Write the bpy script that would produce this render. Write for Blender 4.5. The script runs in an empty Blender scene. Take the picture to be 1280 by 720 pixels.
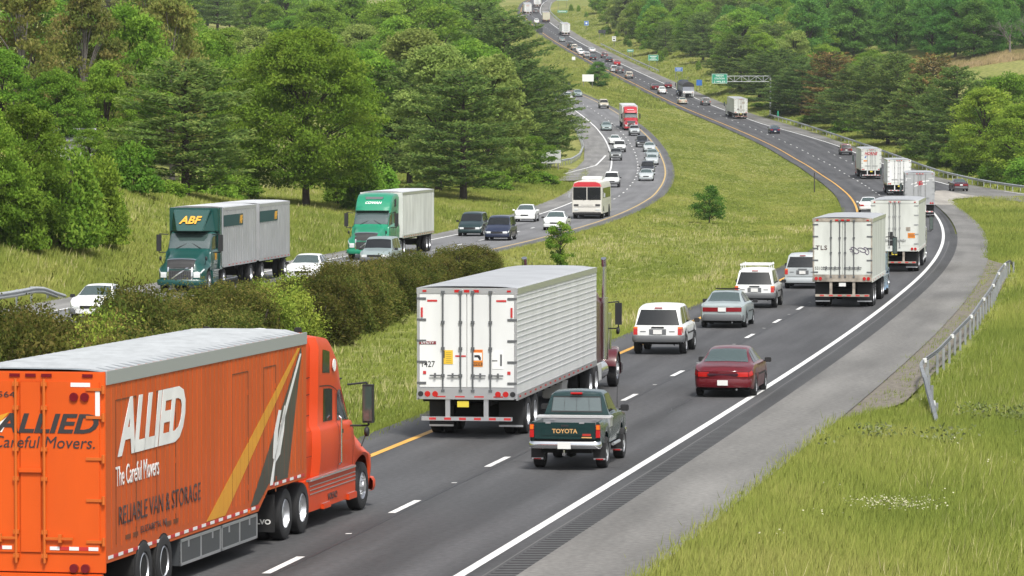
import bpy, bmesh, math, random
import numpy as np
from mathutils import Vector, Matrix
random.seed(7); RNG = np.random.default_rng(11)
SC = bpy.context.scene
COL = SC.collection
R = math.radians

# ------------------------------------------------------------------ helpers
def lin(c):
    if isinstance(c, str):
        c = c.lstrip('#'); c = [int(c[i:i+2], 16)/255 for i in (0, 2, 4)]
        return tuple((v/12.92 if v <= .04045 else ((v+.055)/1.055)**2.4) for v in c)
    return tuple(c)

MATS = {}
def mat(name, col=(.5, .5, .5), rough=.5, metal=0., coat=0., ior=1.5, noise=0., nscale=3., bump=0., spec=.5, stretch=None):
    if name in MATS: return MATS[name]
    m = bpy.data.materials.new(name); m.use_nodes = True
    nt = m.node_tree; b = nt.nodes['Principled BSDF']
    c = lin(col)
    b.inputs['Base Color'].default_value = (*c, 1)
    b.inputs['Roughness'].default_value = rough
    b.inputs['Metallic'].default_value = metal
    b.inputs['Coat Weight'].default_value = coat
    b.inputs['Coat Roughness'].default_value = .08
    b.inputs['IOR'].default_value = ior
    b.inputs['Specular IOR Level'].default_value = spec
    if noise or bump:
        tc = nt.nodes.new('ShaderNodeTexCoord')
        n = nt.nodes.new('ShaderNodeTexNoise'); n.inputs['Scale'].default_value = nscale; n.inputs['Detail'].default_value = 6
        if stretch:
            mp = nt.nodes.new('ShaderNodeMapping'); mp.inputs['Scale'].default_value = stretch
            nt.links.new(tc.outputs['Object'], mp.inputs['Vector']); nt.links.new(mp.outputs['Vector'], n.inputs['Vector'])
        else: nt.links.new(tc.outputs['Object'], n.inputs['Vector'])
        if noise:
            r = nt.nodes.new('ShaderNodeMapRange')
            r.inputs['From Min'].default_value = .3; r.inputs['From Max'].default_value = .7
            r.inputs['To Min'].default_value = 1-noise; r.inputs['To Max'].default_value = 1+noise*.5
            nt.links.new(n.outputs['Fac'], r.inputs['Value'])
            mx = nt.nodes.new('ShaderNodeMix'); mx.data_type = 'RGBA'; mx.blend_type = 'MULTIPLY'; mx.inputs['Factor'].default_value = 1
            mx.inputs['A'].default_value = (*c, 1)
            nt.links.new(r.outputs['Result'], mx.inputs['B'])
            nt.links.new(mx.outputs['Result'], b.inputs['Base Color'])
        if bump:
            bp = nt.nodes.new('ShaderNodeBump'); bp.inputs['Strength'].default_value = bump; bp.inputs['Distance'].default_value = .02
            nt.links.new(n.outputs['Fac'], bp.inputs['Height']); nt.links.new(bp.outputs['Normal'], b.inputs['Normal'])
    MATS[name] = m
    return m

def paint(name, col, rough=.28, coat=.6, noise=.06):
    return mat(name, col, rough+.08, 0, coat*.35, noise=noise*1.3, nscale=1.2, spec=.4, stretch=(1, 1, .3))

class MB:
    """collects geometry of ONE part"""
    def __init__(s): s.v = []; s.f = []; s.m = []
    def add(s, vs, fs, m=0, M=None):
        o = len(s.v)
        for p in vs:
            s.v.append(tuple(M @ Vector(p)) if M is not None else tuple(p))
        for f in fs: s.f.append([i+o for i in f]); s.m.append(m)
    def box(s, c, d, m=0, M=None):
        x, y, z = c; a, b, e = d[0]/2, d[1]/2, d[2]/2
        vs = [(x+i*a, y+j*b, z+k*e) for k in (-1, 1) for j in (-1, 1) for i in (-1, 1)]
        s.add(vs, [(0,2,3,1), (4,5,7,6), (0,1,5,4), (2,6,7,3), (0,4,6,2), (1,3,7,5)], m, M)
    def box2(s, lo, hi, m=0, M=None):
        s.box([(a+b)/2 for a, b in zip(lo, hi)], [b-a for a, b in zip(lo, hi)], m, M)
    def cyl(s, p0, p1, r0, r1=None, n=12, m=0, caps=True):
        r1 = r0 if r1 is None else r1
        p0 = Vector(p0); p1 = Vector(p1); d = (p1-p0)
        if d.length < 1e-9: return
        d.normalize(); u = d.orthogonal().normalized(); w = d.cross(u)
        vs = []
        for p, r in ((p0, r0), (p1, r1)):
            for i in range(n):
                a = 2*math.pi*i/n; vs.append(p+(u*math.cos(a)+w*math.sin(a))*r)
        fs = [(i, (i+1) % n, n+(i+1) % n, n+i) for i in range(n)]
        if caps: fs += [tuple(range(n-1, -1, -1)), tuple(range(n, 2*n))]
        s.add(vs, fs, m)
    def tube(s, pts, r, n=8, m=0):
        for a, b in zip(pts[:-1], pts[1:]): s.cyl(a, b, r, r, n, m)
    def prism(s, A, B, m=0, caps=True):
        n = len(A); vs = list(A)+list(B)
        fs = [(i, (i+1) % n, n+(i+1) % n, n+i) for i in range(n)]
        if caps: fs += [tuple(range(n-1, -1, -1)), tuple(range(n, 2*n))]
        s.add(vs, fs, m)
    def prof(s, pts, y0, y1, m=0):            # polygon in the x,z plane extruded over y
        s.prism([(x, y0, z) for x, z in pts], [(x, y1, z) for x, z in pts], m)
    def grid(s, g, m=0):
        g = np.asarray(g, float); a, b = g.shape[:2]
        s.add([tuple(p) for p in g.reshape(-1, 3)],
              [(i*b+j, i*b+j+1, (i+1)*b+j+1, (i+1)*b+j) for i in range(a-1) for j in range(b-1)], m)
    def lathe(s, prof, n=20, m=0, c=(0, 0, 0)):     # profile (radius, y) about the y axis
        vs = []; k = len(prof)
        for i in range(n):
            a = 2*math.pi*i/n
            for r, y in prof: vs.append((c[0]+r*math.cos(a), c[1]+y, c[2]+r*math.sin(a)))
        fs = [(i*k+j, i*k+j+1, ((i+1) % n)*k+j+1, ((i+1) % n)*k+j) for i in range(n) for j in range(k-1)]
        s.add(vs, fs, m)
    def mesh(s, name, mats, smooth=None, bevel=0, recalc=True):
        me = bpy.data.meshes.new(name); me.from_pydata(s.v, [], s.f)
        for mm in mats: me.materials.append(mm)
        if any(s.m): me.polygons.foreach_set('material_index', s.m)
        if recalc or bevel:
            bm = bmesh.new(); bm.from_mesh(me)
            if recalc: bmesh.ops.recalc_face_normals(bm, faces=bm.faces)
            if bevel:
                es = [e for e in bm.edges if len(e.link_faces) == 2 and e.calc_face_angle(0) > .6]
                bmesh.ops.bevel(bm, geom=es, offset=bevel, segments=2, affect='EDGES', clamp_overlap=True)
            bm.to_mesh(me); bm.free()
        if smooth:
            me.polygons.foreach_set('use_smooth', [True]*len(me.polygons))
            me.set_sharp_from_angle(angle=R(smooth))
        me.update()
        return me
    def build(s, name, mats, parent=None, smooth=None, bevel=0, recalc=True):
        if not isinstance(mats, (list, tuple)): mats = [mats]
        return put(name, s.mesh(name, mats, smooth, bevel, recalc), parent)

def put(name, me, parent=None):
    o = bpy.data.objects.new(name, me); COL.objects.link(o)
    if parent is not None: o.parent = parent
    return o
def empty(name, loc=(0, 0, 0), rz=0):
    o = bpy.data.objects.new(name, None); COL.objects.link(o); o.location = loc; o.rotation_euler = (0, 0, rz)
    o.empty_display_size = .5
    return o
def tag(o, label=None, cat=None, group=None, kind=None):
    if label: o['label'] = label
    if cat: o['category'] = cat
    if group: o['group'] = group
    if kind: o['kind'] = kind
    return o
CH = {}
def children_of(o):
    return [c for c in COL.objects if c.parent == o]
def copy_tree(o, kids):
    """copy of a thing and its parts; kids: {obj: [children]} """
    c = o.copy(); COL.objects.link(c)
    for ch in kids.get(o, ()):
        d = copy_tree(ch, kids); d.parent = c
    return c
def kidmap(o):
    mp = {}
    for c in o.children_recursive: mp.setdefault(c.parent, []).append(c)
    return mp

def text_mesh(txt, size=1., bold=0., shear=0., spacing=1., depth=.006, sx=1.):
    cu = bpy.data.curves.new('lettering', 'FONT'); cu.body = txt; cu.size = size; cu.shear = shear
    cu.offset = bold*size; cu.space_character = spacing; cu.extrude = depth/2; cu.resolution_u = 3
    cu.align_x = 'CENTER'; cu.align_y = 'CENTER'
    o = bpy.data.objects.new('lettering', cu); COL.objects.link(o)
    dg = bpy.context.evaluated_depsgraph_get(); dg.update()
    me = bpy.data.meshes.new_from_object(o.evaluated_get(dg))
    bpy.data.objects.remove(o); bpy.data.curves.remove(cu)
    me.materials.clear()
    if sx != 1.: me.transform(Matrix.Diagonal((sx, 1, 1, 1)))
    return me
def lettering(txt, parent, M, m, w=None, h=None, name='lettering', **k):
    """text fitted to width w and height h (m), placed by matrix M: local x = reading direction, y = up, z = outward"""
    me = text_mesh(txt, **k)
    co = np.empty(len(me.vertices)*3); me.vertices.foreach_get('co', co); co = co.reshape(-1, 3)
    lo, hi = co.min(0), co.max(0)
    co[:, :2] -= ((lo+hi)/2)[:2]
    sx = w/(hi[0]-lo[0]) if w else None; sy = h/(hi[1]-lo[1]) if h else None
    sx = sx or sy or 1; sy = sy or sx
    co[:, 0] *= sx; co[:, 1] *= sy
    me.vertices.foreach_set('co', co.ravel()); me.transform(M); me.materials.append(m); me.update()
    return put(name, me, parent)
def face_M(o, xdir, ydir):
    x = Vector(xdir).normalized(); y = Vector(ydir); y = (y-x*y.dot(x)).normalized(); z = x.cross(y)
    return Matrix(((x.x, y.x, z.x, o[0]), (x.y, y.y, z.y, o[1]), (x.z, y.z, z.z, o[2]), (0, 0, 0, 1)))

def hermite(T):
    x, y = np.array(T, float).T
    h = np.diff(x); s = np.diff(y)/h; m = np.zeros(len(x))
    a, b = s[:-1], s[1:]
    m[1:-1] = np.where(a*b > 0, 2*a*b/np.where(a+b == 0, 1, a+b), 0); m[0] = s[0]; m[-1] = s[-1]
    def f(q):
        q = np.asarray(q, float); i = np.clip(np.searchsorted(x, q)-1, 0, len(h)-1)
        t = (q-x[i])/h[i]; tt = np.clip(t, 0, 1)
        v = (2*tt**3-3*tt**2+1)*y[i]+(tt**3-2*tt**2+tt)*h[i]*m[i]+(-2*tt**3+3*tt**2)*y[i+1]+(tt**3-tt**2)*h[i]*m[i+1]
        return v+np.where(t > 1, (q-x[-1])*m[-1], 0)+np.where(t < 0, (q-x[0])*m[0], 0)
    return f
def linear(T):
    x, y = np.array(T, float).T
    return lambda q: np.interp(q, x, y)
def sstep(a, b, x):
    t = np.clip((np.asarray(x, float)-a)/(b-a), 0, 1); return t*t*(3-2*t)

# ------------------------------------------------------------------ lay of the land (metres; camera at x=0, y=0)
CAM_H = 8.3
P_ = hermite([(0,0),(191,0),(245,-.15),(320,-.35),(400,-.4),(495,-.15),(567,.45),(625,1.55),(722,4.3),(845,8.35),(915,11.1),(1045,17.4),(1230,26.5),(1400,35.2),(1580,46.3),(1700,54.8),(1800,60),(2100,72)])
Q_ = hermite([(0,0),(250,-.1),(372,-.3),(454,0.0),(491,.5),(527,1.05),(588,2.2),(660,4.25),(734,6.8),(868,11.8),(1000,17),(1300,29),(2100,66)])
XN = hermite([(40,-14.1),(60,-10.85),(80,-7.61),(100,-4.38),(120,-1.18),(145,2.73),(170,6.5),(200,10.79),(235,15.41),(270,19.62),(310,23.96),(350,27.8),(390,31.2),(430,34.18),(470,36.77),(510,38.94),(550,40.68),(590,41.91),(630,42.61),(680,42.74),(730,42.13),(790,40.58),(850,38.26),(920,34.86),(1000,30.53),(1080,26.16),(1160,21.98),(1250,17.62),(1350,13.11),(1450,8.75),(1540,4.9),(1600,3.3),(1650,4.2),(1720,9),(1800,18),(2100,70)])
XS = hermite([(40,-32.5),(150,-17.66),(180,-13.69),(210,-9.74),(240,-5.85),(270,-2.13),(300,1.36),(330,4.48),(360,7.28),(390,9.86),(420,12.22),(450,14.36),(480,16.25),(510,17.85),(540,19.15),(570,20.16),(600,20.92),(640,21.57),(680,21.77),(720,21.47),(760,20.69),(800,19.49),(840,17.98),(890,15.3),(1000,7.5),(1100,-1),(1200,-10),(1400,-32),(2100,-120)])
GUARD_X = hermite([(380,68),(430,63.5),(464,60.5),(494,58.6),(540,57.4),(578,57.4),(638,57.6),(739,55.5),(801,53.2),(852,50.2),(920,46.3),(1000,42)])
W2 = hermite([(480,7.1),(500,14.5),(560,13.0),(600,12.1),(640,11.4),(707,10.6),(784,8.4),(815,7.3),(850,7.1),(2100,7.1)])   # right white line, metres right of the yellow
def nb_right(d):           # right edge of the northbound pavement
    d = np.asarray(d, float)
    near = XN(d)+10.4-.25*sstep(150, 300, d)-.2*sstep(330, 440, d)
    far = np.where(d < 880, np.minimum(GUARD_X(d)-1.0, XN(d)+19), XN(d)+10.6)
    return near+(far-near)*sstep(452, 490, d)
def sb_left(d):
    d = np.asarray(d, float)
    return XS(d)-9.9+.8*sstep(200, 260, d)-.8*sstep(330, 420, d)
KL = linear([(0,.34),(230,.36),(262,.36),(300,.19),(345,.105),(420,.07),(600,.06),(900,.08)])
KL2 = linear([(0,.25),(250,.25),(330,.13),(450,.15),(600,.18),(1000,.2),(1500,.12)])
KR = linear([(0,.03),(430,.03),(560,.02),(640,.04),(750,.10),(900,.17),(1300,.2),(1600,.15)])
def T(x, d):
    x = np.asarray(x, float); d = np.asarray(d, float)
    p = P_(d); q = Q_(d); a = XS(d)+2.7; b = XN(d)-1.8
    t = np.clip((x-a)/np.maximum(b-a, .5), 0, 1); s = t*t*(3-2*t)
    z = q+(p-q)*s-.55*4*t*(1-t)*(1-.8*sstep(170, 120, d)*0)
    tl = np.maximum(sb_left(d)-x, 0)
    L = KL(d)*np.minimum(tl, 20)+KL2(d)*np.clip(tl-20, 0, 70)+.06*np.maximum(tl-90, 0)
    L = L-.25*np.exp(-((tl-1.5)/1.2)**2)*(tl > 0)
    nr = nb_right(d); gx = np.where(d < 900, GUARD_X(np.clip(d, 380, 900)), 0)
    base = nr+np.maximum(gx-nr, 0)*sstep(395, 465, d)
    tr = np.maximum(x-base, 0)
    Rr = KR(d)*np.minimum(tr, 60)+.5*KR(d)*np.maximum(tr-60, 0)
    nz = .25*np.sin(x*.21+d*.05)*np.cos(d*.083-x*.11)
    return z+L+Rr+nz*np.clip((tl-2)/8, 0, 1)+nz*np.clip((tr-2)/8, 0, 1)*.8
def gz(x, d): return float(T(x, d))
ROAD_UP = .03
def nb_z(x, d): return P_(d)+ROAD_UP
def sb_z(x, d): return Q_(d)+ROAD_UP
# ------------------------------------------------------------------ where things stand: x, distance, heading (world metres)
CARS = {'pickup_green': (1.24, 101.21, 1.4113), 'suv_white_a': (5.1, 151.04, 1.4194), 'sedan_silver': (8.28, 170.06, 1.4248), 'suv_rack': (10.56, 188.0, 1.4293), 'van_silver': (14.16, 210.48, 1.4372), 'sedan_red': (6.26, 127.83, 1.4147), 'trailer_tls': (14.45, 188.8, 1.4296), 'trailer_two': (20.91, 236.06, 1.4458), 'trailer_grey': (35.63, 377.59, 1.488), 'trailer_white3': (42.82, 477.83, 1.5134), 'trailer_redtext': (46.64, 561.02, 1.5367), 'sedan_white_n': (32.76, 397.03, 1.4932), 'sedan_ramp': (51.81, 498.3, 1.6008), 'suv_maroon': (51.51, 665.71, 1.5691), 'sedan_blue': (46.43, 762.5, 1.5982), 'trailer_921': (44.44, 839.71, 1.6131), 'suv_grey_883': (41.0, 911.93, 1.6219), 'sedan_beige': (36.39, 919.06, 1.622), 'bulk': (38.85, 952.38, 1.6252), 'pickup_white_828': (33.81, 969.58, 1.6258), 'sedan_dred': (32.97, 992.46, 1.6255), 'sedan_red_r': (36.2, 1000.95, 1.6252), 'suv_tan': (28.71, 1055.87, 1.6254), 'suv_dark_775': (27.22, 1089.9, 1.624), 'van_white_768': (26.03, 1099.41, 1.6238), 'sedan_red_772': (27.84, 1143.62, 1.6221), 'sedan_dark_762': (26.4, 1169.9, 1.6206), 'suv_red_756': (25.72, 1199.05, 1.6194), 'sedan_white_741': (23.17, 1244.36, 1.6177), 'sedan_dark_742': (22.24, 1184.94, 1.62), 'suv_silver_734': (20.87, 1200.29, 1.6194), 'sedan_white_727': (19.7, 1224.21, 1.6184), 'sedan_white_724': (19.42, 1247.03, 1.6176), 'suv_tan_718': (18.32, 1263.35, 1.6169), 'sedan_dark_714': (17.49, 1286.56, 1.616), 'sedan_bluegrey_703': (15.59, 1338.33, 1.6151), 'trailer_707': (17.38, 1392.13, 1.6144), 'cube_683': (12.0, 1509.23, 1.6136), 'pickup_white_671': (8.58, 1496.97, 1.6157), 'suv_grey_670': (8.8, 1587.48, 1.5877), 'trailer_660': (5.82, 1573.75, 1.6002), 'trailer_672': (9.54, 1632.84, 1.5471), 's_van_a': (-3.05, 310.79, 4.6072), 's_van_b': (-1.05, 298.39, 4.602), 's_white_656': (1.03, 357.28, 4.6226), 's_white_692': (3.2, 328.75, 4.6139), 's_coach': (6.39, 368.37, 4.625), 's_suv_764': (11.21, 488.43, 4.6568), 's_sedan_807': (15.9, 512.84, 4.6653), 's_suv_809': (16.82, 536.25, 4.673), 's_sedan_815': (18.77, 579.38, 4.6851), 's_sedan_816': (19.55, 601.87, 4.6924), 's_pickup_770': (14.35, 597.1, 4.6912), 's_suv_774': (15.68, 629.47, 4.6987), 's_sedan_768': (15.74, 660.44, 4.7069), 's_sedan_812': (20.08, 630.71, 4.6993), 's_suv_803': (19.55, 648.83, 4.7052), 's_pickup_793': (19.77, 695.78, 4.7196), 's_redtruck': (19.82, 718.66, 4.7235), 's_sedan_758': (15.72, 717.29, 4.7233), 's_suv_755': (17.6, 824.14, 4.7508), 's_sedan_723': (13.68, 890.88, 4.7736), 's_suv_709': (11.95, 931.01, 4.7818), 's_sedan_710': (11.41, 874.6, 4.7694), 'moving_van': (-8.1, 72.75, 1.3686), 'reefer': (-1.16, 111.2, 1.4239), 's_white_112': (-17.49, 178.0, 4.5812), 's_doubles': (-15.9, 207.0, 4.5822), 's_white_378': (-10.7, 219.0, 4.5825), 's_suv_465': (-7.65, 240.0, 4.5861), 's_greentruck': (-8.68, 256.0, 4.589)}
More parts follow.
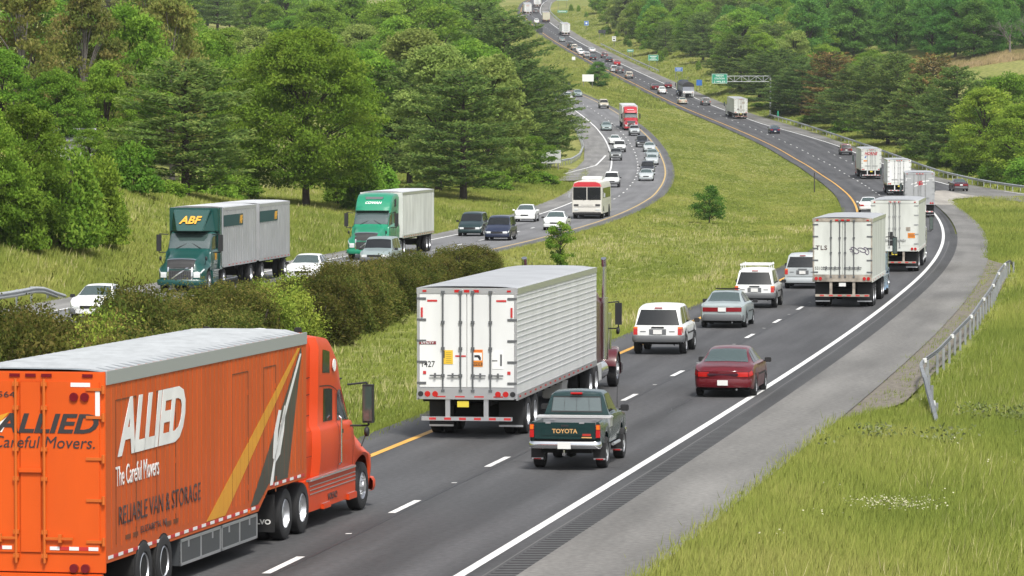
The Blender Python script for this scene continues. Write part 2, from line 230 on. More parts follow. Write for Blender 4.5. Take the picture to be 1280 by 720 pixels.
TREES = [('leafy', -25.95, 212.3, 7.56, 4.32), ('bigbush', -24.61, 214.3, 4.39, 3.57), ('leafy', -24.56, 217.3, 7.1, 4.83), ('bigbush', -23.33, 220.9, 5.58, 4.5), ('bigbush', -22.12, 228.8, 4.59, 3.56), ('bush', -22.0, 236.6, 2.47, 1.93), ('sapling', 2.86, 256.9, 2.81, 1.81), ('leafyl', -25.6, 262.0, 2.9, 2.91), ('bush', -23.03, 262.0, 3.01, 3.11), ('bush', -22.18, 280.0, 1.09, 2.59), ('bush', -24.79, 290.0, 1.0, 2.69), ('leafy', -35.53, 300.0, 8.5, 6.11), ('leafy', -31.64, 300.0, 7.81, 5.0), ('pine', -22.85, 302.5, 9.72, 10.08), ('leafy', -28.97, 310.0, 9.0, 5.17), ('bush', -22.9, 330.0, 2.75, 4.28), ('brownish', -37.25, 330.0, 15.02, 9.17), ('bush', -21.71, 345.0, 2.24, 3.83), ('oak', -16.53, 347.3, 14.42, 13.64), ('bush', -11.98, 350.0, 3.66, 3.89), ('brownish', -34.65, 350.0, 15.29, 8.43), ('bush', -14.32, 360.0, 2.86, 3.33), ('leafy', -31.98, 360.0, 14.81, 8.0), ('bush', -11.3, 370.0, 3.95, 3.84), ('shrubtree', 17.21, 376.2, 3.37, 3.2), ('brownish', -30.67, 390.0, 16.76, 8.67), ('leafy', -26.42, 420.0, 12.06, 8.56), ('brownish', -35.36, 420.0, 17.93, 10.11), ('pine', -4.81, 426.1, 12.79, 11.84), ('leafy', -31.92, 428.7, 13.77, 9.95), ('leafy', -30.53, 440.0, 13.78, 7.33), ('pale', -7.52, 441.2, 14.95, 10.62), ('pine', -11.08, 467.4, 13.32, 10.39), ('bush', -1.91, 470.0, 2.16, 4.0), ('leafy', -15.22, 470.0, 14.45, 9.57), ('pale', -2.46, 475.4, 14.69, 10.56), ('bush', 0.91, 492.0, 2.25, 4.56), ('leafy', -35.72, 497.8, 13.2, 9.92), ('bush', 3.23, 498.0, 1.48, 4.06), ('leafy', 1.85, 500.0, 5.58, 6.11), ('bush', 61.47, 515.0, 3.88, 5.72), ('pine', 0.96, 520.0, 13.91, 11.56), ('leafy', -57.25, 520.0, 14.65, 10.59), ('leafyl', 62.28, 530.0, 10.12, 9.81), ('bush', 60.95, 540.0, 2.94, 6.0), ('pine', 3.73, 560.0, 11.84, 10.37), ('pale', -12.43, 560.0, 16.75, 13.48), ('leafy', -39.17, 560.0, 11.31, 7.26), ('leafyl', 62.44, 570.0, 11.97, 11.61), ('bush', 60.65, 570.0, 2.77, 5.28), ('leafy', -56.61, 576.1, 11.76, 7.98), ('leafyl', 60.95, 583.0, 6.31, 6.91), ('leafy', 67.91, 590.0, 13.6, 9.83), ('leafy', -34.42, 600.0, 9.49, 8.89), ('pine', 62.35, 606.0, 14.32, 11.22), ('bush', 60.75, 608.0, 2.43, 5.18), ('bush', 60.17, 617.2, 2.22, 1.87), ('leafy', -5.74, 620.0, 15.71, 12.63), ('leafy', -40.15, 620.0, 7.47, 10.33), ('leafy', -22.01, 631.2, 11.84, 8.5), ('pine', 61.88, 637.0, 9.95, 9.44), ('pine', 5.92, 640.0, 11.81, 9.48), ('bush', 6.87, 640.0, 4.27, 4.03), ('leafy', -27.24, 640.0, 12.64, 10.67), ('pale', -37.77, 641.5, 12.06, 8.62), ('bush', 61.15, 648.0, 2.57, 6.0), ('leafy', -49.73, 648.4, 13.1, 9.22), ('leafy', -2.9, 652.0, 13.66, 10.98), ('pine', 62.1, 658.0, 12.64, 10.97), ('brownpine', 64.24, 660.0, 15.43, 10.27), ('leafy', -22.44, 671.4, 12.02, 9.26), ('pine', -9.1, 671.6, 13.92, 8.9), ('leafy', -17.62, 680.0, 16.47, 11.33), ('pine', 62.08, 696.0, 14.85, 12.89), ('pine', 77.19, 699.8, 9.84, 6.36), ('pine', -1.3, 700.0, 18.75, 16.85), ('leafy', -37.56, 700.0, 8.8, 10.37), ('pale', -24.61, 700.0, 13.6, 11.67), ('leafy', -45.98, 700.0, 9.19, 9.07), ('pine', 61.05, 702.0, 9.32, 10.4), ('leafyl', 77.9, 721.1, 8.67, 6.01), ('pine', 61.06, 730.0, 13.57, 12.84), ('leafy', -13.01, 740.0, 18.81, 16.44), ('leafy', 87.66, 740.0, 8.11, 6.47), ('leafy', -21.98, 750.4, 14.65, 10.61), ('bush', 58.91, 758.0, 2.29, 7.02), ('pine', -5.63, 760.0, 20.12, 19.7), ('pine', 60.27, 761.0, 11.56, 12.68), ('pine', 58.45, 780.0, 7.26, 10.11), ('brownpine', 58.84, 799.0, 13.15, 13.61), ('leafy', -23.69, 800.0, 17.17, 13.33), ('leafy', 64.02, 801.5, 10.8, 7.56), ('pine', 71.73, 805.1, 10.57, 8.24), ('bush', 56.89, 809.0, 1.7, 7.49), ('pine', 72.55, 814.4, 9.8, 6.47), ('bush', 56.97, 815.4, 2.55, 1.7), ('pine', 68.2, 817.5, 9.92, 7.49), ('leafy', -36.42, 820.0, 14.44, 12.15), ('pine', 73.76, 821.8, 10.27, 7.56), ('pine', 69.44, 824.2, 9.66, 6.32), ('pine', 74.0, 831.8, 9.59, 7.26), ('leafy', 67.13, 835.8, 10.2, 7.28), ('leafy', 71.38, 840.4, 9.78, 6.45), ('pine', 56.56, 842.0, 9.95, 14.03), ('pine', 69.78, 849.3, 9.0, 5.83), ('leafy', -18.87, 850.0, 19.48, 14.17), ('pine', 52.3, 850.0, 11.5, 5.6), ('bush', 52.2, 850.0, 2.6, 3.0), ('bush', 94.03, 851.7, 1.66, 1.16), ('bush', 54.39, 852.0, 1.69, 7.26), ('pine', 65.91, 859.5, 9.46, 7.21), ('leafy', -31.83, 860.0, 16.7, 14.33), ('leafy', 71.61, 860.0, 9.7, 8.6), ('pine', 60.52, 864.1, 9.6, 6.22), ('pine', 59.18, 876.2, 9.66, 6.57), ('pine', 54.49, 879.0, 11.76, 14.65), ('leafy', -44.78, 880.0, 9.39, 11.41), ('leafy', -6.51, 880.0, 21.63, 13.04), ('leafy', -89.16, 883.6, 12.23, 8.62), ('leafy', 59.44, 885.4, 9.51, 7.27), ('bush', 51.88, 890.0, 1.02, 6.59), ('leafy', -50.79, 900.0, 10.75, 8.33), ('leafy', -13.32, 900.0, 22.01, 15.0), ('pine', 52.54, 916.0, 9.27, 15.27), ('leafy', -106.35, 918.2, 16.9, 11.23), ('bare', 106.46, 925.0, 10.64, 10.28), ('brownish', -86.68, 927.8, 15.07, 12.57), ('dark', 99.43, 928.2, 13.03, 11.04), ('leafy', 67.11, 930.0, 8.92, 10.33), ('bare', 111.0, 930.0, 12.98, 10.33), ('dark', 103.81, 932.8, 12.26, 7.75), ('pale', 61.41, 936.2, 12.67, 8.35), ('dark', 106.55, 940.3, 12.21, 9.74), ('dark', 97.08, 948.2, 15.1, 11.42), ('dark', 113.18, 948.9, 13.68, 8.84), ('leafy', -82.89, 950.7, 16.71, 11.61), ('leafy', 55.06, 953.0, 12.7, 8.84), ('pine', 50.47, 957.0, 12.53, 15.95), ('dark', 113.74, 958.7, 14.31, 10.75), ('pale', 59.15, 959.6, 10.11, 7.65), ('dark', 101.86, 965.4, 14.44, 10.31), ('leafy', 61.85, 965.7, 11.27, 7.01), ('leafy', -102.96, 968.4, 16.13, 12.43), ('dark', 93.94, 968.7, 12.97, 8.25), ('bush', 49.8, 974.6, 2.68, 2.19), ('dark', 95.89, 977.7, 16.05, 12.97), ('pine', 58.94, 980.0, 12.83, 14.52), ('dark', 108.69, 982.1, 12.63, 9.78), ('dark', 87.67, 989.0, 13.71, 9.95), ('pale', 62.31, 989.1, 12.81, 8.61), ('dark', 67.79, 990.3, 16.34, 11.82), ('dark', 94.7, 990.4, 13.51, 10.1), ('leafy', 66.62, 1000.0, 12.74, 16.67), ('dark', 20.02, 1002.0, 6.02, 5.57), ('dark', 96.12, 1002.9, 16.62, 10.44), ('dark', 79.39, 1008.1, 16.56, 12.15), ('dark', 69.65, 1011.2, 15.06, 11.44), ('dark', 87.7, 1013.0, 13.06, 9.57), ('leafy', 57.7, 1017.1, 11.15, 8.04), ('dark', 81.98, 1024.5, 12.41, 10.31), ('dark', 70.06, 1026.3, 14.75, 11.62), ('brownish', -106.86, 1031.1, 16.27, 12.87), ('dark', 95.45, 1033.0, 13.53, 9.94), ('leafy', 51.55, 1034.2, 10.06, 8.14), ('dark', 78.49, 1034.5, 12.47, 9.25), ('dark', 72.86, 1037.5, 14.53, 9.15), ('leafy', 55.81, 1040.0, 14.7, 15.41), ('dark', 87.46, 1040.8, 15.81, 11.03), ('dark', 81.45, 1045.4, 15.03, 12.51), ('leafy', 68.04, 1052.7, 11.81, 9.02), ('dark', 77.67, 1059.8, 16.18, 13.65), ('pale', 68.96, 1061.7, 12.15, 7.86), ('bush', 46.21, 1070.7, 2.32, 1.51), ('leafy', 68.79, 1071.7, 12.64, 8.36), ('pale', 54.12, 1082.5, 12.04, 10.0), ('pine', 52.15, 1088.7, 10.77, 8.92), ('dark', 67.27, 1091.5, 10.88, 7.16), ('dark', 62.16, 1093.5, 12.65, 9.4), ('leafy', 68.25, 1099.5, 13.23, 11.01), ('pine', -75.08, 1103.3, 15.3, 11.89), ('pine', 48.74, 1103.5, 12.81, 10.3), ('leafy', -57.94, 1111.7, 15.71, 12.67), ('dark', 70.93, 1111.9, 14.42, 11.18), ('leafy', 61.46, 1117.2, 11.16, 8.56), ('leafy', -116.71, 1121.8, 13.66, 9.46), ('leafy', -49.42, 1126.4, 14.7, 11.78), ('dark', 56.76, 1133.6, 12.13, 8.37), ('pine', 64.81, 1136.4, 11.17, 8.23), ('pine', 48.86, 1139.2, 10.92, 8.55), ('leafy', -83.66, 1139.3, 12.55, 10.16), ('bush', 39.19, 1144.4, 3.0, 2.29), ('leafy', 47.42, 1145.9, 11.63, 9.4), ('pine', 54.91, 1148.7, 11.67, 9.56), ('bush', 41.18, 1160.8, 2.5, 1.6), ('pine', 62.89, 1161.3, 10.97, 7.38), ('leafy', -70.54, 1161.9, 10.69, 7.74), ('pine', -85.11, 1167.0, 15.92, 12.66), ('pine', 41.57, 1171.3, 9.07, 7.61), ('leafy', -83.21, 1179.1, 12.84, 8.72), ('pine', 78.35, 1179.1, 10.52, 8.9), ('bush', 45.04, 1184.3, 2.71, 2.06), ('leafy', 53.38, 1185.1, 11.79, 9.62), ('dark', 49.85, 1190.2, 9.55, 7.94), ('leafy', 67.56, 1192.0, 10.62, 8.61), ('leafy', 39.94, 1192.9, 13.32, 10.98), ('pine', 57.41, 1196.3, 12.56, 8.3), ('leafy', 63.68, 1197.4, 13.52, 10.31), ('leafy', -73.87, 1198.4, 11.83, 9.55), ('leafy', -84.67, 1204.9, 13.26, 8.59), ('leafy', 47.16, 1208.6, 11.22, 8.84), ('dark', 75.6, 1216.9, 9.28, 7.83), ('pale', 56.83, 1225.4, 11.05, 8.95), ('bush', 37.34, 1225.6, 2.79, 2.28), ('leafy', 50.67, 1225.8, 13.74, 10.17), ('leafy', -80.24, 1229.3, 12.58, 8.73), ('leafy', -67.13, 1230.6, 15.44, 12.95), ('dark', 40.51, 1231.0, 13.89, 8.81), ('leafy', -97.71, 1246.7, 13.78, 10.11), ('leafy', 38.64, 1250.4, 9.24, 6.64), ('bush', 34.15, 1256.0, 2.1, 1.67), ('leafy', 37.13, 1267.1, 12.8, 9.65), ('leafy', 75.28, 1271.5, 10.7, 7.76), ('pine', 58.2, 1273.3, 9.48, 7.75), ('bush', 33.79, 1278.2, 2.56, 1.91), ('pine', 46.88, 1285.0, 10.2, 7.59), ('leafy', 51.21, 1294.7, 11.06, 8.38), ('pale', 34.38, 1307.5, 9.23, 5.82), ('pale', 49.86, 1329.4, 9.24, 6.11), ('bush', 32.43, 1342.5, 1.9, 1.51), ('pine', 48.26, 1350.6, 13.62, 9.75), ('pale', 66.15, 1355.6, 10.93, 8.32), ('leafy', 42.21, 1355.7, 9.7, 8.14), ('leafy', -50.74, 1359.1, 15.53, 12.11), ('pale', 35.38, 1362.0, 12.98, 10.7), ('bush', 30.14, 1366.4, 2.98, 2.44), ('pale', 34.81, 1369.6, 13.57, 9.73), ('bush', 29.03, 1371.6, 2.46, 1.79), ('leafy', -68.65, 1388.1, 12.96, 9.78), ('leafy', 40.06, 1394.3, 9.76, 6.73), ('leafy', 31.69, 1444.3, 8.64, 7.0), ('pine', 45.4, 1448.3, 11.82, 9.82), ('leafy', 61.43, 1450.6, 11.63, 8.59), ('bush', 26.08, 1517.9, 1.87, 1.38), ('leafy', 30.95, 1529.2, 13.04, 9.49), ('bush', 24.12, 1572.5, 2.45, 1.55), ('leafy', -19.16, 1573.0, 14.0, 10.64), ('bush', 21.67, 1584.2, 2.57, 1.98), ('leafy', -9.44, 1606.0, 9.94, 6.51)]
HEDGE = [(-5.4, 199.6, 2.16, 2.56), (-15.16, 134.9, 2.92, 3.16), (-10.92, 126.3, 2.61, 3.56), (-12.37, 158.7, 2.36, 2.2), (-11.39, 147.2, 2.5, 3.5), (-4.69, 209.6, 2.42, 2.57), (-9.64, 138.0, 2.69, 2.62), (-11.84, 121.4, 3.45, 2.3), (-10.05, 152.5, 2.46, 3.89), (-14.1, 140.7, 2.22, 2.32), (-8.65, 160.8, 2.37, 2.45), (-6.26, 210.3, 1.92, 2.53), (-15.92, 129.9, 3.21, 3.32), (-1.59, 244.6, 1.38, 2.29), (-14.52, 132.8, 2.92, 3.44), (-3.63, 224.2, 1.63, 2.06), (-10.79, 170.3, 1.85, 2.75), (-9.84, 168.3, 2.3, 3.47), (-12.45, 119.3, 3.31, 3.52), (-8.94, 133.3, 2.25, 3.77), (-11.67, 131.6, 3.69, 3.07), (-5.25, 204.9, 2.08, 3.07), (-8.81, 189.6, 1.94, 3.86), (-12.18, 154.6, 2.43, 2.63), (-13.06, 143.4, 2.47, 2.39), (-13.58, 153.7, 2.58, 2.99), (-9.23, 127.9, 2.67, 2.76), (-7.28, 190.2, 2.47, 2.03), (-11.39, 137.0, 2.25, 2.13), (-10.04, 149.7, 2.23, 3.2), (-9.35, 182.9, 1.75, 3.52), (-4.89, 212.3, 2.05, 3.5), (-8.38, 184.8, 1.74, 3.47), (-11.84, 129.3, 3.22, 3.33), (-10.49, 155.9, 2.49, 2.09), (-7.39, 200.0, 1.99, 2.76), (-11.49, 151.8, 2.39, 3.79), (-12.43, 162.0, 2.43, 3.64), (-12.76, 133.8, 2.75, 2.77), (-2.41, 239.3, 1.56, 3.63), (-8.4, 176.9, 2.58, 2.99), (-13.9, 136.6, 2.55, 2.92), (-3.13, 230.5, 1.91, 3.1), (-10.73, 142.2, 2.36, 3.56), (-4.71, 220.5, 1.65, 2.91), (-14.21, 119.4, 3.36, 2.21), (-12.95, 149.1, 2.25, 3.81), (-10.1, 160.2, 2.47, 3.74), (-9.16, 186.8, 1.38, 2.16), (-7.12, 194.4, 2.17, 3.17), (-7.01, 179.6, 2.21, 3.58), (-13.95, 128.4, 3.17, 2.32), (-10.7, 118.2, 3.56, 2.82), (-8.48, 193.2, 2.08, 3.68), (-8.54, 165.8, 2.42, 2.46), (-9.22, 180.2, 2.21, 3.04), (-11.05, 173.2, 2.09, 2.82), (-13.37, 145.8, 2.07, 3.49), (-16.42, 133.5, 3.02, 2.46), (-8.77, 173.8, 1.96, 2.49), (-9.69, 144.8, 2.34, 2.27), (-12.52, 125.7, 3.14, 3.48), (-11.69, 167.5, 2.4, 2.44), (-6.52, 197.3, 2.02, 2.53), (-9.27, 123.3, 2.35, 3.86), (-14.32, 123.2, 3.22, 2.35), (-10.16, 135.1, 2.78, 2.38), (-6.5, 185.0, 2.2, 3.23), (-9.84, 163.6, 2.21, 2.52), (-5.98, 192.3, 2.53, 2.03), (-13.14, 151.4, 2.75, 2.02), (-5.45, 202.4, 1.94, 3.13), (-5.01, 215.5, 1.49, 3.17), (-9.56, 120.1, 2.63, 2.75), (-14.86, 144.4, 1.88, 3.9), (-15.23, 126.0, 3.33, 3.75), (-6.92, 177.3, 2.69, 2.52), (-11.55, 144.6, 2.23, 2.3), (-15.74, 137.6, 2.45, 2.98), (-4.82, 218.0, 1.92, 2.97), (-7.83, 171.8, 2.13, 2.6), (-9.63, 140.3, 2.74, 3.02), (-9.68, 157.9, 2.74, 2.63), (-6.73, 206.3, 1.85, 3.56), (-13.41, 156.2, 1.68, 2.26), (-9.12, 117.6, 2.65, 3.84), (-10.37, 130.3, 2.69, 2.5), (-14.85, 117.1, 3.48, 2.15), (-1.49, 247.3, 1.0, 2.01), (-10.09, 176.0, 2.05, 2.22), (-8.09, 169.0, 2.26, 3.76), (-2.42, 235.9, 1.34, 3.3), (-7.28, 174.1, 2.85, 2.91), (-6.88, 182.8, 2.85, 3.28), (-4.01, 226.8, 1.33, 2.2), (-11.65, 164.6, 2.26, 3.34), (-6.46, 187.4, 2.04, 3.87), (-12.16, 138.9, 3.65, 2.28), (-1.96, 241.5, 1.59, 2.51), (-11.22, 123.6, 3.33, 3.52), (-7.04, 202.8, 1.6, 3.3), (-8.82, 130.2, 2.34, 2.2), (-13.33, 121.3, 3.55, 3.41), (-10.41, 178.7, 2.05, 3.37), (-14.42, 148.4, 1.73, 3.05), (-5.12, 207.4, 2.28, 3.14), (-13.07, 130.5, 2.92, 3.88), (-2.75, 233.6, 1.83, 3.53), (-8.52, 125.8, 2.47, 3.65), (-7.96, 196.9, 2.27, 2.7), (-12.52, 141.3, 3.47, 3.04), (-9.42, 171.3, 2.18, 2.77), (-10.45, 166.0, 2.41, 2.92), (-5.64, 195.3, 2.55, 3.12), (-15.54, 140.0, 2.48, 2.93), (-15.18, 121.3, 3.4, 2.49), (-9.91, 147.2, 2.64, 2.4), (-8.36, 163.1, 2.47, 3.03)]
RAIL_RIGHT = [(11.33, 115.83), (11.88, 124.53), (12.71, 135.16), (13.93, 141.98), (15.93, 155.39), (17.88, 168.31), (19.37, 179.2), (21.57, 194.93), (24.56, 218.3), (26.43, 231.89), (27.8, 239.67)]
RAIL_LEFT = [(-23.03, 185.43), (-22.33, 188.21), (-21.74, 192.27), (-21.34, 198.47), (-20.71, 200.92)]
RAIL_EXIT = [(4.62, 554.63), (6.01, 564.8), (8.12, 584.97), (9.77, 613.62), (10.69, 641.44), (10.96, 676.89), (10.8, 703.19)]
SPOTS = {'cantilever': (51.4, 860, 9.15), 'blue1': (40.55, 1051.4, 18.11), 'blue2': (42.65, 985, 14.53), 'green1': (36.77, 1126.3, 21.83), 'green2': (32.69, 1194.4, 25.08), 'white1': (29.91, 1268.7, 28.93), 'brown': (28.13, 1352.2, 33.53), 'blue3': (24.58, 1429.7, 37.62), 'greenbig': (18.77, 1610, 49.15), 'greenlow': (18.19, 1560, 45.52), 'meddark': (8.77, 1374.1, 33.69), 'medboard': (17.29, 984.1, 15.39), 'medsmall': (16.79, 1179.1, 23.77), 'marker': (51.35, 834.6, 7.99), 'post': (35.27, 503.9, -0.28), 'signback': (5.01, 552.0, 1.76), 'shed': (-30.25, 300, 3.88), 'barrier': (4.87, 1551.0, 44.4), 'pole_small': (16.57, 942.8, 14.4)}
# ------------------------------------------------------------------ materials of the setting
def ground_mat():
    m = bpy.data.materials.new('grass_ground'); m.use_nodes = True; nt = m.node_tree; b = nt.nodes['Principled BSDF']
    b.inputs['Roughness'].default_value = .9; b.inputs['Specular IOR Level'].default_value = .15
    tc = nt.nodes.new('ShaderNodeTexCoord')
    def noise(sc, det=5, st=None):
        n = nt.nodes.new('ShaderNodeTexNoise'); n.inputs['Scale'].default_value = sc; n.inputs['Detail'].default_value = det
        if st:
            mp = nt.nodes.new('ShaderNodeMapping'); mp.inputs['Scale'].default_value = st
            nt.links.new(tc.outputs['Object'], mp.inputs['Vector']); nt.links.new(mp.outputs['Vector'], n.inputs['Vector'])
        else: nt.links.new(tc.outputs['Object'], n.inputs['Vector'])
        return n
    def ramp(n, stops):
        r = nt.nodes.new('ShaderNodeValToRGB'); e = r.color_ramp.elements
        e[0].position, e[0].color = stops[0][0], (*stops[0][1], 1); e[1].position, e[1].color = stops[-1][0], (*stops[-1][1], 1)
        for p, c in stops[1:-1]:
            k = e.new(p); k.color = (*c, 1)
        nt.links.new(n.outputs['Fac'], r.inputs['Fac']); return r
    a = ramp(noise(.07, 6, (1, .35, 1)), [(.3, (.16,.185,.047)), (.5, (.205,.226,.063)), (.7, (.27,.26,.095))])
    c = ramp(noise(1.3, 6, (1, .5, 1)), [(.3, (.55,.6,.5)), (.7, (1.2,1.15,1.1))])
    mx = nt.nodes.new('ShaderNodeMix'); mx.data_type = 'RGBA'; mx.blend_type = 'MULTIPLY'; mx.inputs['Factor'].default_value = 1
    nt.links.new(a.outputs['Color'], mx.inputs['A']); nt.links.new(c.outputs['Color'], mx.inputs['B'])
    nt.links.new(mx.outputs['Result'], b.inputs['Base Color'])
    return m
def asphalt_mat(name, base, var=.18, streak=.16, rumble=False, patch=.0, warm=(1, 1, 1), tracks=0.):
    """u = metres across, v = metres along"""
    m = bpy.data.materials.new(name); m.use_nodes = True; nt = m.node_tree; b = nt.nodes['Principled BSDF']
    b.inputs['Roughness'].default_value = .75; b.inputs['Specular IOR Level'].default_value = .3
    uv = nt.nodes.new('ShaderNodeUVMap'); uv.uv_map = 'UVMap'
    def nz(sc, det, stretch):
        mp = nt.nodes.new('ShaderNodeMapping'); mp.inputs['Scale'].default_value = stretch
        nt.links.new(uv.outputs['UV'], mp.inputs['Vector'])
        n = nt.nodes.new('ShaderNodeTexNoise'); n.inputs['Scale'].default_value = sc; n.inputs['Detail'].default_value = det
        nt.links.new(mp.outputs['Vector'], n.inputs['Vector']); return n.outputs['Fac']
    def rng(s, lo, hi, a=.3, c=.7):
        r = nt.nodes.new('ShaderNodeMapRange'); r.inputs['From Min'].default_value = a; r.inputs['From Max'].default_value = c
        r.inputs['To Min'].default_value = lo; r.inputs['To Max'].default_value = hi
        nt.links.new(s, r.inputs['Value']); return r.outputs['Result']
    def mul(a, c):
        k = nt.nodes.new('ShaderNodeMath'); k.operation = 'MULTIPLY'; nt.links.new(a, k.inputs[0]); nt.links.new(c, k.inputs[1]); return k.outputs[0]
    f = mul(rng(nz(7., 4, (1, 1, 1)), 1-var, 1+var), rng(nz(1.2, 5, (1, .035, 1)), 1-streak, 1+streak))
    f = mul(f, rng(nz(.16, 3, (1, .5, 1)), .87, 1.13))
    if tracks:
        sx = nt.nodes.new('ShaderNodeSeparateXYZ'); nt.links.new(uv.outputs['UV'], sx.inputs[0])
        k = nt.nodes.new('ShaderNodeMath'); k.operation = 'MULTIPLY'; k.inputs[1].default_value = 2*math.pi/1.76
        nt.links.new(sx.outputs['X'], k.inputs[0])
        c = nt.nodes.new('ShaderNodeMath'); c.operation = 'COSINE'; nt.links.new(k.outputs[0], c.inputs[0])
        f = mul(f, rng(c.outputs[0], 1-tracks, 1+tracks, -1, 1))
    if patch:
        f = mul(f, rng(nz(.5, 6, (1, .12, 1)), 1-patch, 1+patch*.5, .35, .65))
    if rumble:
        sx = nt.nodes.new('ShaderNodeSeparateXYZ'); nt.links.new(uv.outputs['UV'], sx.inputs[0])
        k = nt.nodes.new('ShaderNodeMath'); k.operation = 'MULTIPLY'; k.inputs[1].default_value = 2*math.pi/.46
        nt.links.new(sx.outputs['Y'], k.inputs[0])
        s = nt.nodes.new('ShaderNodeMath'); s.operation = 'SINE'; nt.links.new(k.outputs[0], s.inputs[0])
        f = mul(f, rng(s.outputs[0], .3, 1.6, -.5, .5))
    mx = nt.nodes.new('ShaderNodeMix'); mx.data_type = 'RGBA'; mx.blend_type = 'MULTIPLY'; mx.inputs['Factor'].default_value = 1
    mx.inputs['A'].default_value = (base*warm[0], base*warm[1], base*warm[2], 1)
    nt.links.new(f, mx.inputs['B']); nt.links.new(mx.outputs['Result'], b.inputs['Base Color'])
    return m
M_GROUND = ground_mat()
M_ASPH = asphalt_mat('dark_asphalt', .067, var=.22, streak=.24, tracks=.12, patch=.12, warm=(1, 1, 1.03))
M_ASPH_D = asphalt_mat('fresh_asphalt_strip', .042, patch=.3)
M_RUMBLE = asphalt_mat('rumble_strip', .052, rumble=True)
M_SHOULD = asphalt_mat('concrete_shoulder', .162, var=.22, streak=.08, patch=.25, warm=(1, .97, .905))
M_SB = asphalt_mat('worn_grey_asphalt', .15, tracks=.06, patch=.1, warm=(1, 1, 1.02))
M_SB_SH = asphalt_mat('pale_shoulder', .2, patch=.25, warm=(1, .98, .94))
M_MEDSH = asphalt_mat('weathered_asphalt', .098, patch=.2)
M_TAN = asphalt_mat('tan_concrete', .33, patch=.2, warm=(1, .93, .82))
M_WHITE_LINE = mat('white_road_paint', (.72,.72,.70), .6, noise=.2, nscale=2)
M_YELLOW_LINE2 = mat('worn_yellow_road_paint', (.52,.36,.13), .6, noise=.25, nscale=2)
M_YELLOW_LINE = mat('yellow_road_paint', (.64,.34,.05), .6, noise=.2, nscale=2)
M_GRAVEL = mat('gravel', (.17,.15,.12), .95, noise=.5, nscale=5, bump=.6)

# ------------------------------------------------------------------ ground: one sheet
def d_samples(a, b):
    out = [a]
    while out[-1] < b: out.append(out[-1]+max(1.6, out[-1]*.0115))
    return np.array(out)
GD = d_samples(45, 2150)
def make_ground():
    n_l, n_m, n_r = 46, 18, 44
    rows = []
    for d in GD:
        a, b, c, e = float(sb_left(d)), float(XS(d)+1.25), float(XN(d)-1.5), float(nb_right(d))
        b = min(b, c-1) if b > c-1 else b
        left = a-(np.linspace(1, 0, n_l, endpoint=False)**2.6)*(420+a)
        p1 = np.linspace(a, b, 4, endpoint=False)
        med = np.linspace(b, c, n_m, endpoint=False)
        p2 = np.linspace(c, e, 5, endpoint=False)
        right = e+(np.linspace(0, 1, n_r)**2.6)*(420-e)
        xs = np.concatenate([left, p1, med, p2, right])
        rows.append(np.stack([xs, np.full_like(xs, d), T(xs, d)-.09], 1))
    g = np.array(rows); nr, nc = g.shape[:2]
    me = bpy.data.meshes.new('ground')
    i = np.arange(nr*nc).reshape(nr, nc)
    q = np.stack([i[:-1, :-1], i[:-1, 1:], i[1:, 1:], i[1:, :-1]], -1).reshape(-1, 4)
    me.from_pydata(g.reshape(-1, 3), [], q.tolist())
    me.polygons.foreach_set('use_smooth', [True]*len(me.polygons))
    me.materials.append(M_GROUND)
    tag(put('ground', me), kind='structure')
make_ground()

# ------------------------------------------------------------------ road ribbons and paint
def ribbon(name, ds, xl, xr, zf, m, parent=None, up=0., nc=3, u0=None):
    ds = np.asarray(ds, float); L = np.array([float(xl(d)) for d in ds]); Rr = np.array([float(xr(d)) for d in ds])
    vs = []; uv = []
    ref = np.array([float((u0 or xl)(d)) for d in ds])
    arc = np.concatenate([[0], np.cumsum(np.hypot(np.diff(ds), np.diff(L)))])+ds[0]
    for k, d in enumerate(ds):
        xs = np.linspace(L[k], Rr[k], nc)
        z = np.broadcast_to(zf(xs, d), xs.shape)+up
        for x, zz in zip(xs, z):
            vs.append((x, d, zz)); uv.append((x-ref[k], arc[k]))
    fs = [(i*nc+j, i*nc+j+1, (i+1)*nc+j+1, (i+1)*nc+j) for i in range(len(ds)-1) for j in range(nc-1)]
    me = bpy.data.meshes.new(name); me.from_pydata(vs, [], fs); me.materials.append(m)
    ul = me.uv_layers.new(name='UVMap')
    li = np.empty(len(me.loops), int); me.loops.foreach_get('vertex_index', li)
    ul.data.foreach_set('uv', np.array(uv)[li].ravel())
    me.polygons.foreach_set('use_smooth', [True]*len(me.polygons))
    return put(name, me, parent)
off = lambda f, o: (lambda d: float(f(d))+o)
DN = d_samples(46, 1900)
DS = d_samples(46, 1130)
road_n = tag(ribbon('northbound_road', DN, off(XN, -1.5), lambda d: float(XN(d)+W2(d)+.42) if d > 500 else float(XN(d)+7.5), nb_z, M_ASPH, u0=off(XN, -.88), nc=5), kind='structure')
lo_dark = lambda d: float(XN(d)+7.5)
ribbon('rumble_strip', d_samples(60, 320), lo_dark, off(XN, 8.02), nb_z, M_RUMBLE, road_n)
ribbon('patched_strip', d_samples(320, 500), lo_dark, off(XN, 7.9), nb_z, M_ASPH_D, road_n)
tag(ribbon('northbound_shoulder', d_samples(60, 470), off(XN, 8.02), lambda d: float(nb_right(d)), nb_z, M_SHOULD, nc=4), kind='structure')
tag(ribbon('far_shoulder', d_samples(500, 1700), lambda d: float(XN(d)+W2(d)+.42), lambda d: max(float(nb_right(d)), float(XN(d)+W2(d)+1.5)), nb_z, M_SHOULD), kind='structure')
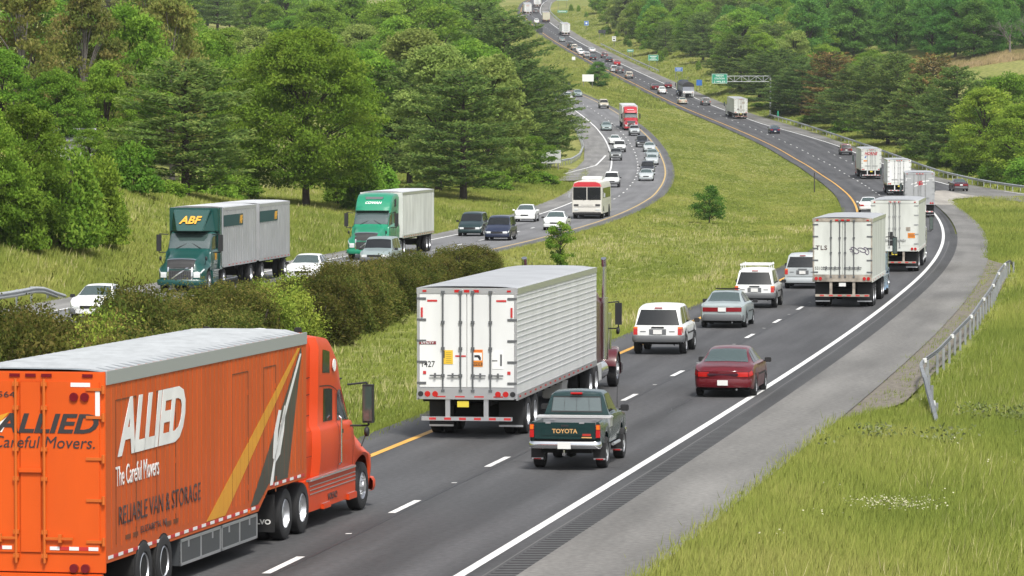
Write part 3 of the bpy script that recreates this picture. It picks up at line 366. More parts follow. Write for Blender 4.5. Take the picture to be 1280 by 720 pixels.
# on-ramp joining from the right
RL = hermite([(380,59.5),(410,56.0),(440,53.0),(464,51.2),(485,50.2),(500,50.0)])
RR = hermite([(380,65.5),(410,62.2),(440,60.0),(464,58.6),(494,57.4),(500,57.2)])
ramp_z = lambda xs, d: T(xs, d)+ROAD_UP
rz = lambda xs, d: np.maximum(T(xs, d), P_(d))+.035
tag(ribbon('entry_ramp', d_samples(384, 500), lambda d: float(RL(d)), lambda d: float(RR(d)), rz, M_SHOULD, nc=8), kind='structure')
tag(ribbon('gore_pavement', d_samples(432, 500), off(XN, 7.9), lambda d: max(float(RL(d))+.3 if d > 468 else float(nb_right(d))+.4, float(XN(d)+8)), lambda xs, d: P_(d)+.045, M_TAN, nc=4), kind='structure')
# southbound
road_s = tag(ribbon('southbound_road', DS, off(XS, -7.35), off(XS, .3), sb_z, M_SB, u0=off(XS, -8.1), nc=5), kind='structure')
tag(ribbon('southbound_shoulder', d_samples(46, 900), lambda d: float(sb_left(d)), off(XS, -7.35), sb_z, M_SB_SH), kind='structure')
tag(ribbon('median_shoulder', DS, off(XS, .3), off(XS, 1.2), sb_z, M_MEDSH, nc=3), kind='structure')
# exit ramp of the southbound side, leaving to the left
EL = hermite([(520,-14),(532,1.5),(545,5.4),(565,8.4),(600,10.2),(650,11.2),(700,11.4),(760,10.0),(820,8.2)])
tag(ribbon('exit_ramp', np.linspace(512, 820, 80), lambda d: float(np.interp(d, [512,522,532,545,565,600,650,700,760,820], [-30,-12,1.0,5.2,8.3,10.0,10.9,11.0,9.8,8.0])),
    lambda d: float(np.interp(d, [512,516,820], [-29, float(sb_left(516)), float(sb_left(820))]))+.1 if d < 520 else float(sb_left(d))+.1,
    lambda xs, d: np.full_like(xs, Q_(d))+.02, M_SB_SH, nc=5), kind='structure')

def line(name, ds, f, o, w, zf, m, parent, up=.008):
    return ribbon(name, ds, off(f, o-w/2), off(f, o+w/2), zf, m, parent, up, nc=2)
line('white_edge_line', d_samples(60, 402), XN, 7.0, .2, nb_z, M_WHITE_LINE, road_n)
ribbon('white_edge_line', d_samples(515, 1720), lambda d: float(XN(d)+W2(d)-.12), lambda d: float(XN(d)+W2(d)+.12), nb_z, M_WHITE_LINE, road_n, .008, nc=2)
line('yellow_edge_line', d_samples(60, 1720), XN, 0, .2, nb_z, M_YELLOW_LINE, road_n)
line('white_edge_line', d_samples(60, 640), XS, -7.1, .2, sb_z, M_WHITE_LINE, road_s)
line('white_edge_line', d_samples(640, 1000), XS, -7.1, .22, sb_z, M_WHITE_LINE, road_s)
line('yellow_edge_line', d_samples(60, 1000), XS, 0, .17, sb_z, M_YELLOW_LINE2, road_s)
def dashes(name, f, o, d0, d1, phase, zf, parent, w=.14, ln=3.05, cyc=12.19, stud=True):
    grid_d = np.arange(d0-20, d1+20, .25); xs = f(grid_d)
    arc = np.concatenate([[0], np.cumsum(np.hypot(np.diff(grid_d), np.diff(xs)))])
    a0 = np.interp(phase, grid_d, arc); b = MB(); k0 = int((arc[0]-a0)/cyc)
    k = k0
    while a0+k*cyc < arc[-1]:
        a = a0+k*cyc
        segs = [(a-ln/2, a+ln/2, w)]
        if stud: segs.append((a+cyc/2-.07, a+cyc/2+.07, .12))
        for s, e, ww in segs:
            dd = np.interp([s, e], arc, grid_d)
            if dd[0] < d0 or dd[1] > d1: continue
            vs = []
            for q in dd:
                x = float(f(q))+(o if not callable(o) else o(q)); z = float(np.ravel(zf(np.array([x]), q))[0])+.008
                vs += [(x-ww/2, q, z), (x+ww/2, q, z)]
            b.add(vs, [(0, 1, 3, 2)])
        k += 1
    return b.build(name, M_WHITE_LINE, parent, recalc=False)
dashes('lane_dashes', XN, 3.42, 62, 1700, 91.8, nb_z, road_n, w=.16)
dashes('merge_dashes', XN, 7.02, 505, 690, 630, nb_z, road_n, cyc=12.19, stud=False)
dashes('lane_dashes', XS, -3.55, 100, 990, 446.4, sb_z, road_s, w=.16)
M_JOINT = mat('tar_joint', (.03,.03,.032), .6); M_JOINT2 = mat('pale_joint', (.11,.11,.105), .8)
ribbon('tar_joint', d_samples(62, 420), lambda d: float(XN(d))+3.56+.03*math.sin(d*.31), lambda d: float(XN(d))+3.61+.03*math.sin(d*.31+.5), nb_z, M_JOINT, road_n, .004, nc=2)
ribbon('pale_joint', d_samples(62, 300), lambda d: float(XN(d))+7.40+.01*math.sin(d*.5), lambda d: float(XN(d))+7.44+.01*math.sin(d*.5+.6), nb_z, M_JOINT2, road_n, .004, nc=2)
def crack(d0, d1, o0, o1, seed, w=.035):
    rg = np.random.default_rng(seed); n = max(4, int(abs(d1-d0)/.8)+8); t = np.linspace(0, 1, n); oo = o0+(o1-o0)*t+np.cumsum(rg.normal(0, .035, n)); dd = d0+(d1-d0)*t
    b = MB(); vs = []
    for o_, q in zip(oo, dd):
        z = float(P_(q))+ROAD_UP+.005; x = float(XN(q))+o_; vs += [(x-w/2, q-w/2, z), (x+w/2, q+w/2, z)]
    b.add(vs, [(2*k, 2*k+1, 2*k+3, 2*k+2) for k in range(n-1)]); b.build('crack_seal', [M_JOINT], road_n, recalc=False)
for k, (a, c, e, f) in enumerate(((86, 90, .4, 6.7), (104, 101, 3.7, 8.0), (121, 140, 5.4, 5.1), (133, 133.8, 0, 7.3), (162, 163, 0, 7.4), (178, 205, 1.9, 1.6), (116, 117, 8.1, 10.5), (139, 139.5, 8.1, 10.6), (166, 167, 8.1, 10.5), (200, 201, 8.1, 10.3), (236, 238, 8.1, 10.1))): crack(a, c, e, f, k)
# lines of the two gores
def poly_line(name, pts, w, zf, parent):
    b = MB()
    for (x0, d0), (x1, d1) in zip(pts[:-1], pts[1:]):
        n = max(2, int(abs(d1-d0)/2)+1)
        vs = []
        L = math.hypot(x1-x0, d1-d0); nx, nd = -(d1-d0)/L*w/2, (x1-x0)/L*w/2
        for k in range(n):
            t = k/(n-1); x = x0+(x1-x0)*t; d = d0+(d1-d0)*t
            for s in (-1, 1): vs.append((x+s*nx, d+s*nd, float(np.ravel(zf(np.array([x+s*nx]), d+s*nd))[0])))
        b.add(vs, [(2*k, 2*k+1, 2*k+3, 2*k+2) for k in range(n-1)])
    return b.build(name, M_WHITE_LINE, parent, recalc=False)
poly_line('ramp_edge_line', [(13.4, 618), (11.2, 578), (6.4, 541), (0, 526)], .25, lambda xs, d: Q_(d)+.045, road_s)
poly_line('ramp_edge_line', [(float(RR(d))-.5, d) for d in np.linspace(388, 498, 12)], .2, lambda xs, d: rz(xs, d)+.012, road_n)
# gravel strip under the right guard rail
tag(ribbon('gravel_strip', d_samples(118, 262), lambda d: float(nb_right(d))-.1, lambda d: float(nb_right(d))+1.3*float(sstep(118, 126, d))*float(sstep(262, 245, d))+.02, lambda xs, d: T(xs, d)+.0, M_GRAVEL, nc=4), kind='structure')
# ------------------------------------------------------------------ vehicle materials
GLASS = mat('car_glass', (.012,.014,.015), .08, spec=.5, ior=1.5)
GLASS_L = mat('pale_tinted_glass', (.045,.07,.066), .07, spec=1., ior=1.75)
RUBBER = mat('tyre_rubber', (.018,.018,.019), .85)
ALLOY = mat('wheel_metal', (.45,.46,.47), .35, metal=.7)
STEELW = mat('white_steel_wheel', (.5,.5,.5), .4)
CHROME = mat('chrome', (.7,.71,.72), .15, metal=1.)
ALU = mat('aluminium', (.62,.63,.65), .35, metal=.85)
BLACKP = mat('black_plastic', (.015,.015,.016), .6)
GREYP = mat('grey_plastic', (.11,.115,.12), .5)
UNDER = mat('underbody_black', (.008,.008,.008), .9)
RED_L = mat('red_lens', (.45,.012,.012), .2, coat=.5)
RED_D = mat('deep_red_lens', (.20,.006,.012), .2, coat=.4)
AMBER_L = mat('amber_lens', (.7,.16,.01), .2, coat=.5)
CLEAR_L = mat('clear_lens', (.62,.64,.64), .12, coat=.8)
PLATE = mat('white_plate', (.7,.7,.68), .5)
PLATE_INK = mat('plate_ink', (.05,.06,.15), .6)
SEAM = mat('panel_gap', (.02,.02,.02), .8)
W_MESH = {}
def wheel_meshes(r, w, rim='alloy', truck=False):
    k = (r, w, rim)
    if k in W_MESH: return W_MESH[k]
    b = MB(); rr = r*.62 if not truck else r*.58; h = w/2
    b.lathe([(rr, -h*.8), (rr+.02, -h*.97), (r*.9, -h), (r*.97, -h*.86), (r, -h*.6), (r, h*.6), (r*.97, h*.86), (r*.9, h), (rr+.02, h*.97), (rr, h*.8)], 26)
    tm = b.mesh('wheel', [RUBBER], 35, recalc=True)
    b = MB()
    if truck:      # outer face at -y (right hand side); deep dish like a dual wheel or a domed front one
        if rim == 'front':
            pr = [(rr, -h*.75), (rr*.93, -h*.95), (rr*.82, -h*.7), (rr*.6, -h*.85), (rr*.42, -h*1.0), (rr*.4, -h*1.25), (.0, -h*1.3)]
        else:
            pr = [(rr, -h*.8), (rr*.93, -h*.95), (rr*.86, -h*.55), (rr*.8, -h*.1), (rr*.45, -h*.1), (rr*.42, -h*.5), (0, -h*.55)]
        b.lathe(pr, 26)
        for i in range(10):
            a = 2*math.pi*i/10; b.cyl((rr*.62*math.cos(a), -h*.1 if rim != 'front' else -h*.8, rr*.62*math.sin(a)), (rr*.62*math.cos(a), (-h*.1 if rim != 'front' else -h*.8)-.04, rr*.62*math.sin(a)), .02, n=6)
        b.lathe([(rr, h*.8), (rr*.5, h*.5), (0, h*.5)], 16)
        rm = b.mesh('rim', [ALU if rim != 'steel' else STEELW], 30)
    else:
        b.lathe([(rr, -h*.78), (rr*.94, -h*.9), (rr*.86, -h*.62), (rr*.3, -h*.74), (rr*.26, -h*.86), (0, -h*.88)], 26)
        b.lathe([(rr, h*.78), (rr*.94, h*.9), (rr*.86, h*.62), (rr*.3, h*.74), (rr*.26, h*.86), (0, h*.88)], 26)
        for i in range(6):
            a = 2*math.pi*(i+.5)/6
            for s in (-1, 1):
                b.box((0, 0, 0), (rr*.2, .012, rr*.26), 1, Matrix.Rotation(-a, 4, 'Y') @ Matrix.Translation((rr*.64, s*h*.73, 0)))
        rm = b.mesh('rim', [ALLOY, BLACKP], 30)
    W_MESH[k] = (tm, rm); return W_MESH[k]
def add_wheel(root, x, y, r, w, rim='alloy', truck=False, left=False):
    tm, rm = wheel_meshes(r, w, rim, truck)
    o = put('wheel', tm, root); o.location = (x, y, r)
    if left: o.rotation_euler = (0, 0, math.pi)
    put('rim', rm, o); return o

# ------------------------------------------------------------------ a lofted body shell
class Shell:
    def __init__(s, K, x0, x1, n=46, arches=(), bulge_r=.08, bulge_f=.1, arch_h=None, extra=()):
        """K: dict zt zs w wt zb ls lt -> [(x, value)], x runs from the tail to the nose"""
        f = {k: (hermite(v) if k in ('zt', 'zs', 'w', 'wt') else linear(v)) for k, v in K.items()}
        xs = list(np.linspace(x0, x1, n))
        for xc, r, hz in arches:
            xs += [xc+r*math.cos(a)*1.0 for a in np.linspace(0, math.pi, 11)]+[xc-r-.004, xc+r+.004]
        xs += list(extra)
        xs = np.array(sorted(x for x in xs if x0 <= x <= x1)); s.xs = xs
        P = []
        for x in xs:
            zt, zs, w, wt = (float(f[k](x)) for k in ('zt', 'zs', 'w', 'wt'))
            zb = float(f['zb'](x)); ls = float(f['ls'](x)) if 'ls' in f else 0; lt = float(f['lt'](x)) if 'lt' in f else 0
            for xc, r, hz in arches:
                if abs(x-xc) < r: zb = max(zb, hz+math.sqrt(max(0, r*r-(x-xc)**2)))
            zb = min(zb, zs-.05)
            h = zs-zb; g = max(zt-zs, .012)
            row = [(w*.955, zb, 0), (w*.985, zb+.3*h, 0), (w, zb+.6*h, .4), (w*.99, zs-.07*min(1, h/.3), .8), (w*.965, zs, 1),
                   (w*.935+0*wt, zs+.03*g, 1)]
            for t in (.3, .6, .86): row.append((w*.935+(wt-w*.935)*t/.9, zs+g*t, 1+t))
            row += [(wt-.07, zs+g*.965, 1.97), (wt*.55, zs+g, 2), (0, zs+g+.012, 2)]
            q = []
            for y, z, l in row:
                xx = x+(ls*min(l, 1)+(lt-ls)*max(0, l-1))
                q.append((xx, y, z))
            P.append(q)
        P = np.array(P); s.M = P.shape[1]
        full = np.concatenate([P, P[:, -2::-1]*np.array([1, -1, 1])], 1)   # left (+y) up over the roof to the right
        s.full = full; s.P = P; s.br = bulge_r; s.bf = bulge_f
        s.x0, s.x1 = x0, x1
    def cap(s, end, ny=9):
        row = s.P[0] if end == 'rear' else s.P[-1]; sg = -s.br if end == 'rear' else s.bf
        c = np.linspace(1, -1, ny); g = np.zeros((s.M, ny, 3))
        for i in range(s.M):
            g[i, :, 0] = row[i, 0]+sg*(1-c**2)*min(1, row[i, 1]/.5); g[i, :, 1] = row[i, 1]*c; g[i, :, 2] = row[i, 2]
        return g
    def body(s, b, m=0, caps=('rear', 'front')):
        b.grid(s.full, m)
        for e in caps: b.grid(s.cap(e), m)
    def ix(s, x): return np.interp(x, s.P[:, 4, 0], np.arange(len(s.xs)))
    def samp(s, G, a, c):
        a = np.clip(a, 0, G.shape[0]-1.001); c = np.clip(c, 0, G.shape[1]-1.001)
        i = int(a); j = int(c); u = a-i; v = c-j
        return (G[i, j]*(1-u)*(1-v)+G[i+1, j]*u*(1-v)+G[i, j+1]*(1-u)*v+G[i+1, j+1]*u*v)
    def patch(s, b, corners, side='L', off=.006, nu=6, nv=4, m=0):
        """corners: four (x, v) in order; v = section row (0 sill .. 4 shoulder .. 8 roof edge .. 11 centre line .. 22)"""
        g = np.zeros((nu+1, nv+1, 3)); c = np.array(corners, float)
        for i in range(nu+1):
            for j in range(nv+1):
                u, v = i/nu, j/nv
                q = c[0]*(1-u)*(1-v)+c[1]*u*(1-v)+c[2]*u*v+c[3]*(1-u)*v
                iv = q[1] if side != 'R' else 2*(s.M-1)-q[1]
                ia = s.ix(q[0])
                p = s.samp(s.full, ia, iv)
                du = s.samp(s.full, min(ia+.5, len(s.xs)-1.01), iv)-s.samp(s.full, max(ia-.5, 0), iv)
                dv = s.samp(s.full, ia, min(iv+.4, 2*s.M-2.01))-s.samp(s.full, ia, max(iv-.4, 0))
                n = np.cross(du, dv); n /= max(np.linalg.norm(n), 1e-9)
                ctr = np.array([p[0], 0, .6])
                if np.dot(n, p-ctr) < 0: n = -n
                g[i, j] = p+n*off
        b.grid(g, m)
    def end_patch(s, b, end, y0, y1, z0, z1, off=.008, ny=8, nz=4, m=0, y0t=None, y1t=None):
        row = s.P[0] if end == 'rear' else s.P[-1]; sg = -s.br if end == 'rear' else s.bf
        g = np.zeros((ny+1, nz+1, 3)); d = -1 if end == 'rear' else 1
        for i in range(ny+1):
            for j in range(nz+1):
                z = z0+(z1-z0)*j/nz; t = j/nz
                a0 = y0 if y0t is None else y0+(y0t-y0)*t; a1 = y1 if y1t is None else y1+(y1t-y1)*t
                y = a0+(a1-a0)*i/ny
                xr = np.interp(z, row[:, 2], row[:, 0]); w = np.interp(z, row[:, 2], row[:, 1])
                c = np.clip(y/max(w, .01), -1, 1)
                g[i, j] = (xr+sg*(1-c*c)*min(1, w/.5)+d*off, y, z)
        b.grid(g, m)
def bumper(b, x, w, z0, z1, depth, end, wrap=.45, corner=.16, m=0, bow=.05):
    """band round the end of a car: plan path with rounded corners"""
    d = -1 if end == 'rear' else 1
    path = [(x-d*wrap, w), (x-d*corner, w)]
    for a in np.linspace(0, math.pi/2, 5)[1:]: path.append((x-d*corner+d*corner*math.sin(a), w-corner+corner*math.cos(a)))
    for c in np.linspace(1, -1, 7)[1:-1]: path.append((x+d*bow*(1-c*c), (w-corner)*c))
    path += [(px, -py) for px, py in path[:6][::-1]]
    sec = [(0, z0), (depth*.7, z0+.01), (depth, z0+(z1-z0)*.3), (depth, z0+(z1-z0)*.75), (depth*.6, z1), (-.02, z1)]
    g = []
    pp = np.array(path); tan = np.gradient(pp, axis=0); nrm = np.stack([tan[:, 1], -tan[:, 0]], 1); nrm /= np.linalg.norm(nrm, axis=1)[:, None]
    ctr = np.array([x-d*2, 0])
    for p, n in zip(pp, nrm):
        if np.dot(n, p-ctr) < 0: n = -n
        g.append([(p[0]+n[0]*o, p[1]+n[1]*o, z) for o, z in sec])
    b.grid(np.array(g), m)
def plate(root, x, z, end, txt=None, col=None, y=0., w=.31, h=.155, tilt=0.):
    d = -1 if end == 'rear' else 1
    b = MB(); b.box((0, 0, 0), (.012, w, h))
    o = b.build('licence_plate', [col or PLATE], root); o.location = (x, y, z)
    if txt:
        M = face_M((d*.009, 0, 0), (0, d, 0), (0, 0, 1))
        lettering(txt, o, M, PLATE_INK, w*.82, h*.5, depth=.003)
    return o
def mirrors(root, x, w, z, m, size=(.1, .2, .14), arm=.05):
    for s in (1, -1):
        b = MB(); b.box((x, s*(w+arm+size[1]/2), z), size); b.box((x+.02, s*(w+arm/2), z-.04), (.05, arm+.04, .04))
        b.build('door_mirror', [m], root, 40, bevel=.025)
def underbody(root, x0, x1, w, z0, z1):
    b = MB(); b.box2((x0, -w, z0), (x1, w, z1)); return b.build('underbody', UNDER, root)

def finish(root, S, body_b, bmat, glass, side_windows, wind, rearw=None, hatch=None, gl=GLASS, smooth=38):
    body_b.build('body', [bmat, SEAM, BLACKP], root, smooth)
    b = MB(); S.patch(b, wind, 'L', nu=6, nv=10); b.build('windscreen', glass, root, 60)
    if rearw: b = MB(); S.patch(b, rearw, 'L', nu=8, nv=10); b.build('rear_window', glass, root, 60)
    for sd in 'LR':
        for c in side_windows:
            b = MB(); S.patch(b, c, sd); b.build('side_window', gl, root, 60)

def make_sedan(name, bmat, kind='rounded', glass=GLASS_L):
    L = 4.85 if kind != 'small' else 4.45
    root = empty(name)
    h = L/2; box = kind == 'boxy'
    K = dict(
        zt=[(-h, .90 if box else .80), (-h+.09, .985 if box else .885), (-1.72, 1.03 if box else 1.01), (-1.45, 1.10), (-.92, 1.36), (-.45, 1.425), (.1, 1.425), (.5, 1.37), (1.18, 1.0), (1.75, .92), (h-.2, .80), (h, .64)],
        zs=[(-h, .86 if box else .78), (-1.7, .95), (0, .93), (1.2, .92), (h-.25, .74), (h, .60)],
        w=[(-h, .80 if box else .76), (-h+.3, .885), (-.8, .91), (.8, .91), (h-.5, .87), (h, .70)],
        wt=[(-h, .72 if box else .62), (-1.72, .66), (-.92, .58), (-.3, .575), (.45, .575), (1.2, .68), (h, .58)],
        zb=[(-h, .34), (-h+.25, .24), (h-.3, .22), (h, .3)])
    S = Shell(K, -h, h, 44, [(-1.42, .385, .30), (1.40, .385, .30)], .14 if not box else .07, .16)
    b = MB(); S.body(b)
    for sd in 'LR':                                   # door gaps and a waist moulding
        for x in (.93, -.08, -.98): S.patch(b, [(x, .2), (x+.014, .2), (x+.014, 5), (x, 5)], sd, .004, 1, 8, 1)
        S.patch(b, [(-1.0, 1.75), (.95, 1.75), (.95, 2.0), (-1.0, 2.0)], sd, .012, 10, 1, 2)
        for x in (-.8, .2): S.patch(b, [(x, 3.2), (x+.16, 3.2), (x+.16, 3.5), (x, 3.5)], sd, .02, 1, 1, 2)
    S.patch(b, [(-h+.12, 8.9), (-h+.135, 8.9), (-h+.135, 13.1), (-h+.12, 13.1)], 'L', .004, 1, 8, 1)
    finish(root, S, b, bmat, glass,
           [[(-.88, 5.4), (-.06, 5.4), (-.06, 8.1), (-.62, 8.1)], [(.02, 5.4), (1.0, 5.5), (.42, 8.1), (.02, 8.1)], [(-1.38, 5.6), (-.95, 5.4), (-.7, 8.0), (-.95, 7.9)]],
           [(1.2, 8.0), (.52, 8.6), (.52, 13.4), (1.2, 14.0)],
           [(-1.66, 8.0), (-.88, 8.7), (-.88, 13.3), (-1.66, 14.0)])
    underbody(root, -h+.3, h-.3, .74, .2, .6)
    for x in (-1.42, 1.40):
        for s in (1, -1): add_wheel(root, x, s*.80, .315, .2, left=s > 0)
    # ends
    for end, z0, z1 in (('rear', .30, .56), ('front', .26, .5)):
        b = MB(); bumper(b, -h-.0 if end == 'rear' else h, .80, z0, z1, .05, end, bow=.13 if not box else .06)
        b.build(end+'_bumper', [GREYP if box else bmat, BLACKP], root, 40)
    for s in (1, -1):
        b = MB()
        if box: S.end_patch(b, 'rear', s*.16, s*.77, .66, .83, .012)
        else:
            S.end_patch(b, 'rear', s*.42, s*.75, .62, .76, .012)
            S.patch(b, [(-h+.01, 2.2), (-h+.22, 2.4), (-h+.16, 3.6), (-h+.01, 3.4)], 'L' if s > 0 else 'R', .012, 3, 2)
        b.build('tail_light', [RED_L if not box else RED_D], root, 40)
        b = MB(); S.end_patch(b, 'front', s*.36, s*.68, .52, .63, .012)
        S.patch(b, [(h-.24, 3.0), (h-.01, 2.6), (h-.01, 3.9), (h-.2, 3.9)], 'L' if s > 0 else 'R', .012, 3, 2)
        b.build('headlight', [CLEAR_L], root, 40)
    b = MB(); S.end_patch(b, 'front', -.32, .32, .5, .62, .01); b.build('grille', [BLACKP], root)
    plate(root, -h-.205 if not box else -h-.1, .45 if not box else .745, 'rear', None)
    mirrors(root, .88, .86, .96, bmat if kind == 'small' else BLACKP)
    b = MB(); b.tube([(-h+.3, -.4, .24), (-h-.03, -.4, .24)], .03); b.build('exhaust_pipe', [CHROME], root)
    return root

def make_wagon(name, bmat, kind='suv', glass=GLASS):
    """suv or minivan: upright tail with a large rear window"""
    van = kind == 'van'; L = 4.95 if van else 4.65; h = L/2; H = 1.72 if van else 1.74
    root = empty(name)
    z0 = .26 if van else .42
    K = dict(
        zt=[(-h, H-.06), (-h+.3, H-.02), (-.6, H), (.3, H-.02) if not van else (.5, H-.03), (.62, H-.12) if not van else (.85, H-.14), (1.18, 1.12) if not van else (1.62, 1.06), (1.75, 1.04) if not van else (2.0, .94), (h-.12, .95) if not van else (h-.15, .8), (h, .8) if not van else (h, .66)],
        zs=[(-h, .98), (0, 1.0), (1.15, 1.0), (h-.2, .88 if not van else .72), (h, .74 if not van else .6)],
        w=[(-h, .86), (-h+.3, .90), (0, .91), (1.4, .90), (h-.3, .87), (h, .76)],
        wt=[(-h, .70), (-.3, .71), (.3, .70), (1.2, .74), (h, .66)],
        zb=[(-h, z0+.12), (-h+.3, z0), (h-.3, z0), (h, z0+.06)],
        ls=[(-h, .02), (-h+.5, 0), (h, 0)], lt=[(-h, .34 if not van else .26), (-h+.9, 0), (h, 0)])
    ax = (-1.38, 1.36) if not van else (-1.5, 1.5); rw = .37 if not van else .325
    S = Shell(K, -h, h, 44, [(ax[0], rw+.07, rw), (ax[1], rw+.07, rw)], .05, .1)
    b = MB(); S.body(b)
    for sd in 'LR':
        for x in (.98, .0, -.92): S.patch(b, [(x, .2), (x+.014, .2), (x+.014, 5), (x, 5)], sd, .004, 1, 8, 1)
        S.patch(b, [(-1.0, 1.5), (.95, 1.5), (.95, 1.85), (-1.0, 1.85)], sd, .012, 10, 1, 2)
        for x in (-.75, .25): S.patch(b, [(x, 3.2), (x+.16, 3.2), (x+.16, 3.5), (x, 3.5)], sd, .02, 1, 1, 2)
    S.end_patch(b, 'rear', -.74, .74, .60, .612, .006, m=1)
    wind = [(1.15, 7.9), (.62, 8.6), (.62, 13.4), (1.15, 14.1)] if not van else [(1.55, 7.9), (.86, 8.6), (.86, 13.4), (1.55, 14.1)]
    if van: sw = [[(-2.05, 5.3), (-.98, 5.3), (-.98, 8.0), (-1.75, 8.0)], [(-.88, 5.3), (.02, 5.3), (.02, 8.0), (-.88, 8.0)], [(.1, 5.3), (1.25, 5.5), (.72, 8.0), (.1, 8.0)]]
    else: sw = [[(-2.0, 5.3), (-.98, 5.3), (-.98, 8.0), (-1.72, 8.0)], [(-.86, 5.3), (-.02, 5.3), (-.02, 8.0), (-.86, 8.0)], [(.06, 5.3), (.98, 5.5), (.5, 8.0), (.06, 8.0)]]
    finish(root, S, b, bmat, glass, sw, wind)
    b = MB(); S.end_patch(b, 'rear', -.76, .76, 1.04, H-.17, .01, 10, 5, 0, -.62, .62); b.build('rear_window', [glass], root, 60)
    b = MB(); b.tube([(-h+.02, 0, 1.03), (-h+.16, .4, 1.2)], .012, 5); b.build('rear_wiper', [BLACKP], root)
    b = MB(); S.end_patch(b, 'rear', -.14, .14, H-.13, H-.085, .03, 3, 1); b.build('brake_light', [RED_D], root)
    b = MB(); S.end_patch(b, 'rear', -.22, .22, .93, .985, .016, 3, 1); b.build('hatch_handle', [BLACKP if kind == 'suv' else GREYP], root)
    b = MB(); S.end_patch(b, 'rear', -.30, .30, .70, .90, .008, 3, 1); b.build('plate_recess', [GREYP], root)
    for yy in (-.5, .52):
        b = MB(); S.end_patch(b, 'rear', yy-.1, yy+.1, .80, .83, .01, 2, 1); b.build('badge', [GREYP], root)
    underbody(root, -h+.15, h-.3, .78, z0-.06, .8)
    for x in ax:
        for s in (1, -1): add_wheel(root, x, s*.80, rw, .24, left=s > 0)
    for end, a, c in (('rear', z0+.02, z0+.26), ('front', z0, z0+.24)):
        b = MB(); bumper(b, -h-.02 if end == 'rear' else h, .85 if end == 'rear' else .80, a, c, .07, end, bow=.04 if end == 'rear' else .08)
        b.build(end+'_bumper', [GREYP if not van else bmat], root, 40)
    for s in (1, -1):
        b = MB(); S.end_patch(b, 'rear', s*.71, s*.855, .70, .98, .014, 3, 4, 0)
        S.end_patch(b, 'rear', s*.71, s*.855, .92, .98, .018, 3, 1, 1)
        S.patch(b, [(-h+.005, 1.9), (-h+.14, 1.9), (-h+.14, 3.9), (-h+.005, 3.9)], 'L' if s > 0 else 'R', .012, 2, 3, 0)
        b.build('tail_light', [RED_L, AMBER_L], root, 40)
        b = MB(); zz = .66 if not van else .52
        S.end_patch(b, 'front', s*.42, s*.72, zz, zz+.13, .012)
        S.patch(b, [(h-.2, 3.1), (h-.01, 2.8), (h-.01, 3.9), (h-.2, 3.9)], 'L' if s > 0 else 'R', .012, 3, 2)
        b.build('headlight', [CLEAR_L], root, 40)
    b = MB(); zz = .66 if not van else .5; S.end_patch(b, 'front', -.4, .4, zz, zz+.13, .01); b.build('grille', [BLACKP], root)
    plate(root, -h-.07, .80, 'rear')
    mirrors(root, .95 if not van else 1.25, .87, 1.08, BLACKP)
    b = MB(); b.tube([(-h+.3, -.55, .33), (-h-.03, -.55, .33)], .03); b.build('exhaust_pipe', [CHROME], root)
    return root

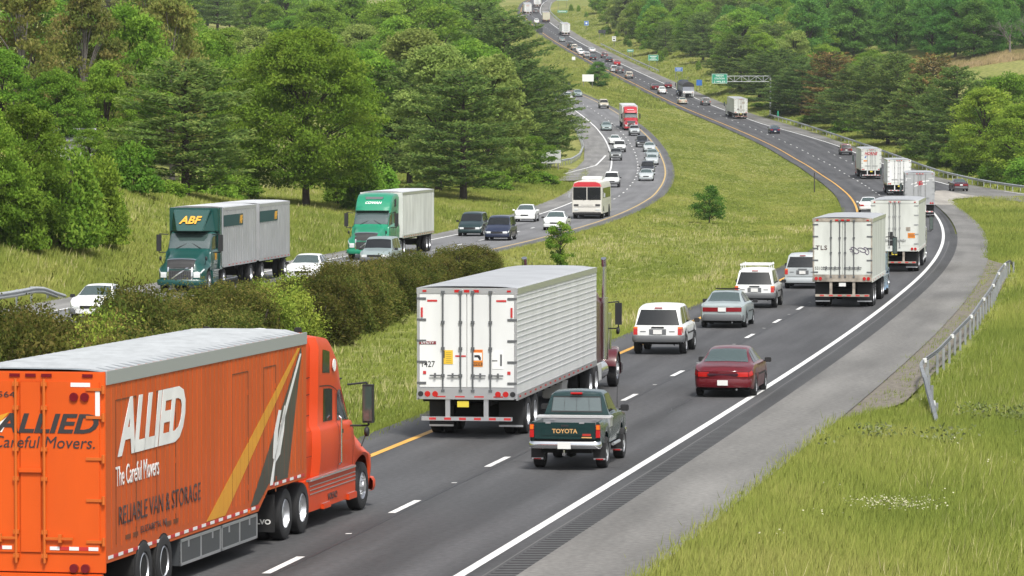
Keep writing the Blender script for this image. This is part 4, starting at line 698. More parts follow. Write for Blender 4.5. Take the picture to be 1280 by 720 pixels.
def make_pickup(name, bmat, detailed=False, glass=GLASS):
    L = 5.1; h = L/2; root = empty(name); lift = .12 if detailed else .04; zf = .42+lift
    K = dict(
        zt=[(-.62, 1.60), (-.5, 1.63), (.2, 1.64), (.45, 1.58), (1.0, 1.16), (1.6, 1.08), (h-.12, 1.0), (h, .86)],
        zs=[(-.62, 1.07), (0, 1.07), (1.0, 1.04), (h-.2, .92), (h, .8)],
        w=[(-.62, .83), (.5, .84), (h-.3, .80), (h, .70)],
        wt=[(-.62, .62), (.3, .62), (1.0, .70), (h, .6)],
        zb=[(-.62, zf), (h-.2, zf), (h, zf+.06)], ls=[(-.62, 0), (h, 0)], lt=[(-.62, .08), (.2, 0), (h, 0)])
    K = {k: [(x, z+lift if k in ('zt', 'zs') else z) for x, z in v] for k, v in K.items()}
    ax = (-1.48, 1.50); rw = .37
    S = Shell(K, -.62, h, 36, [(ax[1], rw+.09, rw+.04)], .02, .1)
    b = MB(); S.body(b)
    for sd in 'LR':
        for x in (.92, -.3): S.patch(b, [(x, .2), (x+.014, .2), (x+.014, 5), (x, 5)], sd, .004, 1, 8, 1)
        S.patch(b, [(-.1, 3.2), (.06, 3.2), (.06, 3.5), (-.1, 3.5)], sd, .02, 1, 1, 2)
    b.build('cab', [bmat, SEAM, BLACKP], root, 38)
    b = MB(); S.patch(b, [(.98, 7.9), (.46, 8.6), (.46, 13.4), (.98, 14.1)], 'L', nu=6, nv=10); b.build('windscreen', glass, root, 60)
    for sd in 'LR':
        b = MB(); S.patch(b, [(-.45, 5.3), (.85, 5.5), (.4, 8.0), (-.45, 8.0)], sd); b.build('side_window', glass, root, 60)
    b = MB(); zt = 1.16+lift
    for y0, y1 in ((-.6, -.31), (-.3, -.005), (.005, .3), (.31, .6)):
        S.end_patch(b, 'rear', y0, y1, zt, zt+.32, .008, 3, 3, 0, y0*.94, y1*.94)
    S.end_patch(b, 'rear', -.62, .62, zt-.03, zt+.35, .004, 6, 3, 1, -.57, .57)
    b.build('rear_window', [GLASS_L, BLACKP], root)
    # the bed: two side panels with wheel arches, tailgate, floor
    bt = 1.02+lift; xb0, xb1 = -h+.06, -.68
    for s in (1, -1):
        b = MB(); g = []; xs = sorted(list(np.linspace(xb0, xb1, 12))+[ax[0]+(rw+.09)*math.cos(a) for a in np.linspace(.02, math.pi-.02, 13)])
        for x in xs:
            zb = zf+.02
            if abs(x-ax[0]) < rw+.09: zb = max(zb, rw+.04+math.sqrt((rw+.09)**2-(x-ax[0])**2))
            fl = .035*math.exp(-((x-ax[0])/.6)**4)
            g.append([(x, s*(.80+fl), zb), (x, s*(.83+fl), zb+.3*(bt-zb)), (x, s*(.84+fl*.5), zb+.6*(bt-zb)), (x, s*.82, bt-.03), (x, s*.80, bt), (x, s*.73, bt), (x, s*.73, zf+.1)])
        b.grid(np.array(g), 0)
        b.grid(np.array([[(xb0, s*.80, zf+.02), (xb0, s*.73, zf+.02)], [(xb0, s*.82, bt-.03), (xb0, s*.73, bt-.03)], [(xb0, s*.80, bt), (xb0, s*.73, bt)]]), 0)
        b.build('bed_side', [bmat], root, 38)
    b = MB(); b.box2((-h, -.725, zf+.2), (-h+.05, .725, bt-.005)); b.box2((-h-.012, -.56, zf+.28), (-h+.01, .56, bt-.14)); b.build('tailgate', [bmat], root, 40, bevel=.012)
    b = MB(); b.box2((xb0+.05, -.73, zf+.16), (xb1, .73, zf+.22)); b.box2((xb1-.03, -.73, zf+.16), (xb1, .73, bt-.03)); b.build('bed_floor', [BLACKP if detailed else bmat], root)
    underbody(root, -h+.25, h-.3, .60, zf-.14, zf+.2)
    for x in ax:
        for s in (1, -1): add_wheel(root, x, s*.745, rw, .25, left=s > 0)
    b = MB(); bumper(b, -h-.04, .80, zf-.02, zf+.15, .06, 'rear', wrap=.2, corner=.1, bow=.02)
    b.box2((-h-.06, -.75, zf+.13), (-h+.05, .75, zf+.155), 1); b.build('rear_bumper', [CHROME, BLACKP], root, 40)
    b = MB(); bumper(b, h, .76, zf-.04, zf+.16, .06, 'front', bow=.08); b.build('front_bumper', [CHROME if detailed else GREYP], root, 40)
    for s in (1, -1):
        b = MB(); b.box2((-h-.015, s*.735 if s > 0 else -.835, zf+.24), (-h+.07, .835 if s > 0 else -.735, zf+.42), 0)
        b.box2((-h-.015, s*.735 if s > 0 else -.835, zf+.424), (-h+.07, .835 if s > 0 else -.735, zf+.55), 1)
        b.build('tail_light', [RED_L, AMBER_L], root, 40, bevel=.01)
        b = MB(); S.end_patch(b, 'front', s*.42, s*.68, .7+lift, .84+lift, .012); b.build('headlight', [CLEAR_L], root, 40)
    b = MB(); S.end_patch(b, 'front', -.4, .4, .66+lift, .84+lift, .01); b.build('grille', [BLACKP], root)
    plate(root, -h-.115, zf+.06, 'rear')
    mirrors(root, .78, .82, 1.16+lift, BLACKP, (.09, .2, .15))
    if detailed:
        b = MB(); b.box2((-1.12, -.88, bt-.2), (-.70, .88, bt-.0)); b.box2((-1.14, -.90, bt+.002), (-.69, .90, bt+.05), 1)
        for y in (-.5, .5): b.box2((-1.145, y-.05, bt-.06), (-1.12, y+.05, bt-.02))
        b.build('tool_box', [ALU, mat('tool_box_lid', (.66,.66,.66), .35, metal=.3)], root, 40, bevel=.008)
        b = MB(); S.end_patch(b, 'rear', -.13, .13, 1.60+lift-.045, 1.60+lift-.005, .03, 2, 1); b.box2((-.68, -.14, 1.565+lift), (-.55, .14, 1.61+lift)); b.build('brake_light', [RED_L], root, bevel=.008)
        for x in (ax[0]-rw-.1, ax[1]-rw-.08):
            for s in (1, -1):
                b = MB(); b.box2((x-.01, s*.74-.15, .22), (x+.01, s*.74+.15, .62)); b.box2((x-.016, s*.74-.14, .22), (x-.011, s*.74+.14, .26), 1); b.box2((x-.02, s*.74-.09, .222), (x-.017, s*.74+.09, .25), 2)
                b.build('mud_flap', [BLACKP, ALU, RED_L], root)
        b = MB(); b.box2((-h-.16, -.035, zf-.17), (-h+.1, .035, zf-.11)); b.cyl((-h-.13, 0, zf-.11), (-h-.13, 0, zf-.04), .025); b.build('tow_hitch', [CHROME], root)
        b = MB(); b.lathe([(.0, -.13), (.12, -.11), (.17, 0), (.12, .11), (0, .13)], 14, c=(ax[0], 0, .4)); b.cyl((ax[0], -.7, .4), (ax[0], .7, .4), .05); b.build('rear_axle', [UNDER], root, 40)
        b = MB()
        for s in (1, -1): b.tube([(-.35, s*.84, zf-.06), (.75, s*.84, zf-.06)], .04)
        b.build('side_step', [ALU], root)
        b = MB(); b.cyl((1.1, -.74, 1.15+lift), (1.0, -.76, 2.0+lift), .008, .004, 6); b.build('aerial', [BLACKP], root)
        gold = mat('gold_lettering', (.62,.36,.14), .4)
        tg = [o for o in root.children if o.name.startswith('tailgate')][0]
        lettering('TOYOTA', tg, face_M((-h-.018, 0, zf+.395), (0, -1, 0), (0, 0, 1)), gold, .60, .105, bold=.02)
        b = MB(); b.box2((-h-.014, -.09, zf+.50), (-h-.011, .09, zf+.545)); b.build('tailgate_handle', [BLACKP], tg)
        b = MB(); b.box2((-h-.016, -.62, zf+.285), (-h-.011, -.42, zf+.335)); b.build('badge', [mat('red_badge', (.4,.03,.02), .4)], tg)
        b = MB(); b.box2((-h-.016, -.64, zf+.235), (-h-.011, -.40, zf+.262)); b.build('badge', [gold], tg)
        tg2 = MB()
        for y in (-.4, .4): tg2.box2((-h-.01, y-.06, bt-.03), (-h+.05, y+.06, bt+.005))
        tg2.build('tailgate_latch', [ALU], tg)
    return root
# ------------------------------------------------------------------ lorries
TRAILER_WHITE = paint('trailer_white', (.70,.71,.70), .4, .2, .09)
TRAILER_DIRTY = paint('trailer_dirty_white', (.60,.62,.58), .5, .1, .16)
TRAILER_GREY = mat('trailer_bare_aluminium', (.40,.41,.42), .45, metal=.25, noise=.1, nscale=1.)
ROOF_GREY = mat('trailer_roof', (.40,.41,.42), .45, metal=.2, noise=.15, nscale=.8)
ROD = mat('door_hardware', (.10,.105,.11), .5)
ROD_L = mat('door_hardware_galvanised', (.33,.34,.34), .45, metal=.4)
TAPE_R = mat('red_tape', (.5,.03,.03), .5); TAPE_W = mat('white_tape', (.75,.75,.74), .5)
RUST = mat('rusty_steel', (.34,.30,.25), .7, noise=.5, nscale=3)
PLATE_Y = mat('yellow_plate', (.65,.52,.05), .5)
INK = mat('dark_lettering', (.02,.02,.022), .5)
def rear_M(x, y, z): return face_M((x, y, z), (0, -1, 0), (0, 0, 1))     # on a face looking backwards
def right_M(x, y, z): return face_M((x, y, z), (1, 0, 0), (0, 0, 1))     # on the right hand side
def front_M(x, y, z, lean=0.): return face_M((x, y, z), (0, 1, 0), (-lean, 0, 1))
def left_M(x, y, z): return face_M((x, y, z), (-1, 0, 0), (0, 0, 1))

def trailer(root, x0, L, H=3.95, W=2.6, zf=1.12, body=TRAILER_WHITE, roofm=ROOF_GREY, side='ribs_v', rods=(.62, .2, -.2, -.62), hw=ROD, doors=True,
            axles=(1.7, 2.95), hinge=5, lamps='pairs', guard=TRAILER_WHITE, sill=None, rail=None, door_mat=None, flaps=True, plate_m=PLATE_Y, rim='dual', frame=None):
    w = W/2; sill = sill or body; rail = rail or ALU
    b = MB(); b.box2((x0, -w, zf), (x0+L, w, H-.05), 0)
    if side == 'ribs_h':
        z = zf+.38
        k = 0
        while z < H-.25:
            for s in (1, -1): b.box2((x0+.06, s*w-.012, z), (x0+L-.05, s*w+.003, z+.016), 2)
            z += .165 if k % 2 else .135; k += 1
    elif side == 'ribs_v':
        n = int(L/.61)
        for i in range(1, n):
            for s in (1, -1): b.box2((x0+L*i/n-.02, s*w-.012, zf+.16), (x0+L*i/n+.02, s*w+.012, H-.22), 0)
    elif side == 'corrugated':
        n = int(L/.43)
        for i in range(1, n):
            for s in (1, -1): b.box2((x0+L*i/n-.10, s*w-.02, zf+.12), (x0+L*i/n+.10, s*w+.022, H-.2), 0)
    for s in (1, -1):
        b.box2((x0, s*w-.02, H-.2), (x0+L, s*w+.018, H-.05), 1); b.box2((x0, s*w-.02, zf-.04), (x0+L, s*w+.02, zf+.13), 1 if side != 'plain' else 0)
    bo = b.build('trailer_body', [body, rail, mat('rib_grey', (.55,.56,.57), .5)], root)
    b = MB(); g = []
    n = int(L/.6)
    for i in range(n*2+1):
        x = x0+L*(i//2+(0, .7)[i % 2])/(n+.35); up = .015 if i % 2 else 0
        g.append([(x, w*c, H-.05+.05*(1-abs(c)**4)+(up if abs(c) < .98 else 0)) for c in np.linspace(-1, 1, 9)])
    for i in range(n*2): b.grid(np.array(g[i:i+2]), i % 2)
    b.build('roof', [roofm, mat('trailer_roof_bow', (.56,.57,.58), .4, metal=.1, noise=.1)], root, 50)
    # side reflective tape dashes
    b = MB()
    nt_ = int(L/.95)
    for i in range(nt_):
        xx = x0+.3+i*.95
        for s in (1, -1):
            b.box2((xx, s*(w+.021)-.002, zf+.02), (xx+.3, s*(w+.021)+.002, zf+.07), i % 2 if side == 'plain' else 0)
            if side == 'plain': b.box2((xx+.3, s*(w+.021)-.002, zf+.02), (xx+.6, s*(w+.021)+.002, zf+.07), 1)
    b.build('reflective_tape', [TAPE_R, TAPE_W], root)
    # rear frame and doors
    zd0, zd1 = zf+.28, H-.2
    b = MB()
    for s in (1, -1): b.box2((x0-.05, s*w-.06*(s > 0), zf), (x0+.0, s*w+.06*(s < 0), H-.04))
    b.box2((x0-.05, -w+.061, zd1), (x0, w-.061, H-.04)); b.box2((x0-.07, -w+.061, zf-.02), (x0, w-.061, zd0))
    b.build('rear_frame', [frame or body], root, bevel=.008)
    for s in (1, -1):
        b = MB(); lo, hi = (.012, w-.065) if s > 0 else (-w+.065, -.012)
        b.box2((x0-.045, lo, zd0+.01), (x0-.003, hi, zd1-.01), 0)
        d = b.build('rear_door', [door_mat or body], root, bevel=.006)
        b = MB()
        for y in rods:
            if y*s > 0:
                b.cyl((x0-.075, y, zd0-.1), (x0-.075, y, zd1+.08), .022, n=8)
                for z in (zd0-.08, zd0+.32, zd0+(zd1-zd0)*.42, zd0+(zd1-zd0)*.7, zd1+.05): b.box((x0-.07, y, z), (.05, .09, .07))
                b.box2((x0-.10, min(y, y+s*.34), zd0+.30), (x0-.085, max(y, y+s*.34), zd0+.335)); b.box((x0-.095, y+s*.2, zd0+.32), (.03, .05, .12))
        b.build('lock_rod', [hw], d)
        b = MB()
        for i in range(hinge):
            z = zd0+.12+(zd1-zd0-.24)*i/(hinge-1); b.box2((x0-.06, s*(w-.24) if s > 0 else -w-.005, z-.03), (x0-.02, w+.005 if s > 0 else -(w-.24), z+.03))
        b.build('door_hinge', [hw], d)
    # lamps
    if lamps == 'pairs':
        ys = (w-.16, w-.34)
    else: ys = (w-.28, w-.48)
    for s in (1, -1):
        for y in ys:
            b = MB(); b.cyl((x0-.1, s*y, zf+.12), (x0-.07, s*y, zf+.12), .075, n=14); b.build('tail_light', [RED_L], root, 30)
    b = MB()
    for y in (-.25, 0, .25): b.box2((x0-.07, y-.07, H-.16), (x0-.05, y+.07, H-.09))
    for s in (1, -1): b.box2((x0-.07, s*(w-.2)-.05, H-.15), (x0-.05, s*(w-.2)+.05, H-.1))
    b.build('clearance_lamp', [RED_L], root)
    # rear under-run guard
    b = MB()
    for s in (1, -1): b.box2((x0-.03, s*.5-.06, .55), (x0+.06, s*.5+.06, zf-.02))
    b.box2((x0-.06, -1.18, .48), (x0+.05, 1.18, .58))
    for i in range(6): b.box2((x0-.064, -1.15+i*.39, .50), (x0-.06, -.97+i*.39, .56), 1)
    b.build('under_run_guard', [guard, TAPE_R], root)
    if plate_m:
        b = MB(); b.box((x0-.02, 0 if lamps == 'pairs' else .1, zf-.14), (.02, .3, .16)); b.build('licence_plate', [plate_m], root)
    # running gear
    b = MB(); b.box2((x0+.4, -.55, zf-.22), (x0+L-.5, -.4, zf-.02)); b.box2((x0+.4, .4, zf-.22), (x0+L-.5, .55, zf-.02))
    for a in axles: b.cyl((x0+a, -1.0, .5), (x0+a, 1.0, .5), .07); b.box2((x0+a-.5, -.6, .45), (x0+a+.5, .6, .8))
    for i in range(int(L/1.2)): b.box2((x0+.6+i*1.2, -w+.05, zf-.12), (x0+.68+i*1.2, w-.05, zf-.02))
    b.build('chassis', [UNDER], root)
    for a in axles: dual(root, x0+a, rim)
    if flaps:
        for s in (1, -1):
            b = MB(); xf = x0+axles[0]-.75; b.box2((xf-.01, s*.92-.32, .22), (xf+.01, s*.92+.32, zf-.06)); b.box2((xf-.015, s*.92-.32, .22), (xf-.011, s*.92+.32, .27), 1)
            b.build('mud_flap', [BLACKP, ALU], root)
    return bo
def dual(root, x, rim='dual', w=1.3, r=.51):
    for s in (1, -1):
        add_wheel(root, x, s*(w-.16), r, .28, rim, True, left=s > 0); 
        o = put('wheel', wheel_meshes(r, .28, rim, True)[0], root); o.location = (x, s*(w-.5), r)
def landing_gear(root, x):
    b = MB()
    for s in (1, -1): b.box2((x-.07, s*.75-.07, .3), (x+.07, s*.75+.07, 1.1)); b.box2((x-.14, s*.75-.14, .27), (x+.14, s*.75+.14, .3))
    b.box2((x-.03, -.75, .7), (x+.03, .75, .76)); b.build('landing_gear', [UNDER], root)

def tractor_aero(root, xf, bmat, sleeper=True, back=6.0, drive=(6.0, 7.32), skirt=True, visor=True, inset=0.):
    """modern bonneted tractor; xf = front bumper"""
    xb = -back
    if sleeper:
        zt = [(xb, 3.86), (-5.0, 3.9), (-4.1, 3.84), (-3.3, 3.52), (-2.86, 3.05), (-2.70, 2.82), (-2.3, 2.42), (-1.95, 2.02), (-1.7, 1.93), (-.9, 1.76), (-.3, 1.58), (-.08, 1.36), (0, 1.15)]
    else:
        zt = [(xb, 2.86), (-3.2, 2.9), (-2.8, 2.86), (-2.70, 2.80), (-2.3, 2.42), (-1.95, 2.02), (-1.7, 1.93), (-.9, 1.76), (-.3, 1.58), (-.08, 1.36), (0, 1.15)]
    K = dict(zt=zt, zs=[(xb, 2.0), (-1.98, 1.95), (-1.72, 1.42), (-1.2, 1.26), (-.3, 1.12), (0, .95)],
             w=[(xb, 1.20), (-2.3, 1.16), (-1.9, 1.13), (-1.25, 1.21), (-.45, 1.15), (0, .98)],
             wt=[(xb, 1.16), (-3.3, 1.10), (-2.7, 1.04), (-2.0, 1.0), (-1.5, .80), (0, .70)],
             zb=[(xb, .98), (-2.05, .95), (-1.9, .62), (0, .42)])
    if inset: K['w'] = [(xb, 1.2-inset), (-5.06, 1.2-inset), (-4.98, 1.20), (-4.5, 1.2)]+K['w'][1:]; K['wt'] = [(xb, 1.16-inset), (-5.06, 1.16-inset), (-4.98, 1.15), (-4.5, 1.14)]+K['wt'][1:]
    K = {k: [(x+xf, v) for x, v in q] for k, q in K.items()}
    S = Shell(K, xf+xb, xf, 52, [(xf-1.25, .63, .54)], 0, .16)
    b = MB(); S.body(b)
    for sd in 'LR':
        for x in (-1.98, -3.42): S.patch(b, [(xf+x, .1), (xf+x+.02, .1), (xf+x+.02, 6.3), (xf+x, 6.3)], sd, .005, 1, 8, 1)
        S.patch(b, [(xf-3.3, 2.6), (xf-3.1, 2.6), (xf-3.1, 2.85), (xf-3.3, 2.85)], sd, .03, 1, 1, 1)
        if sleeper: S.patch(b, [(xf-4.9, 6.46), (xf-2.9, 6.46), (xf-2.9, 6.5), (xf-4.9, 6.5)], sd, .008, 8, 1, 1)
    if inset:
        for sd in 'LR':
            for v in (1.5, 3.2, 5.4, 6.2, 6.8): S.patch(b, [(xf+xb+.05, v), (xf-5.12, v), (xf-5.12, v+.03), (xf+xb+.05, v+.03)], sd, .008, 3, 1, 1)
    b.build('cab', [bmat, SEAM], root, 40)
    b = MB(); S.patch(b, [(xf-2.0, 7.4), (xf-2.68, 8.0), (xf-2.68, 14.0), (xf-2.0, 14.6)], 'L', .008, 6, 12); b.build('windscreen', [GLASS_L], root, 60)
    b = MB()
    for s in (1, -1): b.tube([(xf-1.98+.03, s*.62, 2.06), (xf-2.2, s*.12, 2.3)], .014)
    b.build('wiper', [BLACKP], root)
    if visor:
        b = MB(); b.box2((xf-2.78, -1.02, 2.84), (xf-2.5, 1.02, 2.87)); b.build('sun_visor', [BLACKP], root)
    for sd in 'LR':
        b = MB(); S.patch(b, [(xf-3.32, 5.05), (xf-2.12, 5.15), (xf-2.60, 7.5), (xf-3.32, 6.35 if sleeper else 7.6)], sd, .008); b.build('side_window', [GLASS], root, 60)
        if sleeper:
            b = MB(); S.patch(b, [(xf-4.55, 5.1), (xf-3.75, 5.1), (xf-3.75, 6.38), (xf-4.55, 6.38)], sd, .008); b.build('side_window', [GLASS], root, 60)
            b = MB(); S.patch(b, [(xf-4.65, 6.95), (xf-4.0, 6.95), (xf-4.0, 7.85), (xf-4.65, 7.9)], sd, .008); b.build('side_window', [GLASS], root, 60)
    b = MB(); S.end_patch(b, 'front', -.56, .56, .62, 1.18, .012, 8, 4, 0); S.patch(b, [(xf-.01, 8.6), (xf-.3, 8.6), (xf-.3, 13.4), (xf-.01, 13.4)], 'L', .012, 4, 6, 0)
    for z in np.linspace(.66, 1.14, 8): S.end_patch(b, 'front', -.54, .54, z, z+.014, .022, 8, 1, 1)
    for y in np.linspace(-.5, .5, 12): S.end_patch(b, 'front', y, y+.012, .63, 1.17, .022, 1, 3, 1)
    for a in ((-.62, -.55, .58, 1.22), (.55, .62, .58, 1.22), (-.62, .62, .56, .63)): S.end_patch(b, 'front', a[0], a[1], a[2], a[3], .03, 6, 3, 2)
    S.patch(b, [(xf-.26, 8.45), (xf-.34, 8.45), (xf-.34, 13.55), (xf-.26, 13.55)], 'L', .03, 1, 6, 2)
    S.end_patch(b, 'front', -.46, -.36, .66, 1.2, .03, 2, 4, 2, .30, .42)
    b.build('grille', [BLACKP, GREYP, CHROME], root)
    b = MB(); bumper(b, xf+.02, 1.1, .34, .62, .1, 'front', wrap=.5, corner=.3, bow=.14); b.build('front_bumper', [bmat], root, 40)
    for s in (1, -1):
        b = MB(); S.end_patch(b, 'front', s*.66, s*.96, .72, .98, .014, 5, 4, 0)
        S.patch(b, [(xf-.35, 3.2), (xf-.02, 3.0), (xf-.02, 4), (xf-.35, 4.0)], 'L' if s > 0 else 'R', .014, 3, 2, 0)
        b.build('headlight', [CLEAR_L], root, 40)
        b = MB(); y = s*1.2
        b.tube([(xf-2.35, s*1.1, 2.72), (xf-2.2, s*1.48, 2.76), (xf-2.2, s*1.52, 1.86), (xf-2.3, s*1.14, 1.86)], .022, 6)
        b.box2((xf-2.3, s*1.52-.11, 1.92), (xf-2.14, s*1.52+.11, 2.72)); b.lathe([(0, -.05), (.09, -.04), (.11, 0), (.09, .04), (0, .05)], 10, c=(xf-.7, s*1.12, 1.62)); b.tube([(xf-.9, s*1.0, 1.2), (xf-.7, s*1.12, 1.62)], .014)
        b.box2((xf-2.31, s*1.52-.09, 1.96), (xf-2.302, s*1.52+.09, 2.68), 1)
        b.build('door_mirror', [BLACKP, GLASS_L], root, 40)
    # chassis, steps and tank fairings
    b = MB(); b.box2((xf-drive[-1]-.7, -.5, .62), (xf-.4, -.3, .95)); b.box2((xf-drive[-1]-.7, .3, .62), (xf-.4, .5, .95)); b.box2((xf-drive[0]-1.2, -.55, .95), (xf-drive[-1]+.2, .55, 1.1))
    for a in drive: b.cyl((xf-a, -1, .51), (xf-a, 1, .51), .12); 
    b.cyl((xf-1.25, -1, .51), (xf-1.25, 1, .51), .08); b.box2((xf-1.9, -.6, .45), (xf-.3, .6, .9)); b.build('chassis', [UNDER], root)
    for s in (1, -1):
        b = MB(); y0, y1 = (s*.75, s*1.18) if s > 0 else (s*1.18, s*.75)
        xe = -back+.05 if skirt else -3.4
        b.box2((xf+xe, y0, .36), (xf-1.98, y1, .98), 0)
        yo = s*1.185
        for z in (.70, .78, .86): b.box2((xf+xe+.1, yo-.006, z), (xf-2.0, yo+.006, z+.035), 1)
        b.box2((xf+xe, yo-.04, .975), (xf-2.1, yo+.05, 1.03), 1)
        b.box2((xf-2.75, yo-.05, .34), (xf-2.05, yo+.07, .46), 0); b.box2((xf-2.75, yo-.04, .461), (xf-2.05, yo+.06, .475), 1)
        b.box2((xf-4.9, yo-.05, .34), (xf-4.3, yo+.05, .44), 0); b.box2((xf-4.9, yo-.04, .441), (xf-4.3, yo+.05, .455), 1)
        b.build('tank_fairing', [bmat, ALU], root, bevel=.012)
        b = MB(); b.tube([(xf-3.56, s*1.22, 1.15), (xf-3.56, s*1.27, 1.2), (xf-3.56, s*1.27, 2.1), (xf-3.56, s*1.22, 2.15)], .02, 6); b.build('grab_handle', [CHROME], root)
        add_wheel(root, xf-1.25, s*1.03, .51, .29, 'front', True, left=s > 0)
    for a in drive: dual(root, xf-a, w=1.24)
    return S

def tractor_classic(root, xf, bmat, chrome=CHROME, back=6.6, drive=(6.3, 7.6)):
    """long square bonnet, tall exhaust stacks"""
    xb = xf-back
    b = MB()                                                   # sleeper
    b.prism([(xb, y, z) for y, z in ((-1.14, .98), (1.14, .98), (1.16, 2.9), (1.06, 3.3), (.7, 3.5), (-.7, 3.5), (-1.06, 3.3), (-1.16, 2.9))],
            [(xb+1.75, y, z) for y, z in ((-1.14, .98), (1.14, .98), (1.14, 2.7), (1.0, 3.05), (.7, 3.15), (-.7, 3.15), (-1.0, 3.05), (-1.14, 2.7))])
    b.build('sleeper', [bmat], root, bevel=.03)
    b = MB(); b.prof([(xb+1.8, .95), (xb+3.5, .95), (xb+3.5, 1.9), (xb+3.15, 2.72), (xb+2.9, 2.82), (xb+1.8, 2.84)], -1.02, 1.02); b.build('cab', [bmat], root, bevel=.04)
    for s in (1, -1):
        b = MB(); b.prof([(xb+2.15, 1.85), (xb+3.3, 1.85), (xb+3.1, 2.6), (xb+2.15, 2.62)], s*1.025-.004, s*1.025+.004); b.build('side_window', [GLASS], root)
    b = MB(); b.add([(xb+3.515, -.9, 1.95), (xb+3.515, .9, 1.95), (xb+3.19, .86, 2.68), (xb+3.19, -.86, 2.68)], [(0, 1, 2, 3)]); b.build('windscreen', [GLASS_L], root)
    b = MB(); b.prism([(xb+3.5, y, z) for y, z in ((-.85, 1.0), (.85, 1.0), (.85, 1.7), (.7, 1.88), (-.7, 1.88), (-.85, 1.7))],
                      [(xf-.25, y, z) for y, z in ((-.62, 1.0), (.62, 1.0), (.62, 1.58), (.5, 1.72), (-.5, 1.72), (-.62, 1.58))]); b.build('bonnet', [bmat], root, bevel=.03)
    b = MB(); b.box2((xf-.24, -.6, .7), (xf-.18, .6, 1.7)); b.build('grille', [chrome], root, bevel=.03)
    b = MB(); b.box2((xf-.16, -1.18, .35), (xf, 1.18, .7)); b.build('front_bumper', [chrome], root, bevel=.03)
    for s in (1, -1):
        b = MB(); g = []
        for a in np.linspace(-.25, math.pi*.93, 15):
            x, z = xf-1.2+.66*math.cos(a), .52+.66*math.sin(a)
            g.append([(x, s*.6, z), (x, s*1.12, z), (x, s*1.18, z-.04*math.sin(a)), (xf-1.2+.57*math.cos(a), s*1.19, .52+.57*math.sin(a))])
        b.grid(np.array(g)); b.build('fender', [bmat], root, 50)
        b = MB(); b.box2((xf-.35, s*.95-.14, .95), (xf-.15, s*.95+.14, 1.2)); b.build('headlight', [chrome], root, bevel=.03)
        b = MB(); b.cyl((xb+1.72, s*1.2, 1.05), (xb+1.72, s*1.2, 2.9), .13, n=14); b.cyl((xb+1.72, s*1.2, 2.9), (xb+1.72, s*1.2, 3.86), .075, n=12); b.cyl((xb+1.72, s*1.2, 3.86), (xb+1.60, s*1.2, 4.08), .085, .085, n=12)
        b.build('exhaust_stack', [chrome], root, 50)
        b = MB(); b.cyl((xb+3.62, s*1.02, 1.25), (xb+3.62, s*1.02, 2.35), .17, n=14); b.build('air_cleaner', [chrome], root, 50)
        b = MB(); b.tube([(xb+3.1, s*1.03, 2.68), (xb+3.2, s*1.46, 2.72), (xb+3.2, s*1.46, 1.9), (xb+3.3, s*1.05, 1.9)], .02, 6); b.box2((xb+3.12, s*1.46-.1, 2.02), (xb+3.22, s*1.46+.1, 2.68)); b.lathe([(0, -.06), (.1, -.04), (.12, 0), (.1, .04), (0, .06)], 10, c=(xb+3.22, s*1.44, 1.84)); b.build('door_mirror', [BLACKP], root, 40)
        b = MB(); b.cyl((xb+1.6, s*.86, .66), (xb+3.1, s*.86, .66), .31, n=18); b.build('fuel_tank', [chrome], root, 50)
        b = MB(); b.box2((xb+.0, s*.9-.26, .42), (xb+1.5, s*.9+.26, .98)); b.build('battery_box', [mat('pale_tank_cover', (.55,.56,.55), .4)], root, bevel=.03)
        add_wheel(root, xf-1.2, s*1.02, .51, .29, 'front', True, left=s > 0)
        b = MB(); b.cyl((xb+2.9, s*1.1, 2.7), (xb+2.75, s*1.13, 4.1), .007, .004, 5); b.build('aerial', [BLACKP], root)
    b = MB(); b.box2((xf-drive[-1]-.7, -.5, .62), (xf-.3, -.3, .95)); b.box2((xf-drive[-1]-.7, .3, .62), (xf-.3, .5, .95)); b.cyl((xf-1.2, -1, .51), (xf-1.2, 1, .51), .08); b.box2((xf-4, -.6, .5), (xf-.3, .6, 1.0)); b.build('chassis', [UNDER], root)
    for a in drive:
        dual(root, xf-a, w=1.24)
    b = MB(); b.box2((xb+.02, -.4, 1.1), (xb+.06, .4, 1.6)); b.build('rear_lamp_panel', [RED_L], root)

